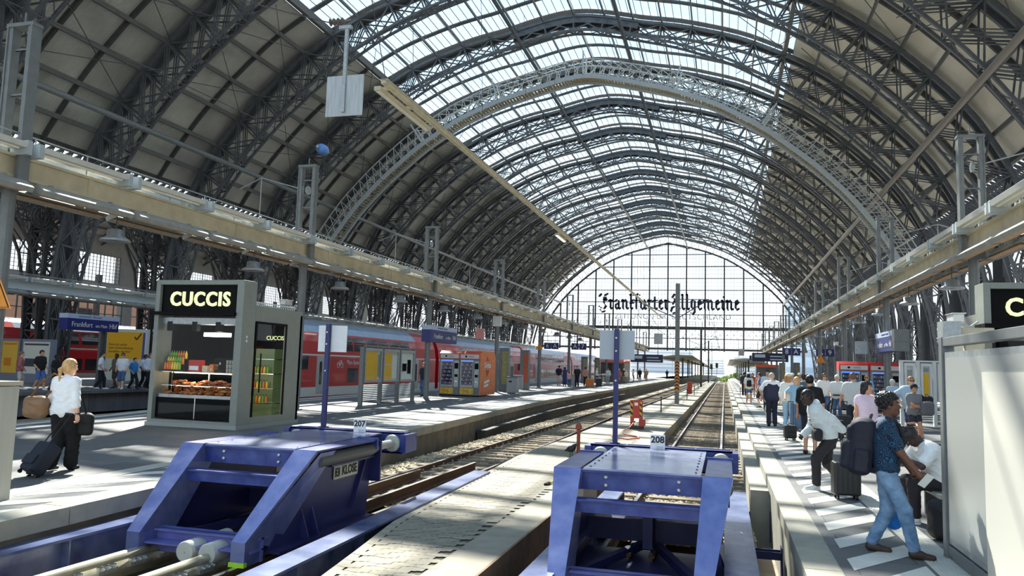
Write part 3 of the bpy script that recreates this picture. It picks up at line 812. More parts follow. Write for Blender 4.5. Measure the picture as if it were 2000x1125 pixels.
# neighbouring vault on the right, only its near slope
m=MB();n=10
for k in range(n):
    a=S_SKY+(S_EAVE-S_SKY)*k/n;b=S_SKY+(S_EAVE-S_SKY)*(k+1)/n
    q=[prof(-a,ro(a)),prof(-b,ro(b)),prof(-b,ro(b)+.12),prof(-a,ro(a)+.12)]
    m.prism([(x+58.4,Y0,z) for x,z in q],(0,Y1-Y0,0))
tag(m.obj('ceiling',PANEL_LIT),'roof lining of the next vault beyond the right piers','ceiling',None,'structure')
# ================================================================ OVERHEAD: lamp gantries, masts, pendants, catwalk, lettering
LAMPW=mat('lamp_housing',srgb(206,206,198),.45,0,var=.06)
LAMPB=mat('lamp_bracket_blue',srgb(168,176,178),.45)
TUBE=mat('lamp_tube',srgb(240,235,220),.4)
RUSTP=mat('rust_streak',srgb(190,150,110),.7,0,var=.2,scale=8)
def txt(s,size,m,parent,loc,rot,align='CENTER',ext=.01,name='lettering',bold=0,sx=1,space=1,alv='CENTER'):
    cu=bpy.data.curves.new(name,'FONT');cu.body=s;cu.size=size;cu.align_x=align;cu.align_y=alv;cu.extrude=ext;cu.offset=bold;cu.space_character=space;cu.resolution_u=3
    o=bpy.data.objects.new(name,cu);COL.objects.link(o)
    dg=bpy.context.evaluated_depsgraph_get();me=bpy.data.meshes.new_from_object(o.evaluated_get(dg))
    bpy.data.objects.remove(o);bpy.data.curves.remove(cu)
    me.name=name;me.materials.clear();me.materials.append(m)
    r=bpy.data.objects.new(name,me);COL.objects.link(r);r.parent=parent;r.location=loc;r.rotation_euler=rot;r.scale=(sx,1,1)
    return r
FACE_CAM=(PI/2,0,0)            # text readable from -Y
FACE_PX=(PI/2,0,PI/2)          # readable from +X
FACE_NX=(PI/2,0,-PI/2)         # readable from -X
def lamp_gantry(X,y0,y1,label,start,BM=None):
    r=empty('lamp_gantry',(X,0,0),0,label,'lamp gantry')
    m=MB();m.bb(-.12,.12,y0,y1,5.42,5.86);m.bb(-.2,.2,y0,y1,5.4,5.46);m.bb(-.2,.2,y0,y1,5.84,5.9)
    y=y0
    while y<y1:m.bb(-.16,.16,y,y+.14,5.38,5.92);y+=5.7
    m.obj('beam',BM or CREAM,r)
    h,t=MB(),MB()
    for s in(-1,1):
        h.add([(s*.2,0,5.98),(s*.54,0,6.0),(s*.58,0,6.11),(s*.28,0,6.2),(s*.2,2.45,5.98),(s*.54,2.45,6.0),(s*.58,2.45,6.11),(s*.28,2.45,6.2)],[(3,2,1,0),(4,5,6,7),(0,1,5,4),(1,2,6,5),(2,3,7,6),(3,0,4,7)])
        for q in(-.05,2.5):h.bb(s*.1,s*.56,q-.06,q+.06,5.86,6.16,1)
        t.tube([(s*.42,.1,5.985),(s*.42,2.35,5.985)],.03,6)
    me=h.mesh('luminaire',[LAMPW,LAMPB]);te=t.mesh('lamp_tube',TUBE)
    h2,t2=MB(),MB()
    for s in(-1,1):
        h2.add([(s*.2,0,5.22),(s*.5,0,5.1),(s*.56,0,5.2),(s*.34,0,5.36),(s*.2,2.6,5.22),(s*.5,2.6,5.1),(s*.56,2.6,5.2),(s*.34,2.6,5.36)],[(3,2,1,0),(4,5,6,7),(0,1,5,4),(1,2,6,5),(2,3,7,6),(3,0,4,7)])
        h2.bb(s*.1,s*.3,.4,.46,5.2,5.42);h2.bb(s*.1,s*.3,2.1,2.16,5.2,5.42)
        h2.bb(s*.24,s*.46,.05,2.55,5.13,5.15,1)
    me2=h2.mesh('under_luminaire',[mat('trough_grey',srgb(150,150,144),.6,0,var=.1),RUSTP]);te2=None
    y=start;k=0
    while y<y1-2.6:
        link(me,'luminaire',r,(0,y,0));link(te,'lamp_tube',r,(0,y,0));link(me2,'under_luminaire',r,(0,y+.1,0));y+=2.85;k+=1
    c=MB()
    for s in(-.25,.25):c.bar((s,y0,6.34),(s,y1,6.34),.025)
    y=y0
    while y<y1:c.bar((-.25,y,5.9),(-.25,y,6.34),.02);c.bar((.25,y,5.9),(.25,y,6.34),.02);y+=1.4
    c.obj('cable_rail',GALV,r);return r
lamp_gantry(-14.55,3.0,150,'long cream lamp gantry over the left platform','' or 4.2)
lamp_gantry(6.8,3.0,150,'long pale lamp gantry over the crowded right platform',4.2)
# gantry over the far left platform
r=lamp_gantry(-36.4,3.0,150,'distant pale lamp gantry over the far left platform',4.2,mat('gantry_pale',srgb(190,202,206),.5));r.scale=(1,1,.93)
def mast_mesh():
    a,b=MB(),MB()
    a.tube([(0,0,0),(0,0,5.15)],.14,14);a.lathe([(.24,0),(.24,.04),(.16,.05)],(0,0,0),14);a.bb(-.34,.34,-.12,.12,5.15,5.36)
    for s in(-1,1):
        b.bb(s*.2,s*.34,-.1,.1,5.2,8.72);b.bb(s*.34,s*.3,-.13,.13,5.2,8.72)
        for z in(6.0,7.2,8.2):b.bb(-.2,.2,-.02,.02,z,z+.04)
    b.bb(-.36,.36,-.13,.13,8.7,8.78);b.bar((0,0,8.75),(0,0,9.05),.03)
    return a.mesh('lower_post',GREY),b.mesh('mast_frame',GREY)
ma,mb=mast_mesh()
m=MB()
m.bar((-.2,0,7.9),(-2.2,.4,8.5),.035);m.bar((-2.2,.4,8.5),(-3.4,.8,8.2),.035);m.bar((-2.2,.4,8.5),(-2.2,.4,6.4),.025)
m.lathe([(.05,-.05),(.16,-.03),(.16,.03),(.05,.05)],(-.1,.2,7.9),12,0,'x');_tb=m.mesh('cable_bracket',GALV)
MY=[12.5,24.3,36.6,48.9,61.2,73.5,85.8,98.1,110.4,122.7,135,147]
for X,sd,desc in((-14.55,'left','on the left platform'),(6.8,'right','on the right platform')):
    for i,y in enumerate(MY):
        r=empty('lamp_mast',(X,y,0),0,'grey mast with open double frame %s, %s from the front'%(desc,_ord[i]),'mast','gantry masts '+desc)
        link(ma,'lower_post',r);link(mb,'mast_frame',r)
        if 0<i<9:o=link(_tb,'cable_bracket',r);o.scale=(1 if X<0 else -1,1,1)
def pendant():
    m,s=MB(),MB();s.tube([(0,0,.28),(0,0,1.0)],.014,6)
    m.lathe([(.12,.3),(.2,.28),(.21,.12),(.33,.06),(.36,0),(.33,-.01),(.05,.02)],(0,0,0),20,cap=False)
    return m.mesh('lamp_shade',GALV,True),s.mesh('hanging_rod',STEEL)
pm,pr=pendant()
for X,ys,d in((-14.55,[15.5+5.8*k for k in range(12)],'left'),(6.8,[26.5+5.8*k for k in range(11)],'right')):
    for i,y in enumerate(ys):
        r=empty('pendant_lamp',(X,y,4.55),0,'grey bell pendant lamp, %s from the front under the %s lamp gantry'%(_ord[i],d),'pendant lamp','pendant lamps under the %s gantry'%d)
        link(pm,'lamp_shade',r);link(pr,'hanging_rod',r)
# suspended cable tray with luminaires
r=empty('suspended_cable_tray',(-12.1,0,12.0),0,'cream cable tray with tube lamps hanging under the skylight','cable tray')
m=MB();m.bb(-.1,.1,25,158,-.06,.1);m.bb(-.16,.16,25,158,.08,.12);m.obj('tray',CREAM,r)
for y0,lit in((25.1,0),(56.6,1)):
    m=MB();m.bb(-.42,-.16,y0,y0+(5.0 if not lit else 3.2),-.26,-.1);m.bb(-.36,-.22,y0+.1,y0+(4.9 if not lit else 3.1),-.29,-.25,1);m.bb(-.3,0,y0+.4,y0+.5,-.12,.0);m.bb(-.3,0,y0+2.6,y0+2.7,-.12,0)
    m.obj('tube_luminaire',[CREAM,mat('lit_tube',srgb(255,250,235),.3,emit=(1,.97,.88,1),estr=6) if lit else TUBE],r)
m=MB()
for k,y in enumerate(ARCH_Y):
    if 27<y<150:m.bar((0,y,.1),(-.6,y,12.6),.02)
m.bar((0,25.2,.1),(-.6,18.6,13.8),.025)
m.obj('suspension_wire',STEEL,r)
# longitudinal pipes
for X,z,ya,yb,lab,M in((11.0,15.05,Y0,158,'long grey-brown pipe rail along the right slope of the vault',mat('pipe_brown',srgb(126,118,108),.5)),(-33.4,15.15,Y0,158,'long grey pipe rail along the left slope of the vault',GREY),(-15.1,26.3,46.6,158,'slim dark rail hung left of the crown of the vault',STEELB),(-7.3,26.45,46.6,158,'slim dark rail hung right of the crown of the vault',STEELB)):
    m=MB();m.tube([(X,ya,z),(X,yb,z)],.17 if abs(z-15)<1 else .14,10);o=m.obj('pipe_rail',M,None,True);tag(o,lab,'pipe')
# maintenance catwalk spanning the vault
def catwalk():
    r=empty('maintenance_catwalk',(AX,60.5,0),0,'light grey curved maintenance catwalk with railings spanning the vault','catwalk')
    st,tr,rl=MB(),MB(),MB();S0=31.;n=74
    ss=[-S0+2*S0*k/n for k in range(n+1)]
    P=lambda s,o,y:(prof(s,o)[0]-AX,y,prof(s,o)[1])
    for a,b in zip(ss[:-1],ss[1:]):
        for y in(-.75,.75):
            st.bar(P(a,-2.0,y),P(b,-2.0,y),.12,.34,(0,0,1));rl.bar(P(a,-.55,y),P(b,-.55,y),.07,.07)
            rl.bar(P(a,-1.9,y),P(a,-.55,y),.05);rl.bar(P(a,-1.9,y),P(b,-.55,y),.045);rl.bar(P(a,-1.2,y),P(b,-1.2,y),.035)
        for q in range(3):
            c=a+(b-a)*q/3;tr.bar(P(c,-1.95,-.72),P(c,-1.95,.72),.2,.05)
        if abs(a)<16:rl.bar(P(a,-.6,-.75),P(b,-.6,.75),.04)
    for s in(-16,-8,0,8,16):
        for y in(-.75,.75):rl.bar(P(s,-1.9,y),P(s,.1,y),.12)
    for s in(-S0,S0):
        a=P(s,-2.,0);st.box((a[0],0,a[2]-.4),(.8,1.7,.9))
    st.obj('stringer',mat('catwalk_grey',srgb(176,184,186),.45,0,var=.08),r);tr.obj('tread',mat('tread_brown',srgb(150,138,108),.7,0,var=.2),r);rl.obj('railing',mat('rail_grey',srgb(190,194,192),.45),r)
catwalk()
# hanging weathered board with insulator on a cross wire
r=empty('hanging_board',(-10.92,20,9.0),0,'weathered pale board hanging from a square tube under the skylight','board')
m=MB();m.bb(-.6,.6,-.02,.02,0,1.24);m.obj('board',mat('board_weathered',srgb(196,206,212),.6,0,var=.12,scale=3,stretch=(6,1,.5),dirt=srgb(166,170,168)),r)
m=MB();m.bb(-.05,.05,-.1,-.02,.1,2.7);m.bb(-.25,.15,-.12,.0,2.66,2.76);m.obj('hanger_tube',GALV,r)
m=MB();m.lathe([(.03,-.35),(.12,-.3),(.05,-.25),(.12,-.18),(.05,-.1),(.12,-.04),(.05,.04),(.12,.1),(.04,.18),(.03,.4)],(-.3,0,2.95),10,0,'x');m.bar((-.1,0,2.7),(-.25,0,2.95),.05)
m.obj('insulator',mat('insulator_brown',srgb(96,84,74),.4),r)
m=MB();m.bar((-.65,0,2.95),(-15.2,.4,7.8),.03);m.bar((.05,0,2.95),(14.6,.4,7.6),.03)
m.obj('cross_wire',STEEL,r)
# feeder wire with blue insulator over the left tracks
r=empty('feeder_wire',(-22.6,0,13.4),0,'thin feeder wire with a blue insulator high over the left tracks','wire')
m=MB();m.bar((0,2,-.9),(0,39,.5),.03);m.bar((0,39.8,.55),(0,158,3.0),.03);m.obj('wire',STEEL,r)
m=MB();m.lathe([(.02,-.7),(.1,-.62),(.02,-.5)],(0,39.1,.55),8,0,'y');m.lathe([(.02,.5),(.1,.62),(.02,.75)],(0,39.1,.55),8,0,'y');m.obj('clamp',CREAM,r)
m=MB();m.lathe([(.04,-.42),(.24,-.36),(.3,-.2),(.3,.2),(.24,.36),(.04,.42)],(0,39.1,.55),16,0,'y');m.obj('insulator',mat('insulator_blue',srgb(92,140,206),.3),r,True)
# contact wires over tracks and cross-spans
for X,lab in((-.82,'overhead contact wires above the right-hand track'),(-5.4,'overhead contact wires above the left-hand track'),(-22.6,'overhead contact wires above the red trains')):
    m=MB()
    x=X
    for ya,yb in((54,80),(80,106),(106,132),(132,158)):
        m.bar((x,ya,5.1),(x,yb,5.1),.025)
        for k in range(6):
            a,b=ya+(yb-ya)*k/6,ya+(yb-ya)*(k+1)/6
            f=lambda y:6.4-1.0*(1-((y-(ya+yb)/2)/((yb-ya)/2))**2)
            m.bar((x,a,f(a)),(x,b,f(b)),.025);m.bar((x,a,f(a)),(x,a,5.1),.012)
    tag(m.obj('contact_wire',STEEL),lab,'wire')
# --- blackletter lettering on the gable
def blackletter():
    """strokes of a broad nib held at 45 degrees; x-height 5, ascender 8.2, descender -2.4"""
    G={}
    def foot(x):return[(x-.15,1.0),(x+.35,.15),(x+.95,.75)]
    def head(x):return[(x-.75,4.3),(x-.1,4.95),(x+.25,4.2)]
    stem=lambda x,a=4.6,b=.6:[(x,a),(x,b)]
    G['r']=([head(.9),stem(.9),foot(.9),[(1.2,4.1),(2.0,4.8),(2.7,4.1)]],3.0)
    G['a']=([[(.5,4.3),(1.4,4.9),(2.3,4.4)],stem(2.3,4.4,.6),foot(2.3),[(.7,.6),(.7,2.4),(2.2,3.0)],[(.7,.7),(1.3,.1),(2.2,.9)]],3.7)
    G['n']=([head(.9),stem(.9),foot(.9)[:2],[(1.1,4.0),(2.3,4.9),(2.8,4.2)],stem(2.8,4.3,.6),foot(2.8)],4.2)
    G['u']=([head(.9),stem(.9,4.6,.8),[(.9,.8),(1.5,.1),(2.7,1.0)],head(2.8)[1:],stem(2.8),foot(2.8)],4.2)
    G['k']=([[(.9,7.6),(.9,.6)],[(.4,7.2),(.9,7.9),(2.0,7.2)],foot(.9),[(1.0,4.2),(2.4,4.9)],[(.4,3.0),(2.4,3.3)]],2.9)
    G['f']=([[(.9,7.2),(.9,.3)],[(.9,7.2),(1.6,8.0),(2.6,7.3)],[(.1,4.5),(2.2,4.7)]],2.5)
    G['t']=([[(.9,6.4),(.9,.8)],[(.1,4.5),(2.2,4.7)],[(.9,.8),(1.5,.1),(2.2,.8)]],2.7)
    G['e']=([[(.8,4.3),(.8,1.0)],[(.8,4.2),(1.7,4.95),(2.4,4.0),(1.0,2.7)],[(.8,1.0),(1.5,.1),(2.4,.9)]],3.1)
    G['l']=([[(.9,7.8),(.9,.7)],[(.5,7.3),(.9,7.8)],[(.9,.7),(1.4,.1),(2.0,.8)]],2.4)
    G['g']=([[(.7,4.3),(.7,1.2)],[(.7,4.3),(1.5,4.9),(2.4,4.4)],[(2.4,4.5),(2.4,-1.0)],[(.7,1.2),(1.4,.4),(2.3,1.1)],[(2.4,-1.0),(1.5,-2.2),(.5,-1.6)]],3.5)
    G['m']=([head(.9),stem(.9),foot(.9)[:2],[(1.1,4.0),(2.2,4.9),(2.7,4.2)],stem(2.7,4.3,.6),foot(2.7)[:2],[(2.9,4.0),(4.0,4.9),(4.5,4.2)],stem(4.5,4.3,.6),foot(4.5)],5.9)
    G['i']=([head(.9),stem(.9),foot(.9),[(1.3,6.4),(1.7,6.8)]],2.4)
    G['F']=([[(-.6,6.6),(.5,7.9),(2.4,7.0),(4.0,8.1)],[(2.0,6.2),(2.0,3.2),(3.2,1.6),(2.2,.2),(.4,.7)],[(1.6,4.9),(3.6,5.0),(4.4,4.4)],[(3.0,6.2),(3.0,4.4)],[(.4,.7),(-.5,1.4)],[(.0,-.4),(1.2,-1.6),(2.6,-1.0)]],4.7)
    G['A']=([[(.6,6.2),(1.8,7.9),(3.6,7.3)],[(3.3,7.6),(3.3,.6)],[(2.7,7.2),(2.7,1.4)],[(3.3,.6),(3.9,.1),(4.6,.8)],[(.4,.8),(1.6,1.6),(3.0,1.2)],[(.9,2.8),(2.0,4.6),(1.6,5.6)],[(.6,.9),(.0,-.8),(1.2,-1.9),(2.6,-1.3)]],5.0)
    root=empty('gable_lettering',(-25.1,158.15,13.9),0,'dark blackletter newspaper title mounted on the glass gable','lettering')
    INK=mat('lettering_ink',srgb(34,38,58),.5)
    sc_=.34;x=.4;text='Frankfurter Allgemeine'
    wtot=sum(G[c][1] if c!=' ' else .6 for c in text);kx=27.9/wtot
    for c in text:
        if c==' ':x+=.6;continue
        st,wd=G[c];m=MB();heavy=.0
        nx,nz=.55,.5
        for pl in st:
            for (x0,z0),(x1,z1) in zip(pl[:-1],pl[1:]):
                p=[(x0-nx,z0+nz*.6),(x0+nx,z0-nz*.6),(x1+nx,z1-nz*.6),(x1-nx,z1+nz*.6)]
                ar=sum(p[i][0]*p[(i+1)%4][1]-p[(i+1)%4][0]*p[i][1] for i in range(4))
                if abs(ar)<.05:continue
                m.prism([((x+a)*kx,0,b*.40) for a,b in p],(0,.12,0))
            for (x0,z0) in pl:
                m.prism([((x+x0+a)*kx,.01,(z0+b)*.40) for a,b in((-.55,0),(0,-.48),(.55,0),(0,.48))],(0,.1,0))
        m.obj('letter',INK,root);x+=wd
    return root
blackletter()
r=empty('gable_subtitle',(-10.9,158.1,12.4),0,'thin grey capitals of the subtitle under the blackletter title','lettering')
for t_,x_ in(('ZEITUNG',-7.6),('FÜR',-1.9),('DEUTSCHLAND',6.3)):txt(t_,1.5,mat('subtitle_grey',srgb(110,116,124),.5),r,(x_,0,0),FACE_CAM,ext=.03,name='word',space=1.12,bold=-.012)
# ================================================================ BUFFER STOPS AND TRACKSIDE THINGS
BOLT=mat('bolt_galv',srgb(190,192,190),.35,.7)
BLUED=mat('buffer_blue_dark',srgb(40,42,84),.45,.1,var=.15)
LEGB=mat('buffer_leg_glare',srgb(94,106,164),.27,.45,var=.12,scale=4,dirt=srgb(128,136,180))  # paler than the buffer blue: sky glare painted into the leg colour
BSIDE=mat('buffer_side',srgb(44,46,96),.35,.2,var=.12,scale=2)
PIPEG=mat('pipe_grey',srgb(178,178,170),.5,0,var=.06)
SOOT=mat('tube_grey',srgb(96,96,92),.45,.2)
def buffer_stop(cx,num,label,extra):
    ox,oy,oz=cx,9.9,-.55
    r=empty('buffer_stop',(ox-(.09 if num=='208' else .0),oy-.1,oz),0,label,'buffer stop')
    def put(m,name,mats,parent=None,**k):
        m.v=[(x,y-oy,z-oz) for x,y,z in m.v];return m.obj(name,mats,parent or r,**k)
    for s in(-1,1):
        # raking leg with its tapered face plate
        m=MB();xo=s*1.0;xt=s*.68;xb=s*.62;xq=s*.80
        A=[(xo,9.0,.64),(xt,9.0,.64),(xb,7.86,-.28),(xq,7.86,-.28)]
        m.add(A+[(x,y+.03,z-.03) for x,y,z in A],[(0,1,2,3)[::s] ,(4,5,6,7)[::-s],(0,4,5,1),(1,5,6,2),(2,6,7,3),(3,7,4,0)])
        m.bb(s*.62,s*.80,7.86,8.2,-.55,-.28)
        m.prism([(s*.785,7.9,-.3),(s*.985,9.1,.6),(s*.985,9.5,.6),(s*.785,8.5,-.45)],(s*.012,0,0))
        m.prism([(s*.63,7.9,-.3),(s*.69,9.0,.6),(s*.69,9.4,.6),(s*.63,8.4,-.45)],(s*.012,0,0))
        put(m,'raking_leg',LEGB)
        m=MB();m.bb(s*.61,s*.81,7.84,7.9,-.55,-.5);put(m,'foot_mark',mat('green_mark',srgb(160,205,40),.5))
        # top flange with end plate
        m=MB();m.bb(s*.70,s*1.0,9.02,10.72,.615,.64);m.bb(s*.68,s*1.02,10.72,10.76,.5,.665);put(m,'top_flange',BLUE)
        # side web
        m=MB();m.prism([(s*.80,8.3,-.47),(s*.80,9.1,.60),(s*.80,10.98,.60),(s*.80,10.98,.36),(s*.80,10.84,-.47)],(s*.02,0,0))
        m.bb(s*.8,s*.98,10.94,10.98,.0,.6);m.prism([(s*.82,10.3,-.3),(s*.82,10.7,.38),(s*.82,10.72,.38),(s*.82,10.33,-.3)],(s*.05,0,0))
        m.bb(s*.8,s*.97,8.3,10.84,-.49,-.46);m.bb(s*.8,s*.9,9.6,10.98,.36,.385)
        for q in(9.0,9.25):m.prism([(s*.82,q,-.46),(s*.95,q,-.46),(s*.82,q,-.1)],(0,.02,0))
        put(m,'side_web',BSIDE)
        m=MB();m.lathe([(.0,9.15),(.095,9.15),(.095,10.7),(.05,10.95)],(s*.91,0,.49),18,0,'y',True);put(m,'plunger_housing',SOOT,smooth=False,auto=True)
        m=MB();m.lathe([(.062,10.7),(.062,11.62)],(s*.86,0,.5),18,0,'y');m.lathe([(.12,11.58),(.135,11.6),(.135,11.64),(.09,11.65)],(s*.86,0,.5),20,0,'y');put(m,'plunger',PIPEG,auto=True)
    m=MB();m.bb(-.66,.66,9.04,11.75,.625,.645)
    put(m,'top_plate',mat('top_plate_lit_blue',srgb(138,146,190),.22,.45,var=.22,scale=2.2,dirt=srgb(176,180,206)))  # light falling on the top is painted in as a paler blue
    m=MB()
    for x in(-.6,.6):
        for k in range(9):m.lathe([(.012,.645),(.012,.652)],(x,9.2+k*.3,0),6)
    put(m,'plate_rivet',BLUED)['kind']='stuff'
    m=MB();m.bb(-.68,.68,9.06,9.1,.40,.62);m.bb(-.68,.68,9.02,9.16,.6,.625);put(m,'front_beam',BLUE)
    for x in(-.4,.42):
        for z in(.46,.55):
            m=MB();m.lathe([(.022,0),(.022,-.018),(.012,-.024)],(x,9.06,z),8,0,'y');put(m,'bolt',BOLT)
    m=MB();m.bb(-.8,.8,8.72,8.82,.2,.33);m.bb(-.8,.8,8.68,8.86,.325,.345);put(m,'upper_crossbar',BLUE)
    m=MB();m.bb(-.82,.82,7.95,8.2,-.42,-.40);m.bb(-.82,.82,8.16,8.2,-.55,-.28);m.bb(-.82,.82,8.1,8.3,-.3,-.28);put(m,'lower_crossbar',mat('crossbar_light',srgb(96,100,160),.35,.1,var=.15))
    m=MB();m.bb(-.8,.8,10.3,10.42,-.4,-.12);m.bb(-.8,.8,10.2,10.52,-.13,-.11);m.bb(-.06,.06,9.9,10.5,-.4,.02);m.prism([(-.06,10.3,-.1),(-.3,10.3,-.1),(-.06,10.3,.06)],(0,.03,0));m.prism([(.06,10.3,-.1),(.3,10.3,-.1),(.06,10.3,.06)],(0,.03,0));put(m,'rear_crossbar',BLUED)
    m=MB();m.bb(-.8,.8,8.5,10.3,-.54,-.5);m.bar((-.75,8.4,-.45),(-.1,10.2,-.42),.09);m.bar((.75,8.4,-.45),(.1,10.2,-.42),.09);put(m,'floor_brace',BLUED)
    m=MB();m.bb(-1.02,1.02,11.66,11.72,.34,.66);m.bb(-1.02,1.02,11.94,11.99,.34,.66);m.bb(-1.02,1.02,11.66,11.99,.33,.36);m.bb(-1.02,1.02,11.66,11.72,.64,.67)
    for x in(-1.0,-.5,.0,.5,1.0):m.bb(x-.012,x+.012,11.7,11.96,.35,.66)
    m.bb(-.95,.95,11.66,11.99,.655,.67) if False else None
    for s in(-1,1):m.bb(s*1.0,s*1.1,11.6,12.05,.36,.64)
    put(m,'rear_beam',BLUE)
    nx=.27 if num=='207' else -.03
    m=MB();m.bb(nx-.105,nx+.105,11.63,11.65,.63,.85);pl=put(m,'number_plate',WHITE)
    INK=mat('ink_black',srgb(18,18,22),.5)
    txt(num,.13,INK,pl,(nx,11.63-oy-.002,.775-oz),FACE_CAM,bold=.004,name='number',ext=.002)
    txt('2010',.05,mat('ink_grey',srgb(150,152,156),.5),pl,(nx+.03,11.63-oy-.002,.665-oz),FACE_CAM,name='year',ext=.002)
    if extra:
        m=MB();m.bb(.83,.842,9.78,10.48,.165,.345);kp=put(m,'maker_plate',mat('maker_plate',srgb(206,200,176),.5,0,var=.08))
        INK=mat('ink_black',srgb(18,18,22),.5)
        txt('KLOSE',.17,INK,kp,(.845,10.22-oy,.26-oz),FACE_PX,bold=.006,name='maker_name',ext=.002,sx=.9)
        m=MB()
        for a,b,c,d in((9.80,9.93,.2,.215),(9.80,9.93,.305,.32),(9.80,9.815,.2,.32),(9.915,9.93,.2,.32)):m.bb(.842,.847,a,b,c,d)
        m.bb(.842,.847,9.82,9.91,.25,.27);m.tube([(.845,9.865+.04*math.cos(q*PI/6),.26+.04*math.sin(q*PI/6)) for q in range(12)],.007,5,0,False,True);put(m,'maker_emblem',INK,kp)
        for x in(-.02,.28):
            m=MB();m.lathe([(.02,7.9),(.11,7.9),(.12,7.92),(.12,8.7)],(x,0,-.46),24,0,'y');m.lathe([(.012,7.89),(.012,7.9)],(x,0,-.46),8,0,'y');put(m,'damper_cylinder',PIPEG,auto=True)
    return r
buffer_stop(-5.98,'207','big blue friction buffer stop on the left, numbered 207',True)
buffer_stop(-.82,'208','big blue friction buffer stop in front, numbered 208',False)
# brake girders beside each track and their ties
def girder(x0,x1,y0,y1,label,dx=0):
    m=MB();c=(x0+x1)/2
    A=lambda x,y:(x+dx*(y-9),y)
    def beam(xa,xb,z0,z1):
        p=[A(xa,y0),A(xb,y0),A(xb,y1),A(xa,y1)]
        m.prism([(x,y,z0) for x,y in p],(0,0,z1-z0))
    beam(x0,x1,-.29,-.26);beam(c-.015,c+.015,-.72,-.29);beam(x0,x1,-.75,-.72)
    y=y0+.6
    while y<y1:
        a=A(c,y);m.bb(a[0]-.13,a[0]+.13,y-.01,y+.01,-.72,-.29);y+=1.6
    o=m.obj('brake_girder',mat('girder_blue',srgb(74,88,140),.25,.3,var=.22,scale=2.5,dirt=srgb(124,134,166)));tag(o,label,'girder');return o
girder(.0,.35,3.4,14.1,'blue steel girder on the right of the front buffer stop')
girder(-1.95,-1.64,3.4,14.4,'blue steel girder on the left of the front buffer stop')
girder(-4.52,-4.2,3.4,14.5,'long blue steel girder between the left buffer stop and the paving',-.03)
girder(-7.3,-7.02,3.4,14.3,'blue steel girder against the left platform wall',.0)
for i,(x0,x1,y) in enumerate(((.22,.74,13.9),(.22,.74,11.1),(.22,.74,8.6),(-4.3,-3.95,9.1),(-4.4,-4.2,12.3),(-4.2,-3.8,7.0))):
    m=MB();m.bb(x0,x1,y-.09,y+.09,-.66,-.64);m.bb(x0,x1,y-.09,y-.075,-.64,-.56);m.bb(x0,x1,y+.075,y+.09,-.64,-.56);m.bb(x1-.015,x1,y-.12,y+.12,-1.0,-.5)
    lab=['farthest blue tie between front girder and right platform wall','middle blue tie between front girder and right platform wall','nearest blue tie between front girder and right platform wall','middle blue tie between the left girder and the paving','farthest blue tie between the left girder and the paving','nearest blue tie between the left girder and the paving'][i]
    tag(m.obj('girder_tie',BLUED),lab,'tie beam')
# clamped brake rails ahead of the left buffer
def clamp_rail(x0,x1,label):
    r=empty('clamp_rail',(0,0,-.6),0,label,'rail')
    m=MB();m.tube([(x0,3.6,.1),(x1,8.45,.1)],.055,10);m.prism([(x0-.06,3.6,-.12),(x0+.06,3.6,-.12),(x0+.03,3.6,.09),(x0-.03,3.6,.09)],(x1-x0,4.85,0));m.obj('rail',mat('rail_pale',srgb(196,190,168),.4,.4,var=.2),r,True)
    y=4.0;g=0
    while y<8.3:
        for q in range(3):
            x=x0+(x1-x0)*(y-3.6)/4.85;m=MB();m.lathe([(.024,0),(.024,.04),(.014,.045),(.014,.065)],(x+.055,y,.03),7,0,'x');m.bb(x+.03,x+.075,y-.035,y+.035,-.03,.06);m.obj('clamp_bolt',BOLT,r);y+=.085
        y+=.2
    return r
clamp_rail(-6.75,-6.6,'pale bolted clamp rail on the left, ahead of the left buffer stop')
clamp_rail(-5.82,-5.68,'pale bolted clamp rail on the right, ahead of the left buffer stop')
# signal boards on blue posts
def board(x,y,z,label,v,m_):
    r=empty('signal_board',(x,y,z),0,label,'board')
    m=MB();m.bb(-.035,.035,-.035,.035,0,1.74);m.bb(-.07,.07,-.05,.05,0,.02);m.obj('post',DBLUE,r)
    for z_ in(1.4,1.6,.95):
        q=MB();q.lathe([(.014,-.05),(.014,-.035)],(0,0,z_),8,0,'y');q.obj('bolt',BOLT,r)
    m=MB()
    for s in(-1,1):m.prism([(0,.05,1.27),(s*.27,.05+v,1.27),(s*.27,.065+v,1.27),(0,.065,1.27)],(0,0,.45))
    m.obj('board_plate',m_,r);return r
board(-6.5,11.78,.66,'white signal board on a blue post behind the left buffer stop',.1,WHITE)
board(-1.6,11.82,.66,'grey signal board on a blue post behind the front buffer stop',.0,mat('board_grey',srgb(168,174,178),.5))
# red point cabinet with hose
REDC=mat('cabinet_red',srgb(178,62,44),.55,0,var=.12)
YB=bpy.data.materials.new('hazard_stripe');YB.use_nodes=True
def _yb(m,c1,c2,sc,rot):
    nt=m.node_tree;N=nt.nodes;L=nt.links;p=N['Principled BSDF'];p.inputs['Roughness'].default_value=.5
    tc=N.new('ShaderNodeTexCoord');mp=N.new('ShaderNodeMapping');mp.inputs['Rotation'].default_value=rot;L.new(tc.outputs['Object'],mp.inputs['Vector'])
    w=N.new('ShaderNodeTexWave');w.bands_direction='X';w.inputs['Scale'].default_value=sc;L.new(mp.outputs['Vector'],w.inputs['Vector'])
    r=N.new('ShaderNodeValToRGB');r.color_ramp.interpolation='CONSTANT';r.color_ramp.elements[0].color=c1;r.color_ramp.elements[1].color=c2;r.color_ramp.elements[1].position=.5
    L.new(w.outputs['Fac'],r.inputs[0]);L.new(r.outputs[0],p.inputs['Base Color'])
_yb(YB,srgb(30,28,26),srgb(220,160,50),2.2,(0,.8,0))
r=empty('brake_test_cabinet',(-2.97,27.4,-.3),0,'red brake test cabinet with hazard stripes beside the paved strip','cabinet')
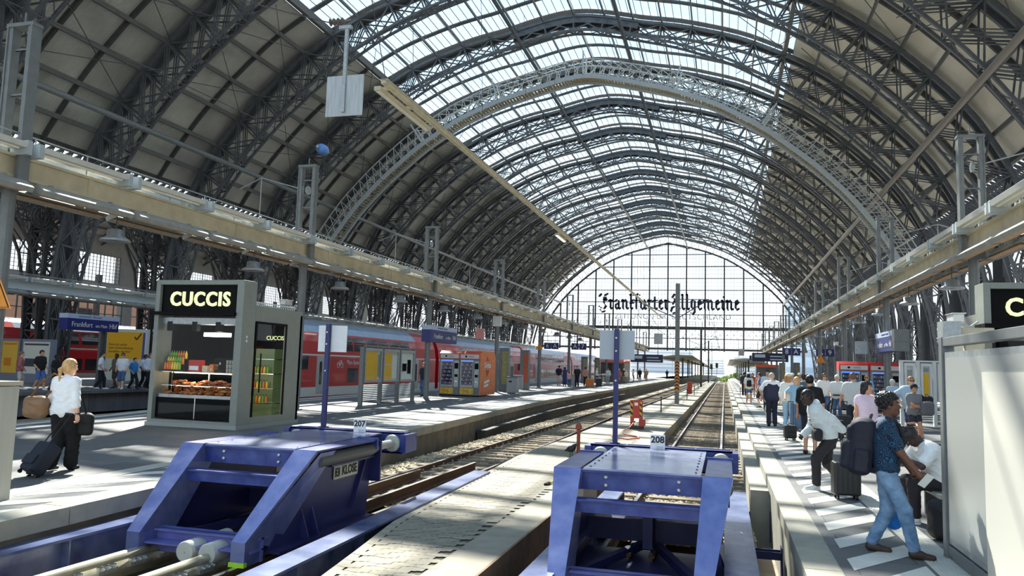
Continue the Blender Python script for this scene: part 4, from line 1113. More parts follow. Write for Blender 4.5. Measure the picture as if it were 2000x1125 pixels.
m=MB();m.bb(-.24,.24,-.16,.16,.0,.1);m.obj('base',mat('cabinet_base',srgb(70,66,60),.8),r)
m=MB();m.bb(-.2,.2,-.15,.15,.38,1.0);m.bb(-.2,-.1,-.15,.15,.1,.38);m.bb(.1,.2,-.15,.15,.1,.38);m.bb(-.22,.22,-.17,.17,.97,1.0);m.obj('housing',REDC,r)
m=MB();m.bb(-.2,-.12,-.154,-.15,.45,.95);m.bb(.12,.2,-.154,-.15,.45,.95);m.obj('hazard_strip',YB,r)
m=MB();m.bb(.1,.3,-.2,.1,.12,.34);m.obj('valve_box',REDC,r)
m=MB();m.bb(-.06,.06,-.155,-.15,.82,.92);m.obj('label',WHITE,r)
m=MB();pts=[(.0,-.2,.3),(-.15,-.5,.1),(-.3,-1.2,.02),(-.1,-2.4,.02),(.35,-3.0,.02),(.5,-3.6,.02),(.2,-4.1,.02),(-.3,-3.6,.02),(-.45,-2.9,.02)]
m.tube(pts,.02,6);o=m.obj('air_hose',mat('hose_orange',srgb(206,96,64),.5),None,True);o.location=(-2.97,27.2,-.3);tag(o,'orange air hose coiled on the paving below the red cabinet','hose')
r=empty('brake_test_cabinet',(-3.03,71.4,-.3),0,'small distant red cabinet behind the striped mast','cabinet')
m=MB();m.bb(-.2,.2,-.15,.15,.0,1.0);m.obj('housing',REDC,r);m=MB();m.bb(-.22,.22,-.17,.17,1.0,1.04);m.obj('lid',REDC,r)
m=MB();m.tube([(0,0,0),(0,0,.6)],.045,10);m.lathe([(.05,.58),(.075,.6),(.075,.68),(.03,.74)],(0,0,0),12);o=m.obj('marker_post',mat('post_rust',srgb(150,72,54),.7,0,var=.2));o.location=(-3.42,18.7,-.3);tag(o,'short rust-red post beside the left track','post')
for i,(x,y) in enumerate(((-2.99,38.5),(-2.6,57),(-2.48,67.5),(-2.83,88))):
    m=MB();m.tube([(0,0,0),(0,0,.72)],.03,8);m.lathe([(.04,.7),(.04,.76),(.02,.79)],(0,0,0),8);o=m.obj('marker_post',STEEL);o.location=(x,y,-.3);tag(o,'thin dark marker post on the strip, %s beyond the red cabinet'%_ord[i],'post','thin posts between the tracks')
_yb2=bpy.data.materials.new('chevron_stripe');_yb2.use_nodes=True;_yb(_yb2,srgb(30,28,26),srgb(214,140,60),1.1,(0,1.2,0))
for i,(x,y,h,st) in enumerate(((-2.85,49,7.5,1),(-2.93,102,7.5,0),(-2.8,143,7.5,0))):
    r=empty('catenary_mast',(x,y,-.3),0,['grey catenary mast with orange and black hazard stripes between the tracks','plain catenary mast further along between the tracks','farthest small catenary mast between the tracks'][i],'mast')
    m=MB();m.bb(-.13,.13,-.13,.13,0,h);m.obj('post',GREY if i==0 else STEEL,r)
    if st:
        # chevron collar
        m=MB();Y_=mat('stripe_orange',srgb(216,140,62),.5);K_=mat('stripe_black',srgb(34,32,30),.5)
        m.bb(-.14,.14,-.14,.14,.78,2.66,0)
        for k in range(9):
            z=.84+k*.2
            for s in(-1,1):m.prism([(0,-.142,z+.12),(s*.14,-.142,z),(s*.14,-.142,z+.1),(0,-.142,z+.22)],(0,-.004,0),1)
        m.obj('hazard_sleeve',[Y_,K_],r)
    m=MB();m.bar((0,0,h-2.2),(1.9,0,h-1.0),.06);m.bar((0,0,h-1.0),(1.9,0,h-1.0),.05);m.bar((0,0,h-2.2),(-2.4,0,h-1.2),.06);m.bar((0,0,h-1.2),(-2.4,0,h-1.2),.05);m.bar((1.9,0,h-1.0),(1.95,0,h-2.6),.03);m.bar((-2.4,0,h-1.2),(-2.45,0,h-2.8),.03)
    m.obj('bracket_arm',STEEL,r)
# bird and a stick on the paving
r=empty('crow',(-3.42,17.9,-.293),.9,'dark crow standing on the paved strip','bird')
def lathe_y(m,prof_,c,n=12):m.lathe(prof_,c,n,0,'y')
m=MB();m.tube([(0,-.13,.30),(0,-.09,.285),(0,-.04,.22),(0,.04,.19),(0,.12,.17),(0,.2,.14),(0,.27,.125)],[.012,.045,.07,.085,.06,.025,.012],10);m.ell((0,-.115,.295),(.035,.045,.038),10,8);m.obj('body',mat('crow_black',srgb(28,28,34),.5),r,True)
m=MB();m.tube([(0,-.15,.295),(0,-.205,.285)],[.014,.002],6);m.obj('beak',BLACK,r)
for s in(-.03,.03):
    m=MB();m.bar((s,.02,.15),(s,.03,.0),.01);m.bar((s,.03,.004),(s,-.03,.004),.01);m.obj('leg',BLACK,r)
m=MB();m.tube([(-3.0,13.6,-.27),(-2.85,14.3,-.2)],.018,8,0);m.tube([(-3.03,13.45,-.28),(-3.0,13.6,-.27)],.035,8,1);tag(m.obj('hand_lamp_stick',[mat('stick_yellow',srgb(206,200,60),.5),BLACK]),'small yellow and black stick lying on the paving left of the front buffer stop','stick')
m=MB();
# white cabinet and warning sign on the left
r=empty('control_cabinet',(-8.68,7.25,0),0,'beige metal cabinet cut off by the left edge of the photo','cabinet')
m=MB();m.bb(-.45,.35,-.25,.3,0,1.36);m.obj('housing',mat('cabinet_beige',srgb(196,192,176),.5,0,var=.06,scale=14,stretch=(1,1,.1)),r)
m=MB();m.bb(-.48,.37,-.28,.33,1.37,1.42);m.obj('lid',CREAM,r)
def warning_sign(x,y,z,label,s=.62):
    r=empty('warning_sign',(x,y,z),0,label,'sign')
    O=mat('warning_orange',srgb(240,150,40),.45);h=s*.866
    m=MB();m.prism([(-s/2,0,-h/3),(s/2,0,-h/3),(0,0,h*2/3)],(0,.02,0));m.obj('panel',O,r)
    m=MB();t=.88
    for a,b in(((-s/2*t,-h/3*t),(s/2*t,-h/3*t)),((s/2*t,-h/3*t),(0,h*.667*t)),((0,h*.667*t),(-s/2*t,-h/3*t))):m.bar((a[0],-.006,a[1]),(b[0],-.006,b[1]),.008,s*.035,(0,1,0))
    m.bar((-.02*s/.6,-.006,.1*s/.6),(.06*s/.6,-.006,-.02*s/.6),.01,.05*s/.6,(0,1,0));m.bar((.06*s/.6,-.006,-.02*s/.6),(-.06*s/.6,-.006,-.12*s/.6),.01,.04*s/.6,(0,1,0));m.ell((-.03*s/.6,-.006,.16*s/.6),(.03*s/.6,.006,.03*s/.6),8,6)
    m.obj('pictogram',BLACK,r);return r
warning_sign(-14.35,12.28,2.85,'orange warning triangle on the nearest left mast, cut by the photo edge',.75)
warning_sign(-14.55,61.03,3.3,'small orange warning triangle on a left platform mast',.62)
warning_sign(6.8,60.9,2.85,'small orange warning triangle below the A 9 sign',.75)
# ================================================================ KIOSKS, MACHINES, BOARDS, SIGNS
KG=mat('kiosk_grey',srgb(134,138,130),.42,0.,var=.06)
KB=mat('kiosk_black',srgb(8,8,10),.5,spec=.12)
SIGNL=mat('sign_glow',srgb(214,226,160),.5,emit=srgb(214,228,160),estr=.75)
WGL=glass('shop_glass',(.96,.98,.98,1),.012,.02)
CHROME=mat('chrome',srgb(200,204,206),.2,.9)
def portal(r,w,d,z,left_w=.13,right_w=.2):
    m=MB();m.bb(0,left_w,0,d,.0,z);m.bb(w-right_w,w,0,d,0,z);m.bb(left_w,w-right_w,0,d,z-.12,z);m.bb(left_w,w-right_w,.0,d,0,.17)
    m.obj('portal_frame',KG,r,bevel=.008)
def kiosk(x,y,label,full=True):
    r=empty('kiosk',(x,y,0),0,label,'kiosk');W=2.62
    portal(r,W,.56,3.72)
    m=MB();m.bb(.13,W-.2,.09,.5,2.9,3.6);m.obj('sign_box',KB,r)
    t=txt('CUCCIS',.50,SIGNL,r,(W/2-.02,.07,3.22),FACE_CAM,bold=.012,ext=.02,name='sign_letters',sx=.92,space=1.14)
    m=MB();m.bb(-.02,W-.18,-.1,.56,2.82,2.9);m.obj('awning_ledge',KB,r)
    m=MB();m.bb(-.03,W+.03,-.03,2.85,0,.1);m.obj('plinth',mat('plinth_grey',srgb(150,154,150),.5),r)
    # rear body
    m=MB();m.bb(0,W,.56,2.82,3.0,3.12);m.bb(0,.08,.56,2.82,.1,3.0);m.bb(0,W,2.72,2.82,.1,3.0);m.bb(W-.08,W,2.05,2.82,.1,3.0);m.bb(W-.08,W,.56,2.05,2.72,3.0);m.bb(W-.06,W,.56,2.05,.1,.28);m.obj('rear_body',KG,r)
    m=MB();m.bb(.08,W-.08,.5,2.72,.1,.14);m.bb(.1,W-.12,2.6,2.7,.1,3.0);m.bb(.08,.12,.5,2.7,.1,3.0);m.bb(.1,W-.1,.56,2.7,2.9,3.0);m.obj('interior_shell',KB,r)
    m=MB();m.add([(.13,.12,.24),(W-.2,.12,.24),(W-.2,.12,2.82),(.13,.12,2.82)],[(0,1,2,3)]);m.obj('front_glass',WGL,r)
    m=MB();m.bb(.13,W-.2,.13,.2,.2,.72);m.bb(W/2-.012,W/2+.012,.115,.13,.2,.72,1);m.obj('lower_panel',[KB,CHROME],r)
    m=MB();m.bb(.13,W-.2,.12,.8,.72,.8);m.bb(.15,W-.22,.16,.75,1.02,1.035);m.bb(.15,W-.22,.16,.75,1.36,1.38)
    for q in(.14,W/2-.02,W-.24):m.bb(q,q+.02,.62,.66,.8,1.38)
    m.obj('display_shelf',CHROME,r)
    m=MB();m.bb(.13,W-.2,.16,.7,2.6,2.76);m.obj('roller_box',GALV,r)
    for q in(.3,1.05,1.75):
        m=MB();m.bb(q,q+.14,.14,.3,2.42,2.66);m.obj('speaker_block',KB,r)
    m=MB();m.bb(1.15,1.8,.5,.75,2.3,2.4);m.obj('ceiling_lamp',mat('kiosk_lamp',srgb(255,240,215),.4,emit=(1,.9,.75,1),estr=5),r)
    m=MB();m.bb(.2,W-.26,.66,.7,1.33,1.36);m.bb(.2,W-.26,.66,.7,.99,1.02);m.obj('display_light',mat('display_glow',srgb(255,220,170),.4,emit=(1,.72,.42,1),estr=5),r)
    m=MB();m.add([(W+.002,.62,.28),(W+.002,2.05,.28),(W+.002,2.05,2.72),(W+.002,.62,2.72)],[(0,1,2,3)]);m.obj('side_door_glass',WGL,r)
    m=MB();m.bb(W-.02,W+.01,.6,.66,.28,2.72);m.bb(W-.02,W+.01,2.0,2.06,.28,2.72);m.bb(W-.02,W+.012,.62,2.04,2.66,2.72);m.tube([(W+.06,.8,.9),(W+.06,.8,1.9)],.018,8);m.obj('side_door_frame',KB,r)
    m=MB();m.bb(.7,2.3,2.56,2.6,1.9,2.6);bk=m.obj('menu_board',KB,r)
    txt('CUCCIS',.16,SIGNL,bk,(1.95,2.55,2.35),FACE_CAM,name='menu_letters',ext=.003)
    # roof comb
    m=MB();m.bar((.1,.7,3.16),(W-.05,.7,3.16),.03)
    for k in range(22):m.bar((W-.1,.62+k*.09,3.13),(W-.1,.66+k*.09,3.22),.02)
    m.bar((W-.1,.6,3.22),(W-.1,2.6,3.22),.03);m.obj('bird_comb',WHITE,r)
    for z in(2.17,2.27):
        m=MB();m.bb(W-.001,W+.006,.20,.26,z,z+.06);m.obj('sticker',WHITE,r)
    return r
KX,KY=-14.21,16.65
kiosk(KX,KY,'grey glass bakery kiosk with a glowing yellow-green name sign on the left platform')
kiosk(4.98,17.23,'grey kiosk portal with a glowing letter C on the right edge')
# interior lights of the near kiosk (its lamps)
def pl(loc,e,c,s=.25,name='kiosk_light'):
    l=bpy.data.lights.new(name,'POINT');l.energy=e;l.color=c;l.shadow_soft_size=s;o=bpy.data.objects.new(name,l);COL.objects.link(o);o.location=loc
pl((KX+1.4,KY+.55,2.2),4,(1,.86,.68));pl((KX+1.2,KY+.34,1.26),9,(1,.74,.5),.1);pl((KX+1.7,KY+1.6,2.4),5,(.9,.95,1))
# pastries, bottles and goods
PC=[mat('pastry_%s'%n,c,.55,0,var=.25,scale=25,dirt=srgb(150,72,30)) for n,c in(('gold',srgb(226,140,66)),('brown',srgb(196,104,48)),('pale',srgb(236,176,104)))]
def croissant():
    m=MB();P=[];R=[]
    for k in range(11):
        t=-1.1+2.2*k/10;P.append((.08*math.sin(t)*1.0,-.05*math.cos(t)+.03,.03));R.append(.012+.026*math.cos(t*1.25)**2+(.004 if k%2 else 0))
    m.tube(P,R,8);return m
def pretzel():
    m=MB();P=[]
    for k in range(28):
        t=2*PI*k/28;P.append((.07*math.sin(t)*1.1,.06*math.cos(t)+.015*math.cos(2*t),.018+.006*math.sin(3*t)))
    m.tube(P,.017,6,0,False,True);m.tube([(-.03,-.055,.02),(.0,.0,.032),(.035,.055,.022)],.014,6);m.tube([(.03,-.055,.02),(.0,.0,.036),(-.035,.055,.022)],.014,6);return m
def baguette():
    m=MB();m.tube([(-.12,0,.026),(-.08,0,.032),(0,0,.035),(.08,0,.032),(.12,0,.026)],[.012,.03,.034,.03,.012],8)
    return m
pk=[f().mesh(n,PC[i%3],True) for i,(f,n) in enumerate(((croissant,'croissant'),(pretzel,'pretzel'),(baguette,'bread_roll'),(croissant,'croissant')))]
rng=random.Random(5)
def pastry(x,y,z,where):
    me=rng.choice(pk);nm=me.name.split('.')[0]
    o=link(me,nm,None,(x,y,z));o.rotation_euler=(rng.uniform(-.25,.25),rng.uniform(-.2,.2),rng.uniform(0,6))
    s=rng.uniform(.95,1.25);o.scale=(s,s,s);tag(o,'golden %s heaped on the %s shelf of the bakery kiosk'%(nm.replace('_',' '),where),'pastry','%ss on the %s kiosk shelf'%(nm.replace('_',' '),where))
for layer in range(3):
    for k in range(30-layer*6):
        pastry(KX+.24+rng.random()*1.95,KY+.2+layer*.05+rng.random()*.32,.805+layer*.062,'lower')
for k in range(34):pastry(KX+.5+rng.random()*1.75,KY+.22+rng.random()*.36,1.04+(k%2)*.055,'upper')
def bottle_mesh(c,nm):
    m=MB();m.lathe([(.03,0),(.033,.01),(.033,.13),(.014,.18),(.014,.2)],(0,0,0),10);m.lathe([(.016,.2),(.016,.225)],(0,0,0),10,1);return m.mesh(nm,[c,mat('cap_'+nm,srgb(40,40,44),.4)],True)
bo=[bottle_mesh(mat('juice_orange',srgb(240,120,40),.3),'juice_bottle'),bottle_mesh(mat('juice_yellow',srgb(232,200,60),.3),'juice_bottle'),bottle_mesh(mat('juice_green',srgb(120,180,60),.3),'juice_bottle')]
m=MB()
for k in range(3):m.bb(KX+.2,KX+.72,KY+.2+k*.11,KY+.31+k*.11,1.38,1.42+k*.14)
tag(m.obj('bottle_rack',KB),'black stepped rack under the juice bottles in the kiosk window','rack')
for k in range(3):
    for q in range(7):
        o=link(bo[(k+q//3)%3],'juice_bottle',None,(KX+.24+q*.073,KY+.255+k*.11,1.42+k*.14));cn=['orange','yellow','green'][(k+q//3)%3]
        tag(o,'small %s juice bottle in the stepped kiosk rack'%cn,'bottle','%s juice bottles in the kiosk'%cn)
for i,(x,w,h,c,lab) in enumerate(((.78,.34,.3,srgb(186,34,40),'red ticket printer box beside the juice bottles in the kiosk'),(1.2,.16,.16,srgb(214,190,150),'small cream carton on the kiosk counter'),(1.42,.12,.2,srgb(224,120,60),'orange carton on the kiosk counter'))):
    r=empty('counter_box',(KX+x,KY+.45,1.38),0,lab,'box');m=MB();m.bb(0,w,0,.22,0,h);m.obj('carton',mat('carton_%d'%i,c,.5),r,bevel=.01)
    m=MB();m.bb(.03,w-.03,-.004,0,.04,h*.5);m.obj('front_label',WHITE if i==0 else CREAM,r)
cup=MB();cup.lathe([(.026,0),(.036,.1),(.038,.1)],(0,0,0),12);cupm=cup.mesh('paper_cup',mat('cup_white',srgb(214,210,200),.5),True)
for x in range(4):
    for z in range(3):
        o=link(cupm,'paper_cup',None,(KX+1.92+x*.085,KY+.5,1.38+z*.11));tag(o,'white paper cup in the stacks on the kiosk counter','cup','paper cups on the kiosk counter')
r=empty('coffee_machine',(KX+1.7,KY+.5,1.38),0,'dark coffee machine on the kiosk counter','coffee machine');m=MB();m.bb(-.16,.16,0,.3,.0,.06);m.bb(-.16,.16,.14,.3,.06,.34);m.bb(-.17,.17,-.02,.3,.26,.36);m.obj('body',KB,r,bevel=.01);m=MB();m.tube([(0,.0,.26),(0,.0,.2)],.02,8);m.bar((0,-.02,.2),(0,-.14,.19),.02);m.obj('spout',CHROME,r)
r=empty('drinks_fridge',(KX+1.9,KY+2.1,.14),0,'lit drinks fridge seen through the kiosk side door','fridge');m=MB();m.bb(-.35,.35,0,.45,0,1.9);m.obj('body',mat('fridge_green',srgb(74,92,62),.4,emit=srgb(160,190,120),estr=.05),r)
m=MB()
for z in(.4,.8,1.2,1.6):m.bb(-.3,.36,-.02,.4,z,z+.02)
m.obj('shelf',CHROME,r)
for z in(.42,.82,1.22):
    for k in range(6):
        o=link(bo[(k+int(z*10))%3],'juice_bottle',None,(KX+1.62+k*.1,KY+2.02,.14+z));tag(o,'%s juice bottle in the kiosk fridge'%['orange','yellow','green'][(k+int(z*10))%3],'bottle','fridge bottles, %s'%['orange','yellow','green'][(k+int(z*10))%3])
# --- information showcase (runs along the platform)
def showcase(x,y,rz,n,label,cols,W=1.78,FM=None):
    r=empty('information_showcase',(x,y,0),rz,label,'notice case')
    m=MB()
    for k in range(n+1):m.bb(k*W-.06,k*W+.06,-.08,.08,0,2.4)
    m.bb(-.06,n*W+.06,-.1,.1,2.36,2.42);m.obj('frame',FM or GREY,r)
    for k in range(n):
        m=MB();a,b=k*W+.1,(k+1)*W-.1
        for p in((a,b,2.2,2.32),(a,b,.92,1.0),(a,a+.07,1.0,2.2),(b-.07,b,1.0,2.2)):m.bb(p[0],p[1],-.1,.02,p[2],p[3])
        c=m.obj('case',FM or GALV,r)
        m=MB();m.bb(a+.05,b-.05,-.03,-.02,.98,2.22);m.obj('backing',mat('case_back',srgb(206,206,200),.6),c)
        m=MB()
        for (u0,u1,v0,v1,ci) in cols[k]:m.bb(a+.08+(b-a-.16)*u0,a+.08+(b-a-.16)*u1,-.035,-.03,1.02+1.16*v0,1.02+1.16*v1,ci)
        m.obj('timetable_sheet',[mat('sheet_yellow',srgb(240,186,20),.5),mat('sheet_white',srgb(226,228,222),.5),mat('sheet_grey',srgb(150,154,150),.5)],c)
        m=MB();m.add([(a+.07,-.09,1.0),(b-.07,-.09,1.0),(b-.07,-.09,2.2),(a+.07,-.09,2.2)],[(0,1,2,3)]);m.obj('glass_door',WGL,c)
        m=MB()
        for z in range(9):m.box(((a+b)/2,0,.2+z*.075),(b-a+.1,.05,.012),0,(.5,0,0))
        m.obj('louvre',GALV,r)
    return r
Y_=[(0,.82,0,.98,0),(.85,1,.1,.9,2)]
showcase(-14.05,28.3,PI/2,3,'grey showcase of yellow and white timetables on the left platform',[Y_,[(0,.6,0,.55,0),(0,.6,.58,.98,0),(.64,1,.05,.9,1)],[(.05,.95,0,.98,1),(.15,.5,.3,.6,2),(.55,.85,.2,.75,2)]])
showcase(6.42,32.0,.0,3,'narrow white-framed showcase of yellow timetables on the right platform',[[(.1,.9,.05,.9,2)],[(0,.9,.0,.8,0),(.0,.9,.84,.97,2)],[(0,.9,0,.9,0)]],.56,mat('frame_white',srgb(214,218,216),.4))
# --- vending machines
def vending(x,y,body,label,ad):
    r=empty('vending_machine',(x,y,0),0,label,'vending machine');W=1.17
    m=MB();m.bb(0,W,0,.95,.06,2.05);m.obj('cabinet',GREY,r,bevel=.01)
    m=MB();m.bb(.02,W-.02,.02,.93,0,.06);m.obj('base',KB,r)
    m=MB();m.prism([(0,-.02,2.05),(0,-.02,2.34),(0,.25,2.5),(0,.97,2.5),(0,.97,2.05)],(W,0,0));m.obj('hood',body,r)
    m=MB();m.bb(.05,W-.05,-.035,-.02,2.08,2.3);p=m.obj('header_panel',mat('header_light',srgb(206,208,208),.4),r)
    m=MB();m.lathe([(.055,-.045),(.055,-.035)],(.38,0,2.19),14,0,'y');m.obj('header_emblem',KB,p);txt('selecta',.1,KB,p,(.7,-.04,2.19),FACE_CAM,name='header_text',ext=.002)
    m=MB();m.bb(.06,.8,-.02,0,.5,2.0);m.bb(.86,W-.05,-.015,0,.5,1.95);m.obj('door_frame',GALV,r)
    m=MB();m.bb(.12,.76,-.03,-.018,.62,1.9);m.obj('dark_window',mat('vend_dark',srgb(18,22,34),.15),r)
    m=MB();cc=[srgb(70,120,190),srgb(190,190,196),srgb(180,60,50),srgb(60,90,150)]
    for z in range(6):
        m.bb(.13,.75,-.036,-.03,.66+z*.205,.672+z*.205,4)
        for k in range(9):m.bb(.15+k*.067,.195+k*.067,-.036,-.03,.68+z*.205,.68+z*.205+.1,(k*3+z)%4)
    m.obj('snack_row',[mat('vc%d'%i,c,.4) for i,c in enumerate(cc)]+[GALV],r)
    m=MB();m.bb(.1,.8,-.03,-.018,1.9,1.96);m.obj('window_glow',mat('vend_blue',srgb(60,110,220),.4,emit=srgb(60,110,230),estr=1.0),r)
    m=MB();m.bb(.88,W-.07,-.03,-.014,1.5,1.82);m.obj('keypad',KB,r);m=MB();m.bb(.9,W-.09,-.03,-.014,1.05,1.2);m.obj('card_reader',KB,r);m=MB();m.bb(.92,W-.1,-.03,-.014,.78,.82);m.obj('coin_slot',CHROME,r)
    m=MB();m.bb(.06,.84,-.03,-.015,.12,.46);o=m.obj('advert_panel',ad,r)
    return r
AD1=mat('ad_orange_yellow',srgb(238,150,40),.45,0,var=.3,scale=5,dirt=srgb(232,208,80))
v1=vending(-15.34,40.5,mat('hood_red',srgb(214,84,58),.45),'left of two snack machines, with a red hood, on the left platform',AD1)
v2=vending(-14.16,40.5,mat('hood_red',srgb(214,84,58),.45),'right snack machine with an orange advert side on the left platform',AD1)
m=MB();m.prism([(1.17,0,.08),(1.17,.0,2.36),(1.17,.4,2.52),(1.17,2.6,2.52),(1.17,2.9,2.2),(1.17,2.9,.08)],(.03,0,0));sp=m.obj('side_advert',mat('advert_orange',srgb(224,124,66),.5,0,var=.14,scale=4),v2)
txt('Doritos',.42,WHITE,sp,(1.215,1.35,1.72),FACE_PX,name='advert_word',ext=.003,bold=.012,sx=.9)
m=MB();m.prism([(1.205,1.0,1.45),(1.205,1.7,1.45),(1.205,1.3,1.1)],(.006,0,0));m.prism([(1.205,1.1,1.98),(1.205,1.6,1.98),(1.205,1.25,2.25)],(.006,0,0));m.obj('advert_triangle',mat('advert_dark',srgb(150,56,36),.5),sp)
m=MB();m.box((1.21,1.25,.82),(.008,.95,.14),0,(.12,0,0));m.box((1.21,1.15,.6),(.008,.8,.14),0,(.12,0,0));m.obj('advert_banner',WHITE,sp)
m=MB();m.bb(0,1.17,.95,2.9,.06,2.05);m.obj('rear_machine',GREY,v2)
for i in range(2):
    v=vending(5.7+i*1.45,43.0,mat('hood_bright_red',srgb(206,52,48),.45),['left','right'][i]+' of two red snack machines behind the crowd on the right platform',mat('ad_dark',srgb(60,64,80),.4))
    v.scale=(1.22,1,1)
# --- pillars, bins
for i,(x,y,c) in enumerate(((-14.6,50.9,srgb(150,160,80)),(-14.6,56.6,srgb(200,110,60)),(-14.9,84,srgb(170,170,160)),(-14.4,90,srgb(120,130,130)),(6.2,92,srgb(110,116,120)),(7.4,88,srgb(120,122,126)))):
    r=empty('advert_pillar',(x,y,0),0,['grey pillar with a colourful food poster beside the bins','grey pillar with an orange poster near the waiting group','distant grey pillar behind the waiting group','distant pillar beside the cafe tables','dark narrow pillar far along the right platform','dark wide pillar far along the right platform'][i],'pillar')
    m=MB();m.bb(-.3,.36,-.25,.25,0,2.95);m.obj('casing',GREY,r)
    m=MB();m.bb(-.05,.33,-.26,-.25,.5,2.7);m.obj('poster',mat('poster_%d'%i,c,.4,0,var=.3,scale=6,dirt=srgb(170,150,90) if i!=1 else srgb(190,70,40)),r)
for i,(x,y) in enumerate(((-13.0,47.5),(-14.6,54.8),(-13.6,70.5),(-14.2,95))):
    r=empty('litter_bin',(x,y,0),0,['grey litter bin right of the orange snack machine','grey litter bin between the two poster pillars','grey litter bin in front of the waiting group','distant litter bin near the cafe'][i],'bin')
    m=MB();m.bb(-.35,.35,-.25,.25,.04,1.0);m.obj('body',GALV,r,bevel=.03);m=MB();m.bb(-.37,.37,-.27,.27,1.0,1.06);m.obj('lid',GREY,r);m=MB();m.bb(-.2,.0,-.256,-.25,.7,.8);m.obj('slot',BLACK,r)
# --- station signs
SB=mat('sign_strip',srgb(176,190,216),.4)
def station_sign(x,y,z,L,face,label,side_w=.5,h=.62,post=None):
    r=empty('station_sign',(x,y,z),0,label,'sign')
    m=MB();m.bb(-side_w/2,side_w/2,0,L,0,h);m.obj('panel',mat('sign_panel_blue',srgb(26,38,110),.4),r)
    m=MB();m.bb(-side_w/2-.01,side_w/2+.01,-.01,L+.01,h,h+.22);s=m.obj('top_strip',SB,r)
    X=side_w/2+.012 if face>0 else -side_w/2-.012;R=FACE_PX if face>0 else FACE_NX
    t=MB()
    txt('Frankfurt',.34,WHITE,r,(X,L*(.27 if face>0 else .73),h*.48),R,name='word',ext=.003)
    txt('am Main',.22,WHITE,r,(X,L*(.645 if face>0 else .355),h*.44),R,name='word',ext=.003)
    txt('Hbf',.34,WHITE,r,(X,L*(.88 if face>0 else .12),h*.48),R,name='word',ext=.003)
    txt('Internationaler  Messeplatz',.13,mat('ink_blue',srgb(50,60,120),.5),s,(X,L*.42,h+.11),R,name='word',ext=.003)
    if face<0:
        m=MB();m.bb(-side_w/2-.03,side_w/2+.03,-.5,-.02,-.02,h+.24);m.bb(-side_w/2-.04,side_w/2+.04,-.52,-.02,h*.55,h*.62);m.obj('end_casing',GREY,r)
    if post:
        m=MB();m.bb(-.07,.07,post-.07,post+.07,-z,0);m.obj('post',STEEL,r)
    return r
station_sign(-30.2,29.4,2.85,3.2,1,'dark blue Frankfurt am Main Hbf station sign on the far left platform',.5,.55,2.5)
station_sign(-14.5,36.2,2.84,3.9,1,'blue Frankfurt am Main Hbf station sign on the left platform mast')
station_sign(6.85,34.4,2.84,3.6,-1,'pale blue Frankfurt am Main Hbf station sign over the right platform')
def number_sign(x,y,z,a,b,label):
    r=empty('platform_sign',(x,y,z),0,label,'sign')
    m=MB();m.bb(-.72,-.02,-.06,.06,0,.62);m.bb(.02,.72,-.06,.06,0,.62);m.obj('panel',DBLUE,r)
    txt(a,.56,WHITE,r,(-.37,-.07,.31),FACE_CAM,name='character',ext=.005);txt(b,.56,WHITE,r,(.37,-.07,.31),FACE_CAM,name='character',ext=.005)
    m=MB()
    for q in(-.4,.4):m.bar((q,0,.62),(q,0,1.6 if y<90 else .9),.04)
    m.bar((-.9,0,.8),(.9,0,.8),.05);m.obj('hanger',STEEL,r)
number_sign(-16.1,72.5,3.42,'6','A','left one of two hanging blue signs over the left platform, reading 6 A');number_sign(-13.4,72.5,3.42,'A','7','right one of two hanging blue signs over the left platform, reading A 7')
number_sign(5.5,70,3.32,'8','A','left one of two hanging blue signs over the right platform, reading 8 A');number_sign(8.2,70,3.3,'A','9','right one of two hanging blue signs over the right platform, reading A 9')
number_sign(4.2,118,3.6,'8','B','small distant blue platform sign reading 8 B')
# destination displays far down the platforms
for x,y,z,lab in((-10.4,108,2.7,'distant dark blue departure display over the left platform'),(5.6,104,3.2,'distant dark blue departure display over the right platform')):
    r=empty('departure_display',(x,y,z),0,lab,'display');m=MB();m.bb(-2.2,2.2,-.2,.2,0,1.1);m.obj('casing',mat('display_navy',srgb(24,30,60),.4),r)
    m=MB();m.bb(-1.9,-.6,-.21,-.2,.5,.9);m.bb(.0,1.9,-.21,-.2,.2,.35);m.bb(.0,1.6,-.21,-.2,.6,.75);m.obj('display_text',mat('display_white',srgb(190,200,220),.5),r);m=MB();m.bar((-1.5,0,1.1),(-1.5,0,2.6),.08);m.bar((1.5,0,1.1),(1.5,0,2.6),.08);m.obj('hanger',STEEL,r)
# boxes on masts and hanging boxes, cameras
for i,(x,y,z,s,c,lab) in enumerate(((-14.5,48.65,4.3,.55,WHITE,'white speaker box on a left platform mast'),(-20.6,64,4.0,.7,mat('box_pink',srgb(232,150,140),.5),'pink box hanging over the train roof'),(-8.2,100,5.0,1.1,GALV,'grey hanging box near the far gable left of the striped mast'),(2.4,120,4.2,.8,GALV,'small grey hanging box above the right-hand track'),(6.3,40,2.8,.5,GALV,'grey hanging box left of the right station sign'))):
    r=empty('hanging_box',(x,y,z),0,lab,'box');m=MB();m.bb(-s/2,s/2,-.15,.15,0,s*1.25);m.obj('casing',c,r,bevel=.02);m=MB();m.bar((0,0,s*1.25),(0,0,5.42-z if abs(x)>6 and y<60 and abs(x)<16 else s*1.25+1.5),.03);m.obj('hanger',STEEL,r)
def cctv(x,y,z,s,label):
    r=empty('security_camera',(x,y,z),0,label,'camera');m=MB();m.bb(-.1,.1,-.28,.2,-.08,.08);m.bb(-.13,.13,-.34,.22,.08,.1);m.obj('housing',WHITE,r,bevel=.015);m=MB();m.bar((0,.1,-.05),(s*.3,.1,-.16),.04);m.bar((s*.3,.1,-.16),(s*.45,.1,-.05),.04);m.obj('bracket',GALV,r)
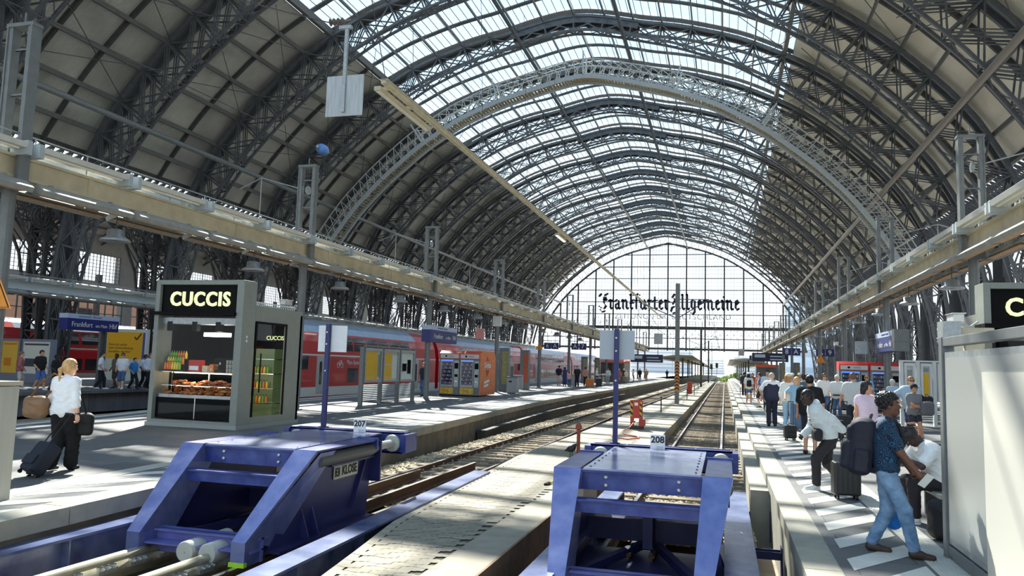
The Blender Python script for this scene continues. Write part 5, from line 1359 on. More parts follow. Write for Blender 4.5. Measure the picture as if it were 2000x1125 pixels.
cctv(-15.0,24.1,3.75,.7,'white security camera on a mast above the bakery kiosk');cctv(4.5,17.4,3.0,1,'white security camera beside the right kiosk portal');cctv(6.3,48.7,3.6,1,'small white security camera on a right platform mast')
# gantry arms beside the right portal
r=empty('sign_carrier',(4.2,16.6,2.5),0,'cream box carrier arm left of the right kiosk portal','bracket');m=MB();m.bb(-.12,.2,0,.4,-.02,.4);m.obj('end_box',GALV,r);m=MB();m.bb(.2,.78,.05,.35,.0,.28);m.obj('arm',CREAM,r)
m=MB();m.bb(.3,.6,.1,.3,-2.5,.0);m.obj('leg',CREAM,r)
# --- white advert panel at the right edge
r=empty('poster_stand',(2.2,5.6,0),0,'big white advert panel in a grey frame at the right edge','advert panel')
m=MB()
for y in(0,3.28):m.bb(-.05,.07,y-.06,y+.06,0,2.22)
m.bb(-.04,.06,.06,3.22,2.12,2.21);m.bb(-.04,.06,.06,3.22,.04,.14);m.obj('frame',GREY,r,bevel=.006)
m=MB();m.bb(-.03,.05,.1,3.2,.16,2.06);m.obj('casing',GALV,r);m=MB();m.bb(-.036,-.03,.16,3.14,.22,2.0);m.obj('blank_sheet',mat('sheet_blank',srgb(172,176,172),.3,.3),r)
m=MB();m.bb(-.05,-.036,.02,1.95,.12,1.86);m.obj('second_sheet',mat('sheet_cream',srgb(196,194,184),.5),r)
# --- adverts on the far left platform
r=empty('advert_board',(-34.66,37,0),0,'yellow bank advert board with a dark tick on the far left platform','advert')
m=MB();m.bb(0,2.8,-.1,.1,.25,3.2);m.bb(-.5,-.1,-.2,.2,0,3.3,1);m.obj('casing',[mat('board_pale',srgb(206,210,196),.5),GREY],r)
m=MB();m.bb(.05,2.5,-.115,-.1,1.5,3.02);p=m.obj('yellow_sheet',mat('advert_yellow',srgb(236,176,32),.5),r)
m=MB();m.bb(2.52,2.66,-.112,-.1,1.5,3.0);m.obj('blue_edge',mat('edge_blue',srgb(80,80,160),.5),r)
txt('Kann ich nachts\nbeim Online-Banking\nüberfallen werden?',.2,mat('ink_brown',srgb(110,72,30),.5),p,(.2,-.12,2.1),FACE_CAM,'LEFT',name='advert_text',ext=.003)
m=MB();m.bar((1.95,-.12,2.75),(2.1,-.12,2.6),.1,.02,(0,1,0));m.bar((2.1,-.12,2.6),(2.4,-.12,2.95),.1,.02,(0,1,0));m.obj('tick_mark',mat('ink_brown',srgb(110,72,30),.5),p)
for i,(x,w,lab) in enumerate(((-40.1,1.35,'yellow lit advert frame at the left photo edge'),(-38.6,2.1,'pale ticket machine screen in a grey frame behind the waiting family'))):
    r=empty('poster_case',(x,35,0),0,lab,'advert');m=MB();m.bb(0,w,-.1,.25,0,2.45);m.obj('casing',mat('frame_bluegrey',srgb(130,136,150),.45),r)
    m=MB();m.bb(.12,w-.12,-.115,-.1,.5,2.3);q=m.obj('screen',mat('screen_%d'%i,srgb(240,190,70) if i==0 else srgb(226,222,208),.5),r)
    m=MB();m.bb(.3,w*.6,-.125,-.115,.9,1.35);m.bb(.2,w-.2,-.125,-.115,2.1,2.2);m.obj('screen_detail',mat('detail_dark',srgb(70,74,84),.4) if i else mat('detail_orange',srgb(220,140,40),.4),q)
m=MB();m.bb(-2.0,2.0,0,1.2,0,1.05);
for k in range(9):m.bb(-1.9,1.9,-.02,0,.1+k*.1,.14+k*.1,1)
o=m.obj('slatted_bench_base',[mat('slat_dark',srgb(50,50,52),.6),WHITE]);o.location=(-38.6,35.6,0);tag(o,'striped white and dark slatted screen behind the waiting family','screen')
# ================================================================ TRAINS
DGL=mat('train_glass',srgb(40,48,56),.08,0,spec=.8)
ROOFG=mat('train_roof',srgb(150,166,186),.3,.3,var=.12,scale=2)
BAND=mat('train_band',srgb(214,214,208),.4);SKIRT=mat('train_skirt',srgb(60,66,76),.6,0,var=.15);DOORG=mat('train_door',srgb(176,180,176),.4)
PR=[(1.38,-.25),(1.40,.1),(1.40,1.9),(1.39,2.1),(1.30,2.75),(1.12,3.25),(.85,3.62),(.5,3.85),(0,3.93)]
def coach_meshes():
    L=26.4;out={}
    def shell(i0,i1,name,M,y0=0,y1=L,infl=0):
        m=MB();pts=[(x+infl*(1 if x else 0),z+infl*.3) for x,z in PR[i0:i1+1]];pts=pts+[(-x,z) for x,z in pts[::-1]]
        n=len(pts)
        for a,b in zip(pts[:-1],pts[1:]):
            if a==b:continue
            m.add([(a[0],y0,a[1]),(b[0],y0,b[1]),(b[0],y1,b[1]),(a[0],y1,a[1])],[(0,1,2,3)])
        return m.mesh(name,M)
    m=MB();pts=PR+[(-x,z) for x,z in PR[-2::-1]];n=len(pts)
    for a,b in zip(pts[:-1],pts[1:]):m.add([(a[0],0,a[1]),(b[0],0,b[1]),(b[0],L,b[1]),(a[0],L,a[1])],[(3,2,1,0)],1 if min(a[1],b[1])>3.0 else 0)
    m.add([(x,0,z) for x,z in pts],[tuple(range(n))]);m.add([(x,L,z) for x,z in pts],[tuple(range(n))[::-1]])
    # end domes over the entrances
    for y in(0,L-3.4):m.add([(x*1.004,y,z+.01) for x,z in PR[4:]]+[(x*1.004,y+3.4,z+.01) for x,z in PR[4:]],[(i,i+1,i+6,i+5) for i in range(4)][:4],0)
    out['body']=m.mesh('body',[RED,ROOFG])
    m=MB()
    for s in(-1,1):
        m.bb(s*1.4,s*1.412,0,L,-.2,.3);m.bb(s*1.4,s*1.408,0,L,1.98,2.06)
    out['light_band']=m.mesh('light_band',BAND)
    m=MB();m.bb(-1.38,1.38,4.6,L-4.6,-.5,-.2)
    out['underframe']=m.mesh('underframe',SKIRT)
    m=MB()
    for y in(1.4,3.6,L-3.6,L-1.4):
        for s in(-.75,.75):m.lathe([(.1,-.07),(.42,-.07),(.46,-.03),(.46,.05),(.1,.07)],(s,y,-.1),18,0,'x')
    for y in(2.5,L-2.5):m.bb(-1.1,1.1,y-1.6,y+1.6,-.2,.05)
    out['bogie']=m.mesh('bogie',SKIRT)
    return out
CM=coach_meshes()
def wmesh(w,z0,z1,name):
    m=MB()
    for s in(1,):
        def xa(z):return float(np.interp(z,[p[1] for p in PR],[p[0] for p in PR]))+.012
        n=3
        for k in range(n):
            a=z0+(z1-z0)*k/n;b=z0+(z1-z0)*(k+1)/n
            m.add([(xa(a),0,a),(xa(b),0,b),(xa(b),w,b),(xa(a),w,a)],[(3,2,1,0)])
    return m.mesh(name,DGL)
UW=wmesh(1.55,2.32,3.12,'upper_window');LW=wmesh(1.25,.5,1.32,'lower_window');EW=wmesh(1.1,1.25,2.0,'end_window')
_d_=MB();_d_.bb(1.40,1.425,0,1.4,-.05,2.0);DM=_d_.mesh('door',DOORG)
_d_=MB()
for y in(.25,.8):
    pts=[(1.428,y+.16+.14*math.cos(a*PI/8),1.55+.14*math.sin(a*PI/8)) for a in range(9)]+[(1.428,y+.16+.14*math.cos(a*PI/8),.55+.14*math.sin(a*PI/8)) for a in range(8,17)]
    _d_.prism(pts,(.004,0,0))
DW=_d_.mesh('door_window',DGL)
def coach(x,y,label,group,deco=False):
    r=empty('double_deck_coach',(x,y,0),0,label,'railway coach',group)
    for k in CM:link(CM[k],k,r)
    for i in range(9):
        if not deco or i<6:link(UW,'upper_window',r,(0,(11.3+i*1.72) if deco else 5.1+i*1.82,0))
    for i in range(8):
        if not deco or i<6:link(LW,'lower_window',r,(0,(12.2+i*1.5) if deco else 7.6+i*1.5,0))
    for yy in((6.6,23.8) if deco else (1.5,23.8)):link(EW,'end_window',r,(0,yy,0))
    for yy in((8.6,21.6) if deco else (4.3,20.6)):
        d=link(DM,'door',r,(0,yy,0));link(DW,'door_window',d)
    if deco:
        txt('Main-Spessart-Express',.36,WHITE,r,(1.42,12.0,1.66),FACE_PX,'LEFT',name='side_lettering',ext=.003)
        m=MB()
        for q in(0,.42):m.tube([(1.425,11.0+q+.15*math.cos(t*PI/8),1.5+.15*math.sin(t*PI/8)) for t in range(16)],.014,5,0,False,True)
        m.bar((1.425,11.0,1.5),(1.425,11.16,1.74),.02);m.bar((1.425,11.16,1.74),(1.425,11.36,1.74),.02);m.bar((1.425,11.36,1.8),(1.425,11.42,1.5),.02);m.bar((1.425,11.16,1.5),(1.425,11.36,1.74),.02);m.bar((1.425,11.0,1.5),(1.425,11.16,1.5),.02)
        m.obj('bicycle_mark',WHITE,r)
    return r
for i in range(4):coach(-22.7,28.9+27.1*i,['red double deck coach nearest, right of the bakery kiosk','second red double deck coach, behind the orange snack machines','third red double deck coach, behind the waiting group','last red double deck coach near the gable'][i],'red coaches on the platform track',i==0)
for i in range(3):coach(-45.6,9+27.1*i,['red coach at the far left edge behind the lit adverts','red coach behind the yellow bank advert at far left','red coach behind the bakery kiosk at far left'][i],'red coaches on the outer track')
# canopies and things beyond the gable
CAN=mat('canopy_grey',srgb(150,146,132),.6);CANS=mat('canopy_under',srgb(120,116,104),.7)
def canopy(x0,x1,y0,y1,zl,zm,zr,label):
    r=empty('platform_canopy',(0,0,0),0,label,'canopy');m=MB();P=[(x0,zl),((x0*.6+x1*.4),zm),((x0*.3+x1*.7),zm*.96+zr*.04),(x1,zr)]
    poly=[(x,y0,z) for x,z in P]+[(x,y0,z-.25) for x,z in P[::-1]];m.prism(poly,(0,y1-y0,0));m.obj('roof',CAN,r)
    c=(x0+x1)/2
    for k in range(8):
        m=MB();y=y0+3+k*(y1-y0-6)/7;m.bb(c-.15,c+.15,y-.15,y+.15,0,max(zl,zr));m.bar((c,y,zm-.9),(x0+1,y,zl-.1),.12);m.bar((c,y,zm-.9),(x1-1,y,zr-.1),.12);m.obj('column',STEEL,r)
canopy(-13.5,-3.2,160,330,4.3,4.9,2.8,'long grey curved platform canopy beyond the gable on the left')
canopy(.9,8.5,162,330,4.2,4.5,3.6,'grey curved platform canopy beyond the gable on the right')
m=MB();m.bb(-14.5,-3.2,164,340,-1.2,0);tag(m.obj('floor',CONC),'open-air platform beyond the gable on the left','platform',None,'structure')
OUTB=mat('ballast_sunlit',srgb(176,164,140),.95,0,var=.15,scale=1)
for cx,x1,lab in((-.82,2.6,'right-hand rails bending right beyond the gable'),(-5.0,-2.2,'left-hand rails beyond the gable')):
    r=empty('outer_track',(0,0,-.1),0,lab,'track')
    for s in(-.72,.72):rail_mesh([(cx+s+(x1-cx)*min(1,max(0,(y-166)/60)),y) for y in range(164,420,6)],-.52).obj('rail',[RAILS,RAILT],r)
    m=MB();
    for k in range(250):m.box((cx+(x1-cx)*min(1,max(0,(k*.65-2)/60)),164+k*.65,-.66),(2.5,.26,.1))
    o=m.obj('sleeper',SLEEP,r);o['kind']='stuff'
# distant lineside greenery, masts and buildings
BUSH=mat('bush_green',srgb(132,158,84),.9,0,var=.35,scale=3)
rng=random.Random(11)
for i,(x,y,s) in enumerate(((.4,190,1.6),(1.5,215,2.2),(.2,240,1.8),(3.5,262,3.0),(-1.2,205,1.0))):
    m=MB()
    for k in range(170):
        a,b=rng.uniform(0,2*PI),rng.uniform(0,PI/2);rr=s*rng.uniform(.5,1)
        p=Vector((rr*math.cos(a)*math.cos(b),rr*1.6*math.sin(a)*math.cos(b),rr*.7*math.sin(b)));q=s*.16
        u=Vector((rng.uniform(-1,1),rng.uniform(-1,1),rng.uniform(-.4,1))).normalized()*q;v=u.orthogonal().normalized()*q*.6
        m.add([p-u,p+v,p+u,p-v],[(0,1,2,3)])
    o=m.obj('lineside_bush',BUSH,loc=(x,y,-.78));tag(o,['small bush nearest the right rail bend','wide green bush beyond the rail bend','low bush farther along the line','largest distant bush under the masts','tiny weed clump left of the rail bend'][i],'bush')
for i,(x,y,h) in enumerate(((-9,210,11),(-4,260,12),(4,240,12),(11,230,11),(-16,250,12),(7,320,13),(-1,360,13))):
    r=empty('line_mast',(x,y,-.8),0,'slim catenary mast beyond the gable, %s of the distant row'%_ord[i],'mast','catenary masts outside');m=MB();m.bar((0,0,0),(0,0,h),.22);m.obj('post',GALV,r);m=MB();m.bar((0,0,h*.75),(3.5,0,h*.82),.1);m.bar((0,0,h*.6),(3.5,0,h*.82),.07);m.obj('arm',GALV,r)
for i,(x,y,h) in enumerate(((-3.0,185,4.2),(-1.9,200,4.6),(-6,230,5))):
    r=empty('railway_signal',(x,y,-.8),0,'dark railway signal beyond the gable, %s in the row'%_ord[i],'signal','railway signals outside');m=MB();m.bar((0,0,0),(0,0,h),.14);m.obj('post',GALV,r);m=MB();m.bb(-.3,.3,-.12,.1,h-1.2,h);m.obj('head',BLACK,r)
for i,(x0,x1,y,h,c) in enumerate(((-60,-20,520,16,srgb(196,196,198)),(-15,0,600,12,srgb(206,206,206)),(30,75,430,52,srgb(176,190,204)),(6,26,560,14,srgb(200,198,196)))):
    r=empty('distant_building',((x0+x1)/2,y,-1),0,['long low hazy building far left beyond the gable','low hazy building behind the signals','tall glassy tower beyond the gable on the right','low hazy building right of the rails'][i],'building')
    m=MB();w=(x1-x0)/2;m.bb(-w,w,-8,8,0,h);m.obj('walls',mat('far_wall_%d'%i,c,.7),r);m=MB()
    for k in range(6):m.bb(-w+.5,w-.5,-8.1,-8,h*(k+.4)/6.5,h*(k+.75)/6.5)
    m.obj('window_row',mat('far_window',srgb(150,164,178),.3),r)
# ================================================================ PEOPLE (signed-distance bodies meshed with surface nets)
class Field:
    def __init__(s,lo,hi,h):
        s.h=h;s.lo=np.array(lo,float)-3*h;n=np.ceil((np.array(hi)+3*h-s.lo)/h).astype(int)+1
        s.ax=[s.lo[i]+h*np.arange(n[i]) for i in range(3)];s.d=np.full(n,1e3,np.float32)
    def _sl(s,lo,hi,k):
        out=[]
        for i in range(3):
            a=int((lo[i]-k-s.lo[i])/s.h)-2;b=int((hi[i]+k-s.lo[i])/s.h)+3
            a=max(a,0);b=min(b,len(s.ax[i]))
            if b<=a:return None
            out.append(slice(a,b))
        return tuple(out)
    def _g(s,sl):return np.meshgrid(s.ax[0][sl[0]],s.ax[1][sl[1]],s.ax[2][sl[2]],indexing='ij')
    def _mix(s,sl,d,k,sub=False):
        o=s.d[sl]
        if sub:
            s.d[sl]=np.maximum(o,-d);return
        if k>0:
            t=np.clip(.5+.5*(d-o)/k,0,1);s.d[sl]=d*(1-t)+o*t-k*t*(1-t)
        else:s.d[sl]=np.minimum(o,d)
    def cone(s,a,b,ra,rb,k=.03,sub=False):
        a=np.array(a,float);b=np.array(b,float);r=max(ra,rb);sl=s._sl(np.minimum(a,b)-r,np.maximum(a,b)+r,k*2+.02)
        if sl is None:return
        X,Y,Z=s._g(sl);v=b-a;L=v@v+1e-9
        t=np.clip(((X-a[0])*v[0]+(Y-a[1])*v[1]+(Z-a[2])*v[2])/L,0,1)
        d=np.sqrt((X-a[0]-t*v[0])**2+(Y-a[1]-t*v[1])**2+(Z-a[2]-t*v[2])**2)-(ra+(rb-ra)*t)
        s._mix(sl,d.astype(np.float32),k,sub)
    def ell(s,c,r,R=None,k=.02,sub=False):
        c=np.array(c,float);r=np.array(r,float);m=r.max();sl=s._sl(c-m,c+m,k*2+.02)
        if sl is None:return
        X,Y,Z=s._g(sl);P=np.stack([X-c[0],Y-c[1],Z-c[2]],-1)
        if R is not None:P=P@np.array(R)
        q=P/r;l=np.sqrt((q**2).sum(-1));g=np.sqrt(((P/(r*r))**2).sum(-1))+1e-9
        d=l*(l-1)/g
        s._mix(sl,d.astype(np.float32),k,sub)
    def box(s,c,hf,r,k=.02):
        c=np.array(c,float);hf=np.array(hf,float);sl=s._sl(c-hf,c+hf,k*2+.02)
        if sl is None:return
        X,Y,Z=s._g(sl);q=np.abs(np.stack([X-c[0],Y-c[1],Z-c[2]],-1))-(hf-r)
        d=np.sqrt((np.maximum(q,0)**2).sum(-1))+np.minimum(q.max(-1),0)-r
        s._mix(sl,d.astype(np.float32),k)
    def folds(s,amp,f):
        X,Y,Z=np.meshgrid(*s.ax,indexing='ij',sparse=True)
        w=np.sin(Z*f+2.2*np.sin(X*f*.33+1)+1.7*np.sin(Y*f*.41));s.d=s.d-(amp*np.maximum(w,0)**3).astype(np.float32)
    def cut(s,p,n):
        X,Y,Z=np.meshgrid(*s.ax,indexing='ij',sparse=True);s.d=np.maximum(s.d,((X-p[0])*n[0]+(Y-p[1])*n[1]+(Z-p[2])*n[2]).astype(np.float32))
    def rough(s,amp,f):
        X,Y,Z=np.meshgrid(*s.ax,indexing='ij',sparse=True)
        s.d=s.d+(amp*(np.sin(X*f+1.3*np.sin(Z*f*.7))*np.sin(Y*f*1.1+1)*np.sin(Z*f*.9+.5*np.sin(X*f)))).astype(np.float32)
    def mesh(s):
        d=s.d;ins=d<0;h=s.h
        cnt=np.zeros(tuple(n-1 for n in d.shape),np.int32);sm=np.zeros(cnt.shape+(3,),np.float32)
        cor=[(i,j,k) for i in(0,1) for j in(0,1) for k in(0,1)]
        S=lambda c:d[c[0]:d.shape[0]-1+c[0],c[1]:d.shape[1]-1+c[1],c[2]:d.shape[2]-1+c[2]]
        for a in cor:
            for ax in range(3):
                if a[ax]==0:
                    b=list(a);b[ax]=1;A,B=S(a),S(b);x=(A<0)!=(B<0)
                    t=np.where(x,A/(A-B+(1e-12)*(A==B)),0)
                    cnt+=x
                    for q in range(3):sm[...,q]+=np.where(x,a[q]+(t if q==ax else 0),0)
        act=cnt>0;idx=np.full(cnt.shape,-1,np.int64);n=int(act.sum());idx[act]=np.arange(n)
        I=np.argwhere(act);V_=(I+sm[act]/cnt[act][:,None])*h+s.lo
        F=[]
        for ax in range(3):
            b,c=[(1,2),(2,0),(0,1)][ax]
            sl0=[slice(1,-1)]*3;sl1=[slice(1,-1)]*3;sl0[ax]=slice(0,-1);sl1[ax]=slice(1,None)
            A=ins[tuple(sl0)];B=ins[tuple(sl1)]
            for sgn,M in((0,A&~B),(1,~A&B)):
                e=np.argwhere(M)
                if not len(e):continue
                for i in range(3):
                    if i!=ax:e[:,i]+=1
                def off(db,dc):
                    q=e.copy();q[:,b]-=db;q[:,c]-=dc;return idx[q[:,0],q[:,1],q[:,2]]
                f=np.stack([off(1,1),off(0,1),off(0,0),off(1,0)],-1)
                F.append(f if sgn==0 else f[:,::-1])
        F=np.concatenate(F) if F else np.zeros((0,4),int)
        F=F[(F>=0).all(1)]
        return V_,F
def to_mesh(name,parts,m,smooth=True):
    vs=[];fs=[];n=0
    for v,f in parts:
        vs.append(np.asarray(v,float).reshape(-1,3));fs.extend([tuple(int(i)+n for i in q) for q in f]);n+=len(v)
    me=bpy.data.meshes.new(name);me.from_pydata([tuple(p) for p in np.concatenate(vs)],[],fs)
    me.materials.append(m);me.polygons.foreach_set('use_smooth',[smooth]*len(me.polygons));me.update();return me
def ik(a,b,l1,l2,pole):
    a=np.array(a,float);b=np.array(b,float);v=b-a;L=np.linalg.norm(v)
    if L>l1+l2-.004:b=a+v/L*(l1+l2-.004);v=b-a;L=np.linalg.norm(v)
    u=v/L;x=(l1*l1-l2*l2+L*L)/(2*L);hh=math.sqrt(max(l1*l1-x*x,0))
    p=np.array(pole,float);p=p-u*(p@u);p/=np.linalg.norm(p)+1e-9
    return a+u*x+p*hh,b
def rotm(ax,an):return np.array(Matrix.Rotation(an,3,ax))
SKIN={'pale':srgb(226,178,148),'tan':srgb(206,150,116),'brown':srgb(98,62,45),'dark':srgb(64,42,33)}
def skin(n):return mat('skin_'+n,SKIN[n],.5,0,var=.05,scale=12)
_cl={}
def cloth(c,rough=.85):
    k='cloth_%02x%02x%02x'%tuple(c);return mat(k,srgb(*c),rough,0,var=.04,scale=22,bump=.12,bscale=140)
NP_=0
def human(x,y,rz,h,label,skn='pale',sex='m',top=None,bottom=None,shoe=(40,40,44),hair=('short',(60,44,34)),pose=None,q=1,z=0,group=None,stout=0,hat=None,specs=False):
    """q: cell size class 0 near, 1 middle, 2 far.  The figure faces local +Y."""
    global NP_;NP_+=1
    po=dict(pelvis=(0,0,.93),lean=0,roll=0,twist=0,lh=(-.26,.04,.86),rh=(.26,.04,.86),lf=(-.10,0,.085),rf=(.10,.0,.085),hy=0,hp=0,ldir=0,rdir=0,curl=.5,lel=(-.3,-1,0),rel=(.3,-1,0),lkn=(0,1,0),rkn=(0,1,0));po.update(pose or {})
    H=[.0105,.0165,.026][q]
    r=empty('person',(x,y,z),rz,label,'person',group);r.scale=(h/1.75,)*3
    P=np.array(po['pelvis'],float)
    R=rotm('Z',po['twist'])@rotm('Y',po['roll'])@rotm('X',-po['lean'])
    T=lambda p:P+R@np.array(p,float)
    f=sex=='f'
    # torso rings: z, half width, radius, forward shift
    rings=[(.02,.085 if f else .075,.105 if f else .10,0),(.13,.05 if f else .065,.085 if f else .098,.005),(.25,.055 if f else .08,.088 if f else .102,.0),(.37,.075 if f else .10,.09 if f else .105,-.005),(.485,.125 if f else .155,.05 if f else .058,-.01)]
    if stout:rings=[(a,b+stout*.03,c+stout*.035,d+stout*(.03 if i in(1,2) else .01)) for i,(a,b,c,d) in enumerate(rings)]
    sh=.16 if f else .19
    S={-1:T((-sh,-.01,.475)),1:T((sh,-.01,.475))}
    HIP={s:P+rotm('Z',po['twist']*.4)@np.array((s*.092,0,-.03)) for s in(-1,1)}
    W={-1:np.array(po['lh'],float),1:np.array(po['rh'],float)};A={-1:np.array(po['lf'],float),1:np.array(po['rf'],float)}
    EL,KN={},{}
    for s,e,k in((-1,'lel','lkn'),(1,'rel','rkn')):
        EL[s],W[s]=ik(S[s],W[s],.285,.255,po[e]);KN[s],A[s]=ik(HIP[s],A[s],.425,.425,po[k])
    neck0,neck1=T((0,-.01,.52)),T((0,.012,.62))
    HR=R@rotm('Z',po['hy'])@rotm('X',-po['hp']);hc=neck1+HR@np.array((0,.02,.095))
    HT=lambda p:hc+HR@np.array(p,float)
    allp=[P,hc]+list(S.values())+list(W.values())+list(A.values())+list(EL.values())+list(KN.values())
    lo=np.min(allp,0)-.30;hi=np.max(allp,0)+.30
    foot={s:A[s]+np.array((math.sin(-po['ldir' if s<0 else 'rdir'])*.16,math.cos(po['ldir' if s<0 else 'rdir'])*.16,-.055)) for s in(-1,1)}
    def torso(F,g=0.,k=.07,z0=-9,z1=9):
        for (za,wa,ra,ya) in rings:
            if z0<=za<=z1:F.cone(T((-wa,ya,za)),T((wa,ya,za)),ra+g,ra+g,k)
        for (a,b) in zip(rings[:-1],rings[1:]):
            m=[(u+v)/2 for u,v in zip(a,b)]
            if z0<=m[0]<=z1:F.cone(T((-m[1],m[3],m[0])),T((m[1],m[3],m[0])),m[2]+g,m[2]+g,k)
        if f and z0<=.34<=z1:
            for s in(-1,1):F.ell(T((s*.068,.075,.335)),(.062+g,.055+g,.06+g),None,.05)
        F.cone(T((-sh+.03,-.012,.487)),T((sh-.03,-.012,.487)),.05+g,.05+g,k) if z1>.45 else None
    def arm(F,s,g=0,t=2.0,k=.03,flare=0):
        F.cone(S[s],S[s]+(EL[s]-S[s])*min(t,1),.056+g,.056+(.042-.056)*min(t,1)+g+flare,k)
        if t>1:F.cone(EL[s],EL[s]+(W[s]-EL[s])*(t-1),.042+g,.042+(.029-.042)*(t-1)+g+flare,k)
    def leg(F,s,g=0,t=2.0,k=.03,wide=0):
        a=min(t,1);F.cone(HIP[s],HIP[s]+(KN[s]-HIP[s])*a,.088+g,.088+(.057-.088)*a+g+wide*a*.5,k)
        if t>1:
            u=t-1;F.cone(KN[s],KN[s]+(A[s]-KN[s])*u,.057+g+wide*.5,.057+(.04-.057)*u+g+wide*(.5+.5*u),k)
            if g==0:
                m=KN[s]+(A[s]-KN[s])*.3;fw=(foot[s]-A[s]);fw=fw/np.linalg.norm(fw);F.cone(m-fw*.018,m-fw*.014+(A[s]-KN[s])*.2,.045,.034,.03)
    # ---- body
    F=Field(lo,hi,H)
    torso(F)
    F.cone(neck0,neck1,.056,.05,.03)
    for s in(-1,1):
        arm(F,s);leg(F,s)
        F.cone(A[s],A[s]+(foot[s]-A[s])*.25+np.array((0,0,-.02)),.042,.036,.02);F.cone(A[s]+np.array((0,0,-.045)),foot[s],.034,.026,.03)
    def head(F,k=.03,detail=True):
        F.ell(HT((0,-.008,.03)),(.076,.096,.095),HR,k);F.ell(HT((0,.022,-.05)),(.058,.072,.07),HR,.05);F.cone(HT((0,.065,-.1)),HT((0,.066,-.095)),.024,.024,.03)
        for s in(-1,1):F.ell(HT((s*.078,-.01,-.005)),(.012,.02,.032),HR,.008)
        if detail:
            for s in(-1,1):
                F.ell(HT((s*.033,.098,.014)),(.019,.014,.012),HR,0,True)
                F.cone(HT((s*.014,.093,.036)),HT((s*.05,.08,.034)),.009,.008,.012)
                F.ell(HT((s*.033,.079,.013)),(.014,.012,.011),HR,.006);F.ell(HT((s*.045,.06,-.025)),(.022,.02,.022),HR,.02)
        F.cone(HT((0,.091,.02)),HT((0,.113,-.022)),.008,.014,.01);F.ell(HT((0,.1,-.028)),(.019,.014,.009),HR,.008)
        F.ell(HT((0,.088,-.056)),(.024,.012,.007),HR,.006);F.ell(HT((0,.087,-.068)),(.02,.012,.008),HR,.006)
    parts=[]
    if q<2:
        G=Field(hc-.2,hc+.2,.0052 if q==0 else .0085);head(G);G.cone(neck0+(neck1-neck0)*.5,neck1,.053,.05,.03);parts.append(G.mesh())
    else:head(F,.03,False)
    parts.insert(0,F.mesh())
    # hands: palm and five fingers built as tapered chains
    HB=MB();ns=7 if q==0 else 5
    for s in(-1,1):
        d=W[s]-EL[s];d/=np.linalg.norm(d);side=R@np.array((1.,0,0));pn=np.cross(d,np.array((0,0,1.))) if abs(d[2])<.9 else side*s*-1
        # palm faces the body: normal = towards the midline
        pn=-s*side-d*(-s*side@d);pn/=np.linalg.norm(pn)+1e-9;lat=np.cross(d,pn)*1.0     # lateral direction across the knuckles
        if lat@(R@np.array((0,1.,0)))<0:lat=-lat
        c=po['curl']
        w0=W[s]-d*.01
        HB.tube([w0,W[s]+d*.03,W[s]+d*.06,W[s]+d*.09],[.027,.034,.036,.026],max(ns,6))
        for i,(o,L) in enumerate(((.030,.070),(.010,.078),(-.011,.073),(-.030,.058))):
            b0=W[s]+d*.08+lat*o;d1=d*math.cos(c*.7)+pn*math.sin(c*.7);d2=d*math.cos(c*1.7)+pn*math.sin(c*1.7);d3=d*math.cos(c*2.6)+pn*math.sin(c*2.6)
            p1=b0+d1*L*.45;p2=p1+d2*L*.32;p3=p2+d3*L*.25
            HB.tube([b0,p1,p2,p3],[.0105,.0098,.0088,.0065],ns)
        t0=W[s]+d*.03+lat*.028;t1=t0+(lat*.6+d*.6+pn*.35)*.04;t2=t1+(d*.8+pn*.5+lat*.1)*.034;HB.tube([t0,t1,t2],[.014,.0115,.008],ns)
    parts.append((HB.v,HB.f))
    body=link(to_mesh('body',parts,skin(skn)),'body',r)
    # ---- eyes and mouth
    if q<2:
        m=MB()
        for s in(-1,1):m.ell(HT((s*.033,.0885,.014)),(.0125,.007,.006),8,6,0,Matrix(HR.tolist()));m.ell(HT((s*.033,.0945,.014)),(.0055,.0028,.0055),8,6,1,Matrix(HR.tolist()))
        m.obj('eyes',[mat('eye_white',srgb(214,208,200),.3),mat('eye_dark',srgb(40,28,22),.3)],r,True)
        m=MB();m.ell(HT((0,.0965,-.0615)),(.021,.006,.0042),8,6,0,Matrix(HR.tolist()));m.obj('lips',mat('lip_'+skn,tuple(c*.62 if i else c*.8 for i,c in enumerate(SKIN[skn][:3]))+(1,),.5),r,True)
        m=MB()
        for s in(-1,1):m.bar(HT((s*.016,.098,.038)),HT((s*.05,.083,.04)),.009,.008)
        m.obj('eyebrows',mat('brow_%02x%02x%02x'%tuple(hair[1]),srgb(*hair[1]),.8),r)
    # ---- garments
    def garment(name,fn,col,rough=.85,amp=.0035,fr=38,m_=None):
        G=Field(lo,hi,H);fn(G)
        if amp and q<2:G.rough(amp,fr);G.folds(amp*(1.5 if q==0 else 1.0),62 if q==0 else 45)
        if name=='trousers':G.cut((0,0,.035),(0,0,-1))
        return link(to_mesh(name,[G.mesh()],m_ or cloth(col,rough)),name,r)
    g0=.014+H*.25
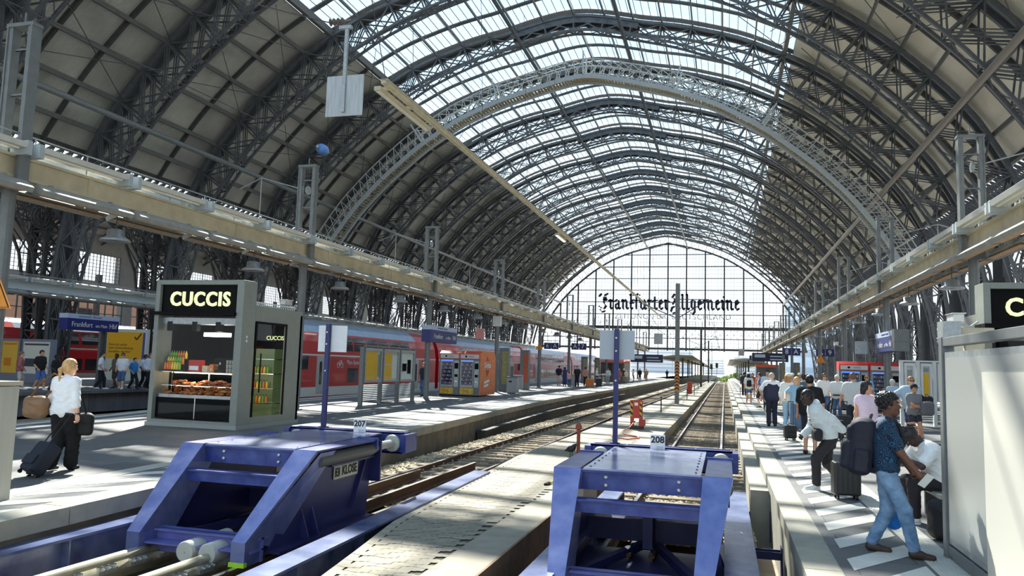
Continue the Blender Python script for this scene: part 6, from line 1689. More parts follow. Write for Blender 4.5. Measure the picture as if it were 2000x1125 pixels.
    if bottom:
        kind,c=bottom[0],bottom[1]
        if kind=='skirt':
            L=bottom[2]
            def fn(G):
                G.cone(T((-.06,0,.07)),T((.06,0,.07)),.095+g0,.095+g0,.04);mid=(KN[-1]+KN[1])/2
                a=P+np.array((0,0,-.05));b=P+np.array((0,0,-.05-L))
                G.cone(a+(-.05,0,0),b+(-.07,0,0),.12+g0,.13,.06);G.cone(a+(.05,0,0),b+(.07,0,0),.12+g0,.13,.06)
            garment('skirt',fn,c)
        else:
            t={'trousers':1.93,'jeans':1.93,'shorts':.86,'wide':1.9,'long_shorts':1.05,'hotpants':.45}[kind];wd={'wide':.052,'shorts':.03,'long_shorts':.03}.get(kind,.006 if kind=='jeans' else .014)
            def fn(G):
                torso(G,g0*.9,.06,-9,.08)
                for s in(-1,1):leg(G,s,g0*.9,t,.035,wd)
            o=garment('trousers' if t>1.5 else 'shorts',fn,c,amp=.004,fr=30,m_=bottom[2] if len(bottom)>2 else None)
    if top:
        kind,c=top[0],top[1];t={'tshirt':.72,'shirt':1.88,'tank':0,'hoodie':1.93,'rolled':1.35,'polo':.75,'vest':0}[kind];gg=g0*1.25+(.012 if kind=='hoodie' else 0)
        def fn(G):
            torso(G,gg,.07,-.2,9)
            if stout:pass
            for s in(-1,1):
                if t:arm(G,s,gg*.95,t,.035,.012 if t<1 else 0)
            if kind=='tank':
                for s in(-1,1):G.cone(S[s],S[s]+(EL[s]-S[s])*.05,.02,.02,.02)
            G.cone(neck0,neck0+(neck1-neck0)*.35,.058+gg*.6,.05+gg*.4,.02)
            if kind=='hoodie':G.ell(T((0,-.09,.56)),(.11,.055,.075),R,.03)
        garment({'tshirt':'t_shirt','shirt':'shirt','tank':'tank_top','hoodie':'hooded_sweatshirt','rolled':'shirt','polo':'polo_shirt','vest':'waistcoat'}[kind],fn,c,amp=.0045,fr=26,m_=top[2] if len(top)>2 else None)
        if kind=='vest':pass
    if shoe:
        for s in(-1,1):
            G=Field(np.minimum(A[s],foot[s])-.12,np.maximum(A[s],foot[s])+.12,max(H*.7,.008))
            v=foot[s]-A[s];G.cone(A[s]+np.array((0,0,-.03)),A[s]+v*.35+np.array((0,0,-.02)),.05,.042,.03);G.cone(A[s]-v*.12+np.array((0,0,-.04)),foot[s]+v*.12,.043,.034,.03);G.cut((0,0,A[s][2]-.083),(0,0,-1))
            sh_=link(to_mesh('shoe',[G.mesh()],cloth(shoe,.6)),'shoe',r)
            if q==0 and max(shoe)>150:
                G=Field(np.minimum(A[s],foot[s])-.12,np.maximum(A[s],foot[s])+.12,.008);z_=A[s][2]-.072;a_=A[s]-v*.14;b_=foot[s]+v*.16;G.cone((a_[0],a_[1],z_),(b_[0],b_[1],z_),.046,.04,.0);G.cut((0,0,z_+.016),(0,0,1));G.cut((0,0,A[s][2]-.084),(0,0,-1));link(to_mesh('sole',[G.mesh()],cloth((238,238,234),.5)),'sole',sh_)
    # ---- hair and headgear
    hk,hcol=hair
    if hk!='bald':
        hm=mat('hair_%02x%02x%02x'%tuple(hcol),srgb(*hcol),.55,0,var=.25,scale=40,stretch=(1,1,.25))
        G=Field(hc-.34,hc+.24,[.006,.009,.016][q])
        e=.012 if hk in('crop',) else .02
        if hk=='afro':
            G.ell(HT((0,-.02,.055)),(.112,.122,.112),HR,.03);G.rough(.016,110)
        elif hk=='dreads':
            G.ell(HT((0,-.015,.04)),(.09,.108,.1),HR,.02)
            rg=random.Random(4)
            for k in range(46):
                a=rg.uniform(0,2*PI);b=rg.uniform(.05,1.45);p=np.array((math.sin(b)*math.cos(a)*.085,math.sin(b)*math.sin(a)*.1-.015,.04+.095*math.cos(b)));dd=p/np.linalg.norm(p)
                if p[1]>.07 and p[2]<.06:continue
                G.cone(HT(p),HT(p+dd*.03+np.array((0,0,-.012))),.014,.011,.004);G.cone(HT(p+dd*.03+np.array((0,0,-.012))),HT(p+dd*.045+np.array((0,0,-.05))),.011,.008,.004)
        else:
            G.ell(HT((0,-.012,.034)),(.076+e,.096+e,.096+e),HR,.02)
            if hk in('long','ponytail','bun'):
                G.ell(HT((0,-.045,-.02)),(.082,.07,.1),HR,.03)
            if hk=='long':
                for s in(-1,0,1):G.cone(HT((s*.055,-.06,-.03)),HT((s*.065,-.075,-.24)),.05,.03,.03)
            if hk=='ponytail':
                G.cone(HT((0,-.12,-.01)),HT((0,-.155,-.05)),.03,.034,.02);G.cone(HT((0,-.155,-.05)),HT((0,-.15,-.22)),.034,.014,.02)
            if hk=='bun':G.ell(HT((0,-.11,.08)),(.05,.05,.05),HR,.01)
            G.rough(.004,90)
        # keep the face and ears free
        X,Y,Z=np.meshgrid(*G.ax,indexing='ij');Q=np.stack([X-hc[0],Y-hc[1],Z-hc[2]],-1)@HR
        zb=.062 if hk!='afro' else .066
        front=np.minimum(Q[...,1]-.03-(.02 if hk=='long' else 0),zb-Q[...,2]+.35*np.maximum(0,-(Q[...,1]-.06)))
        front2=np.minimum(Q[...,1]+.035,-.0-Q[...,2]) if hk in('short','crop','afro','dreads') else front
        low=(-.055 if hk in('short','crop','dreads','afro') else -9)-Q[...,2]
        cutv=np.maximum(np.maximum(front,front2),low).astype(np.float32)
        G.d=np.maximum(G.d,cutv)
        link(to_mesh('hair',[G.mesh()],hm),'hair',r)
    if hat:
        G=Field(hc-.3,hc+.26,[.006,.009,.016][q]);G.ell(HT((0,-.008,.045)),(.102,.122,.105),HR,.02);G.cut(HT((0,0,.045)),HR@np.array((0,0,-1.)))
        if hat[0]=='cap':G.ell(HT((0,.13,.052)),(.07,.075,.01),HR,.015)
        else:G.ell(HT((0,-.005,.05)),(.16,.18,.012),HR,.02)
        link(to_mesh('cap' if hat[0]=='cap' else 'sun_hat',[G.mesh()],cloth(hat[1])),'cap' if hat[0]=='cap' else 'sun_hat',r)
    if specs:
        m=MB()
        for s in(-1,1):m.ell(HT((s*.034,.107,.014)),(.026,.006,.02),10,6,0,Matrix(HR.tolist()));m.bar(HT((s*.06,.1,.018)),HT((s*.082,.0,.018)),.006)
        m.bar(HT((-.012,.112,.018)),HT((.012,.112,.018)),.006);m.obj('sunglasses',mat('sunglass',srgb(20,20,24),.15),r,True)
    r['_']=0;del r['_']
    info=dict(T=T,S=S,W=W,A=A,EL=EL,KN=KN,HT=HT,R=R,P=P,root=r,h=h/1.75,HR=HR)
    info['w']=lambda p:tuple(Vector((x,y,z))+Matrix.Rotation(rz,3,'Z')@(Vector(p)*(h/1.75)))
    return info
def sdf_thing(name,fn,lo,hi,h,m,label,cat,loc,rz=0,group=None,part='shell'):
    r=empty(name,loc,rz,label,cat,group);F=Field(lo,hi,h);fn(F);link(to_mesh(part,[F.mesh()],m),part,r);return r
def suitcase(x,y,rz,w,d,h,c,label,handle=.42,tilt=0,soft=False):
    r=empty('suitcase',(x,y,0),rz,label,'suitcase');r.rotation_euler=(tilt,0,rz)
    M=cloth(c,.45 if not soft else .85)
    m=MB();m.bb(-w/2,w/2,-d/2,d/2,.06,h);m.obj('shell',M,r,bevel=.035 if not soft else .05)
    m=MB()
    if not soft:
        for k in range(5):
            q=-w*.36+k*w*.18
            for s in(-1,1):m.bb(q-.012,q+.012,s*d/2-.004,s*d/2+.004,.12,h-.06)
        m.bb(-w/2-.002,w/2+.002,-.006,.006,.09,h-.02);m.obj('rib',cloth([max(0,v-14) for v in c],.4),r)
    else:
        m.bb(-w*.4,w*.4,-d/2-.03,-d/2,.14,h*.55);m.obj('front_pocket',M,r,bevel=.02)
    for s in(-1,1):
        for t in(-1,1):
            m=MB();m.lathe([(.012,-.014),(.028,-.014),(.028,.014),(.012,.014)],(s*(w/2-.06),t*(d/2-.04),.028),12,0,'x');m.bb(s*(w/2-.06)-.015,s*(w/2-.06)+.015,t*(d/2-.04)-.015,t*(d/2-.04)+.015,.03,.07);m.obj('wheel',BLACK,r)
    if handle:
        m=MB();y_=-d/2+.05
        for s in(-1,1):m.bar((s*w*.2,y_,h),(s*w*.2,y_,h+handle),.014)
        m.bar((-w*.24,y_,h+handle),(w*.24,y_,h+handle),.024);m.obj('pull_handle',mat('handle_dark',srgb(46,46,50),.4,.3),r)
    m=MB();m.tube([(-.07,0,h),(-.06,0,h+.025),(.06,0,h+.025),(.07,0,h)],.01,6);m.obj('grip',BLACK,r)
    return r
def backpack(loc,rz,c,label,s=1.,lean=0):
    r=empty('backpack',loc,rz,label,'backpack');r.rotation_euler=(lean,0,rz);r.scale=(s,s,s)
    F=Field((-.27,-.33,-.33),(.27,.15,.38),.011)
    F.box((0,-.09,-.01),(.165,.105,.25),.08,.03);F.cone((-.07,-.07,.17),(.07,-.07,.17),.085,.085,.06);F.box((0,-.2,-.09),(.125,.05,.13),.04,.015);F.box((0,-.19,.1),(.1,.03,.07),.025,.012)
    for sx in(-1,1):F.box((sx*.165,-.08,-.12),(.025,.06,.1),.02,.012)
    F.cut((0,.015,0),(0,1,0));F.rough(.004,26);F.folds(.005,40)
    link(to_mesh('bag_body',[F.mesh()],cloth(c,.75)),'bag_body',r)
    m=MB()
    for sx in(-1,1):m.tube([(sx*.08,.0,.2),(sx*.1,.07,.27),(sx*.12,.19,.25),(sx*.13,.25,.1),(sx*.14,.2,-.08),(sx*.13,.05,-.18),(sx*.1,.0,-.2)],.02,6)
    m.obj('shoulder_strap',cloth([max(0,v-8) for v in c]),r)
    m=MB();m.tube([(-.13,-.17,.1),(-.1,-.18,.2),(0,-.175,.24),(.1,-.18,.2),(.13,-.17,.1)],.005,5);m.tube([(-.11,-.252,.0),(0,-.256,.015),(.11,-.252,.0)],.005,5);m.obj('zip',mat('zip_grey',srgb(70,72,80),.4),r)
    m=MB()
    for sx in(-1,1):pass
    m.tube([(-.04,-.04,.25),(-.03,-.03,.3),(.03,-.03,.3),(.04,-.04,.25)],.011,6);m.obj('carry_loop',BLACK,r)
    return r
def bag(loc,rz,c,label,dim=(.2,.09,.16),cat='bag',name='shoulder_bag',strap=None,M=None):
    r=empty(name,loc,rz,label,cat);w,d,h=dim
    F=Field((-w-.05,-d-.05,-h-.05),(w+.05,d+.05,h+.05),.011);F.box((0,0,-h*.1),(w*.95,d*.9,h*.8),min(d*.8,.09),.03);F.cone((-w*.5,0,h*.5),(w*.5,0,h*.5),d*.45,d*.45,.08);F.rough(.005,24);F.folds(.006,34)
    link(to_mesh('bag_body',[F.mesh()],M or cloth(c,.7)),'bag_body',r)
    if strap:
        m=MB();m.tube(strap,.016,6);m.obj('strap',cloth([max(0,v-14) for v in c]),r)
    return r
PLUS_X,MINUS_X,AWAY,CAM=-PI/2,PI/2,0,PI
def pattern_shirt():
    m=bpy.data.materials.new('ring_pattern_cloth');m.use_nodes=True;nt=m.node_tree;N=nt.nodes;L=nt.links;p=N['Principled BSDF'];p.inputs['Roughness'].default_value=.85
    tc=N.new('ShaderNodeTexCoord');v=N.new('ShaderNodeTexVoronoi');v.inputs['Scale'].default_value=15;L.new(tc.outputs['Object'],v.inputs['Vector'])
    mu=N.new('ShaderNodeMath');mu.operation='MULTIPLY';mu.inputs[1].default_value=26;L.new(v.outputs['Distance'],mu.inputs[0]);sn=N.new('ShaderNodeMath');sn.operation='SINE';L.new(mu.outputs[0],sn.inputs[0])
    r=N.new('ShaderNodeValToRGB');r.color_ramp.elements[0].color=srgb(14,22,46);r.color_ramp.elements[1].color=srgb(20,84,120);r.color_ramp.elements[0].position=.45;r.color_ramp.elements[1].position=.75
    L.new(sn.outputs[0],r.inputs[0]);L.new(r.outputs[0],p.inputs['Base Color']);return m
DENIM=mat('denim_washed',srgb(84,118,156),.85,0,var=.22,scale=7,dirt=srgb(132,162,192),bump=.15,bscale=160)
DENIMD=mat('denim_blue',srgb(62,88,128),.85,0,var=.2,scale=6,dirt=srgb(92,122,160))
# P1 young man with a big dark backpack, facing right
P=human(1.60,8.78,PLUS_X-.12,1.60,'young man in blue ring-patterned shirt and washed jeans with a big backpack','brown','m',('tshirt',(14,40,70),pattern_shirt()),('jeans',(120,156,190),DENIM),(62,44,38),('afro',(16,14,16)),
  dict(lean=.02,lf=(-.1,-.16,.085),rf=(.12,.26,.085),pelvis=(0,.0,.925),rh=(.22,.30,.93),lh=(-.16,.26,.92),rel=(.6,-1,-.2),curl=.9,hp=-.05,hy=.1,rdir=.1),0)
backpack((1.47,8.80,1.06),PLUS_X-.12,(24,26,42),'big dark navy backpack on the young man in the patterned shirt',1.13,-.12)
m=MB();m.box((0,0,0),(.075,.012,.15));o=m.obj('mobile_phone',mat('phone_white',srgb(206,210,204),.3),bevel=.004);o.location=P['w'](tuple(np.array((.235,.37,.86))));o.rotation_euler=(.5,.5,.2);tag(o,'pale mobile phone held by the man with the big backpack','phone')
def pbag(F):
    F.ell((0,0,.1),(.10,.085,.11),None,.03);F.cone((0,0,.16),(0,0,.44),.09,.02,.08);F.rough(.01,34)
sdf_thing('plastic_bag',pbag,(-.15,-.15,-.05),(.15,.15,.5),.011,mat('bag_bright_blue',srgb(34,130,226),.35,0,var=.12),'bright blue plastic bag hanging behind the legs of the man in jeans','bag',(1.72,9.10,.2),0,None,'bag_body')
# P2 seated man with short dreadlocks, looking at a phone
P=human(2.60,10.9,MINUS_X+.25,1.72,'seated man with short dreadlocks in a white T-shirt bending over his phone','dark','m',('tshirt',(236,236,232)),('trousers',(34,28,32)),(226,222,216),('dreads',(40,34,32)),
  dict(pelvis=(0,-.05,.50),lean=.5,hp=.55,lf=(-.16,.40,.085),rf=(.16,.34,.085),lh=(-.07,.50,.80),rh=(.06,.48,.76),lel=(-1,-.3,-.6),rel=(1,-.3,-.6),curl=.9),0)
m=MB();m.box((0,0,0),(.075,.012,.155));o=m.obj('mobile_phone',mat('phone_silver',srgb(190,194,198),.3),bevel=.004);o.location=P['w']((-.0,.585,.85));o.rotation_euler=(1.1,0,MINUS_X+.3);tag(o,'silver mobile phone in the hands of the seated man','phone')
def bun_(F):F.ell((0,0,0),(.07,.055,.035),None,.02);F.rough(.003,60)
sdf_thing('bread_roll',bun_,(-.09,-.08,-.06),(.09,.08,.06),.008,PC[0],'bread roll held by the seated man','bread',P['w']((.07,.59,.76)))
r=empty('platform_bench',(2.72,10.95,0),0,'dark platform bench under the seated man, mostly hidden by the panel','bench');m=MB();m.bb(-.25,.35,-.9,.7,.36,.41);m.obj('seat',GREY,r)
for q in(-.8,.6):
    m=MB();m.bb(-.15,.25,q-.03,q+.03,0,.36);m.obj('leg',STEEL,r)
r=bag((2.36,9.75,.24),.2,(26,24,28),'black sports bag with a white mark on the floor beside the seated man',(.16,.16,.25),'bag','sports_bag')
m=MB();m.tube([(-.03,-.168,.02),(.01,-.168,.05),(.03,-.165,.0),(-.01,-.168,-.02)],.007,5);m.obj('white_mark',WHITE,r)
# P3 boy in a pale hooded top bending forward, pulling a black hard case
P=human(1.55,13.25,MINUS_X+.35,1.66,'boy in a pale printed hooded top stepping forward and pulling a black suitcase','dark','m',('hoodie',(214,220,218)),('trousers',(44,42,44)),(214,212,206),('crop',(22,18,18)),
  dict(pelvis=(0,-.06,.87),lean=.5,hp=-.35,hy=.25,lf=(-.1,.22,.085),rf=(.1,-.36,.11),lh=(-.16,-.30,.93),rh=(.2,.30,.86),lel=(-.3,-.6,.6),rel=(.5,-1,-.1),curl=1.0,twist=-.35),0)
txt('MIND',.055,BLACK,P['root'],tuple(P['T']((-.05,.145,.38))),tuple(Matrix((P['R']@np.array(Euler((PI/2,0,PI)).to_matrix())).tolist()).to_euler()),name='chest_print',ext=.012)
m=MB();q=P['T'];
for a,b in(((-.05,.12,.16),(.06,.135,.3)),((.0,.12,.14),(-.06,.135,.3)),((.05,.12,.14),(.0,.135,.31))):m.bar(q(a),q(b),.05,.045)
m.obj('chest_print',BLACK,P['root'])
wv=P['w']
bag(wv((.20,-.16,.84)),MINUS_X,(22,22,24),'slack black shoulder bag on the back hip of the boy in the hooded top',(.2,.1,.22),'bag','shoulder_bag',[(-.1,0,.15),(-.05,-.02,.4),(.04,-.06,.6),(.12,0,.5),(.1,0,.15)])
bag(wv((-.10,.20,.90)),MINUS_X+.1,(30,30,32),'small black waist bag across the front of the boy in the hooded top',(.15,.07,.11),'bag','waist_bag')
suitcase(1.71,12.35,.1,.38,.25,.535,(44,44,44),'black ribbed hard suitcase with raised handle in front of the bending boy',.40)
# P4 woman in a pink tank top
human(2.62,16.2,CAM+.5,1.66,'woman with long dark hair in a pale pink tank top walking towards the camera','tan','f',('tank',(232,206,220)),('trousers',(30,30,34)),(40,40,44),('long',(34,28,28)),
  dict(lh=(-.25,.05,.85),rh=(.33,.12,.86),rf=(.1,.15,.085),lf=(-.1,-.15,.11),hy=.5),1,stout=.5)
# P5 man in light grey shirt seen from behind
human(3.72,25.2,AWAY-.15,1.84,'tall man in a light grey short-sleeved shirt and dark trousers seen from behind','tan','m',('polo',(206,208,206)),('trousers',(44,46,58)),(30,30,32),('short',(110,88,66)),dict(rh=(.3,.1,.95),lh=(-.34,.08,.92)),1,stout=.4)
suitcase(3.36,24.6,.3,.4,.24,.62,(54,56,60),'dark grey suitcase standing left of the man in the light grey shirt',.4)
suitcase(2.98,23.2,.2,.38,.24,.55,(38,40,44),'black suitcase with raised handle just behind the pulled black case',.3)
# P6 white-haired man
human(4.27,32.8,CAM-.2,1.76,'white-haired man in a white polo shirt and blue jeans facing the camera','pale','m',('polo',(238,236,230)),('jeans',(70,100,140),DENIMD),(60,50,44),('short',(232,230,224)),dict(lh=(-.28,.1,.93),rh=(.22,.2,.98)),1,stout=.5)
m=MB();m.bb(-.19,.19,-.13,.16,-.02,.03);o=m.obj('belt_bag',BLACK,bevel=.02);o.location=(4.27,32.62,1.0);tag(o,'black belt bag on the white-haired man','bag')
human(5.86,36,CAM-.2,1.80,'bald man with sunglasses and bright blue T-shirt in front of the red machines','tan','m',('tshirt',(110,180,230)),('shorts',(60,64,80)),(70,70,74),('bald',(60,50,44)),None,1,specs=True)
# P8 / P9 couple by the notice case
human(4.93,23.1,CAM+.35,1.58,'woman with a dark cap, grey tank top and shorts standing with folded arms','tan','f',('tank',(128,128,130)),('hotpants',(52,54,66)),(44,42,44),('short',(70,50,40)),dict(lh=(.1,.2,1.1),rh=(-.1,.22,1.08),lel=(-1,.1,-.4),rel=(1,.1,-.4),lf=(-.12,.04,.085)),1,stout=.4,hat=('cap',(30,30,34)))
bag((5.22,22.95,.98),.5,(104,104,108),'big grey shoulder bag on the woman with the dark cap',(.2,.1,.22))
human(5.15,24.5,CAM+.1,1.78,'man with sunglasses and a pale blue polo shirt behind the woman with the cap','pale','m',('polo',(176,198,216)),('shorts',(56,66,96)),(40,110,190),('short',(170,120,80)),dict(lf=(-.28,.02,.085),rf=(.12,.0,.085),rh=(.33,.12,1.08),lh=(-.3,.1,1.0),rel=(1,-.5,0)),1,stout=.6,specs=True)
backpack((5.46,24.1,1.05),CAM-.5,(34,34,38),'dark backpack beside the man in the pale blue polo shirt',.9)
backpack((4.55,17.4,.26),.4,(36,66,120),'blue backpack standing on the floor behind the seated man',.8)
human(6.0,31.4,AWAY+.4,1.66,'person in a light blue shirt half hidden by a right platform mast','pale','m',('polo',(186,208,226)),('trousers',(70,70,80)),(40,40,40),('short',(210,200,190)),None,1)
human(3.92,33.9,CAM+.1,1.80,'woman with sunglasses, white T-shirt and backpack straps left of the white-haired man','pale','f',('tshirt',(232,230,226)),('jeans',(70,100,140),DENIMD),(70,66,60),('long',(110,72,48)),dict(lh=(-.2,.15,1.0)),1,specs=True)
human(4.35,37.2,CAM,1.78,'man with reddish hair behind the woman with backpack straps','tan','m',('tshirt',(60,66,80)),('trousers',(50,50,60)),(40,40,40),('short',(140,90,60)),None,2)
# P13 man in black T-shirt from behind
human(1.86,18.75,AWAY-.2,1.74,'broad man in a black T-shirt with short black hair seen from behind','tan','m',('tshirt',(20,20,24)),('shorts',(40,42,48)),(34,32,34),('short',(18,16,18)),dict(lh=(-.28,.08,.87),rh=(.3,.1,.92)),1,stout=.5)
# P14 railway man in waistcoat from behind
P=human(1.54,27.6,AWAY+.05,1.76,'grey-haired man in a navy waistcoat over a white shirt seen from behind','pale','m',('polo',(228,230,232)),('trousers',(34,38,56)),(24,24,26),('short',(176,160,146)),dict(lh=(-.30,.16,1.0),rh=(.40,.12,1.02),lel=(-1,-.4,0),rel=(1,-.4,0)),1,stout=.6)
G=Field(P['P']-.5,P['P']+.75,.0165)
for za,wa,ra in((.04,.10,.165),(.13,.088,.168),(.25,.105,.172),(.37,.125,.166),(.455,.12,.125)):G.cone(P['T']((-wa,.0,za)),P['T']((wa,.0,za)),ra,ra,.06)
link(to_mesh('waistcoat',[G.mesh()],cloth((38,42,66))),'waistcoat',P['root'])
# P15 / P16 and their luggage
human(1.98,26.6,AWAY-.3,1.76,'person in white with pale jeans and a green cap beside the man in the waistcoat','pale','f',('rolled',(236,236,230)),('jeans',(150,190,220),mat('denim_pale',srgb(158,196,220),.85,0,var=.12)),(220,216,210),('long',(170,120,80)),dict(rh=(.25,.2,1.0)),1,hat=('cap',(206,212,170)))
human(2.22,26.3,CAM-.15,1.66,'blonde woman in a light blue top with one arm stretched out','pale','f',('tshirt',(150,190,214)),('wide',(92,116,146)),(180,170,160),('long',(216,170,110)),dict(rh=(.34,.32,1.08),lh=(-.15,.2,.95),rel=(1,-.3,-.3)),1)
suitcase(1.70,22.2,.2,.32,.24,.42,(30,30,32),'small soft black trolley case with a tall handle on the hatched edge',.62,0,True)
human(1.66,29.6,AWAY+.5,1.74,'person in a white top with a round black backpack behind the man in the waistcoat','pale','f',('tshirt',(240,240,238)),('wide',(222,222,218)),(90,86,80),('bun',(34,28,28)),None,1)
backpack((1.78,29.35,1.2),AWAY+.5,(22,22,24),'round black backpack on the person in white by the railway man',.75)
human(1.30,45.2,AWAY-.2,1.74,'young woman with long dark hair, white top and denim shorts near the platform edge','tan','f',('tshirt',(236,236,234)),('hotpants',(90,124,170),DENIMD),(206,200,190),('long',(26,22,24)),dict(lf=(-.1,-.12,.1),rf=(.1,.1,.085)),1,hat=('cap',(214,212,206)))
backpack((1.32,45.0,1.17),AWAY-.2,(24,24,28),'small black backpack on the young woman in denim shorts',.7)
_far=[(1.95,38.5,CAM,'tall dark-haired man in a white shirt bending among the waiting crowd','m',('tshirt',(228,228,230)),('trousers',(60,64,76)),('short',(40,30,28)),1.88),
(2.35,41.0,CAM+.4,'woman with brown hair looking down in the waiting crowd','f',('tank',(206,170,150)),('shorts',(70,90,130)),('long',(110,70,50)),1.72),
(1.75,41.8,MINUS_X,'person in a blue-grey top in the crowd behind the young woman in shorts','m',('tshirt',(90,120,170)),('shorts',(40,44,60)),('short',(60,44,34)),1.74),
(1.62,56,AWAY,'man in a dark top and pale shorts far along the hatched edge','m',('tshirt',(40,40,46)),('shorts',(150,150,140)),('short',(40,34,30)),1.75),
(1.95,58.5,CAM,'person in a red and white top far along the hatched edge','f',('tshirt',(196,80,76)),('shorts',(60,60,70)),('long',(80,56,40)),1.70),
(1.45,62,AWAY,'person in black trousers farthest along the platform edge','m',('shirt',(60,60,64)),('trousers',(24,24,28)),('short',(40,34,30)),1.76),
(2.9,36.5,CAM,'person with a white sun cap in the middle of the waiting crowd','m',('tshirt',(180,190,210)),('shorts',(90,90,100)),('short',(90,70,56)),1.78),
(3.35,34.6,CAM-.3,'man in a black cap carrying a colourful rucksack in the crowd','m',('tshirt',(60,60,64)),('shorts',(70,76,60)),('short',(40,34,30)),1.72),
(3.0,31.2,AWAY,'person with brown hair right of the blonde woman','m',('tshirt',(120,160,180)),('shorts',(60,66,80)),('short',(110,76,52)),1.75),
(3.55,40.5,CAM,'person in a white cap at the back of the crowd','m',('tshirt',(206,206,200)),('shorts',(70,70,80)),('short',(90,76,60)),1.80),
(2.75,29.5,AWAY+.3,'man with dark hair between the blonde woman and the black T-shirt','m',('tshirt',(90,110,120)),('trousers',(50,52,60)),('short',(50,36,30)),1.74),
(3.2,44,CAM,'person in a beige top at the back of the crowd','f',('tshirt',(206,190,170)),('shorts',(80,80,90)),('long',(150,110,70)),1.70),
(2.5,47,CAM,'person in a green top at the back of the crowd','m',('tshirt',(110,140,100)),('trousers',(60,60,66)),('short',(60,50,40)),1.78),
(4.1,46,CAM,'person in a dark top in front of the dark right wall','m',('tshirt',(44,46,52)),('trousers',(40,40,46)),('short',(80,60,44)),1.78),
(2.1,51,AWAY,'person in an orange top far back in the crowd','f',('tshirt',(214,130,80)),('shorts',(70,70,90)),('bun',(60,44,34)),1.68),
(4.8,42,CAM,'person in a white shirt before the red snack machines','m',('polo',(230,230,226)),('trousers',(70,74,84)),('short',(110,100,90)),1.74)]
for i,(x,y,rz,lab,sx,tp,bt,hr,hh) in enumerate(_far):
    human(x,y,rz,hh,lab,['pale','tan'][i%2],sx,tp,bt,(60,58,58),hr,dict(lh=(-.26,.08+.05*(i%3),.9),rh=(.24,.12,.95 if i%2 else .88)),2,hat=('cap',(236,234,228)) if 'white sun cap' in lab or 'white cap' in lab else (('cap',(26,26,30)) if 'black cap' in lab else None))
backpack((3.4,34.85,1.2),AWAY,(70,90,60),'colourful rucksack on the man in the black cap',.95)
r=empty('bicycle_wheel',(1.12,60.5,.36),0,'bicycle wheel leaning at the platform edge in the far crowd','wheel');m=MB();m.tube([(0,.34*math.cos(t*PI/12),.34*math.sin(t*PI/12)) for t in range(24)],.02,6,0,False,True);m.obj('tyre',BLACK,r);m=MB()
for t in range(10):m.bar((0,0,0),(0,.33*math.cos(t*PI/5),.33*math.sin(t*PI/5)),.006)
m.obj('spoke',GALV,r)
# ---- left platform: woman with trolley and bags
P=human(-9.73,9.62,AWAY+.18,1.66,'woman with a blonde ponytail in a white blouse and wide black trousers walking away','pale','f',('rolled',(244,242,240)),('wide',(14,14,16)),(26,24,26),('ponytail',(208,164,108)),
  dict(lean=.05,hy=-.45,rh=(.27,-.04,.86),lh=(-.2,.25,1.0),lf=(-.09,-.1,.10),rf=(.1,.14,.085),rel=(.4,-1,0),curl=1.0),0)
m=MB();p=P['W'][1];m.tube([tuple(p+np.array((.032*math.cos(t*PI/6),.032*math.sin(t*PI/6),.03))) for t in range(12)],.008,6,0,False,True);m.box(tuple(p+np.array((.034,0,.03))),(.012,.035,.035));m.obj('wrist_watch',BLACK,P['root'])
LEATH=mat('leather_brown',srgb(132,98,66),.5,0,var=.15,scale=6)
bag((-10.05,9.42,.96),.25,(120,90,60),'brown leather shoulder bag hanging behind the woman with the ponytail',(.19,.1,.19),'bag','shoulder_bag',[(-.1,.0,.12),(.02,.02,.34),(.2,.06,.5),(.25,.14,.46),(.2,.12,.3),(.1,.02,.12)],LEATH)
r=suitcase(-9.52,8.9,-.25,.34,.24,.52,(30,36,50),'dark navy soft trolley case rolling behind the woman with the ponytail',.48,-.62,True);r.location=(-9.56,8.92,.02)
bag(P['w']((.20,.20,.74)),.5,(18,18,20),'black bag hanging in front of the woman with the ponytail',(.17,.08,.2),'bag','travel_bag',[(-.08,0,.12),(-.1,-.02,.4),(-.14,-.12,.62),(-.02,-.06,.4),(.06,0,.12)])
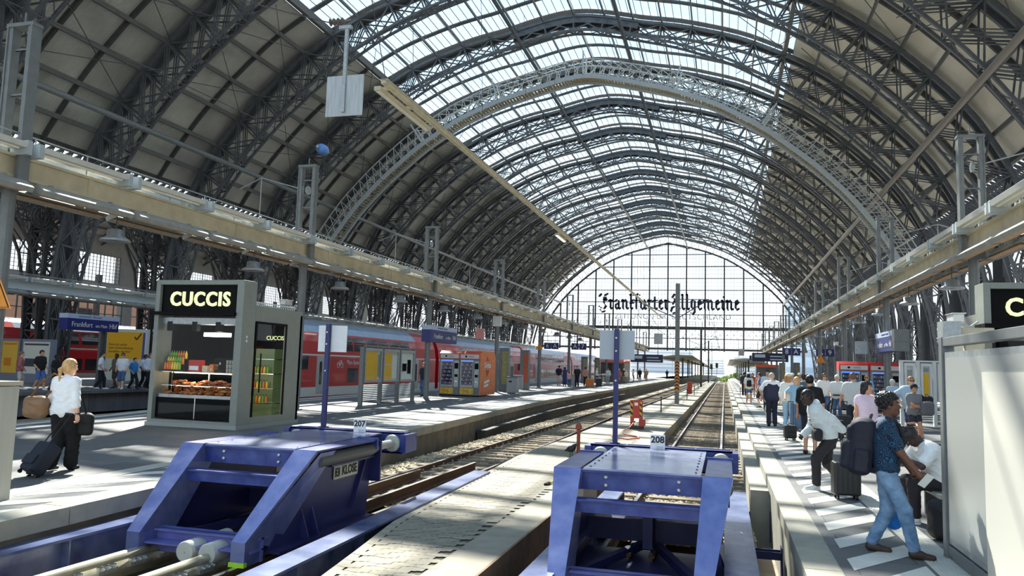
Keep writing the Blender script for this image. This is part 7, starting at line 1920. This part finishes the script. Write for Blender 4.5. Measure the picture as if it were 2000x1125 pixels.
# ---- far left platform
_fl=[(-30.72,27.9,AWAY-.6,1.72,'person in a pink jacket at the left end of the waiting family','f','pale',('hoodie',(160,96,100)),('shorts',(190,186,180)),('short',(120,96,80))),
(-30.2,28.5,PLUS_X,1.80,'man in a black T-shirt and blue shorts among the waiting family','m','tan',('tshirt',(26,26,28)),('shorts',(80,110,170)),('short',(40,32,30))),
(-29.75,28.9,PLUS_X+.4,1.62,'person in dark clothes bending beside the man in the black T-shirt','m','dark',('tshirt',(24,24,28)),('shorts',(30,30,34)),('short',(20,18,18))),
(-29.45,29.5,PLUS_X,1.42,'child in a grey T-shirt with a black backpack on the far left platform','m','tan',('tshirt',(120,124,130)),('shorts',(34,34,40)),('short',(60,46,38))),
(-29.55,31.4,PLUS_X+.7,1.80,'man in a white T-shirt and long dark trousers on the far left platform','m','tan',('tshirt',(214,222,232)),('trousers',(26,28,40)),('short',(30,26,26))),
(-30.3,33.2,CAM,1.74,'person in khaki behind the two men in white T-shirts','m','brown',('tshirt',(110,100,84)),('shorts',(70,60,54)),('short',(30,26,24))),
(-29.1,32.3,CAM+.5,1.78,'man with sunglasses in a white T-shirt and denim shorts striding','m','pale',('tshirt',(226,230,236)),('long_shorts',(76,98,138)),('short',(60,44,34))),
(-29.0,33.0,PLUS_X,1.56,'person in a bright blue T-shirt beside the man in denim shorts','m','tan',('tshirt',(40,130,200)),('trousers',(24,26,34)),('short',(60,46,38))),
(-29.4,34.2,PLUS_X,1.72,'dark-haired person in a white T-shirt behind the bright blue one','m','brown',('tshirt',(206,210,222)),('trousers',(30,32,40)),('afro',(24,20,20))),
(-28.9,34.0,PLUS_X-.3,1.82,'man in a white shirt and dark trousers at the kiosk edge','m','tan',('shirt',(206,216,232)),('trousers',(26,28,40)),('short',(110,96,84)))]
for i,(x,y,rz,hh,lab,sx,sk,tp,bt,hr) in enumerate(_fl):
    human(x-.15,y,rz,hh,lab,sk,sx,tp,bt,(222,222,222) if i in(0,1,4,6) else (40,40,44),hr,dict(lf=(-.1,.18,.085),rf=(.1,-.2,.11),lh=(-.22,.18,.95),rh=(.25,.12,.95)),1 if i in(1,4,6) else 2,specs=(i==6))
backpack((-29.85,29.5,.98),PLUS_X,(30,34,40),'black backpack on the child on the far left platform',.75)
# ---- middle of the left platform
human(-15.5,38.6,CAM-.3,1.76,'man in a dark T-shirt and jeans walking between notice case and snack machines','pale','m',('tshirt',(44,52,64)),('jeans',(70,96,136),DENIMD),(50,44,40),('crop',(120,90,70)),dict(lf=(-.1,.12,.085),rf=(.1,-.12,.1)),1)
_md=[(-15.3,72.6,AWAY,1.86,'man in a navy T-shirt and white shorts beside the grey bin','m',('tshirt',(34,40,66)),('shorts',(214,210,206)),('short',(40,32,28))),
(-14.0,69.0,AWAY+.3,1.75,'person in a long blue dress in the waiting group','f',('tank',(50,66,120)),('skirt',(50,66,120),.6),('long',(60,44,36))),
(-13.3,67.6,AWAY,1.38,'child in a pink top in the waiting group','f',('tshirt',(214,170,160)),('jeans',(70,90,130)),('long',(120,84,60))),
(-12.75,68.4,CAM,1.86,'tall man in dark clothes beside the orange luggage','m',('tshirt',(30,34,52)),('trousers',(28,32,48)),('short',(34,28,26))),
(-12.9,73.5,AWAY,1.78,'man in a salmon shirt behind the orange luggage','m',('tshirt',(206,150,136)),('trousers',(40,44,60)),('short',(40,32,28))),
(-13.8,86.0,PLUS_X,1.70,'woman in white leaning at a high table','f',('shirt',(222,222,224)),('trousers',(24,24,28)),('short',(200,190,180))),
(-12.9,88.5,CAM,1.74,'man in a white shirt standing at the cafe tables','m',('shirt',(228,228,228)),('trousers',(170,170,170)),('short',(40,34,30))),
(-12.3,93.5,CAM,1.70,'person with a sun hat and red bag near the cafe','f',('tshirt',(200,110,90)),('skirt',(150,120,100),.5),('long',(80,60,50))),
(-11.9,95.0,AWAY,1.72,'person in a dark vest and grey trousers near the cafe','f',('tank',(40,40,44)),('trousers',(150,150,148)),('short',(206,196,180))),
(-11.5,94.0,AWAY,1.55,'person in beige trousers right of the dark vest','f',('tshirt',(226,214,196)),('trousers',(176,150,116)),('short',(200,180,150))),
(-12.8,122,AWAY,1.8,'distant person in black beside the dark pillar','m',('shirt',(30,30,34)),('trousers',(30,30,34)),('short',(40,34,30))),
(-11.6,120,CAM,1.8,'distant person in a tan outfit on the left platform','m',('shirt',(190,150,110)),('trousers',(180,150,110)),('short',(120,90,60))),
(-11.8,104,PLUS_X,1.7,'seated-looking person in white by the far cafe','f',('tshirt',(230,230,230)),('shorts',(200,90,70)),('short',(120,90,70))),
(-10.6,150,AWAY,1.75,'farthest person in dark blue under the canopy','m',('tshirt',(40,50,90)),('trousers',(30,34,50)),('short',(40,34,30)))]
for i,(x,y,rz,hh,lab,sx,tp,bt,hr) in enumerate(_md):
    human(x,y,rz,hh,lab,['tan','pale'][i%2],sx,tp,bt,(40,40,44),hr,dict(lh=(-.25,.1,.92),rh=(.22,.2,1.0) if i%2 else (.26,.04,.88)),2,hat=('sun',(226,222,210)) if 'sun hat' in lab else None)
for x,y,w,d,h_,c,lab in ((-11.9,70.2,.75,.4,.75,(236,130,40),'bright orange suitcase in the waiting group'),(-11.1,70.4,.55,.35,.85,(30,32,38),'black suitcase right of the orange one'),(-12.3,92.6,.4,.25,.5,(214,60,60),'red bag on the floor by the cafe')):
    suitcase(x,y,.1,w,d,h_,c,lab,.0)
# cafe tables, chairs, stall
for i,(x,y) in enumerate(((-13.3,86.6),(-13.7,91.5),(-12.7,97))):
    r=empty('cafe_table',(x,y,0),0,['nearest','middle','farthest'][i]+' small round cafe table on the left platform','table');m=MB();m.lathe([(.38,.98),(.4,1.0),(.4,1.03),(.0,1.03)],(0,0,0),16);m.obj('top',WHITE,r);m=MB();m.tube([(0,0,0),(0,0,.98)],.04,8);m.lathe([(.25,0),(.25,.03),(.05,.06)],(0,0,0),12);m.obj('pedestal',STEEL,r)
r=empty('snack_stall',(-14.3,100,0),0,'snack stall with a long salmon awning on the left platform','stall');m=MB();m.bb(-1.8,1.8,0,6,0,2.9);m.obj('cabin',mat('stall_grey',srgb(120,116,110),.5),r);m=MB();m.prism([(-2.0,-1.2,2.65),(-2.0,0,3.05),(-2.0,0,2.75),(-2.0,-1.2,2.45)],(4.6,0,0));m.obj('awning',mat('awning_salmon',srgb(222,118,96),.6),r)
m=MB();m.bb(-1.6,1.6,-.03,0,1.1,2.3);m.obj('serving_window',mat('stall_window',srgb(60,60,62),.2),r)
r=empty('snack_stall',(5.8,112,0),0,'small stall with a red awning far along the right platform','stall');m=MB();m.bb(-1.6,1.6,0,4,0,2.9);m.obj('cabin',GREY,r);m=MB();m.bb(-1.7,1.7,-.6,0,2.5,2.9);m.obj('awning',mat('awning_red',srgb(226,100,70),.6),r)
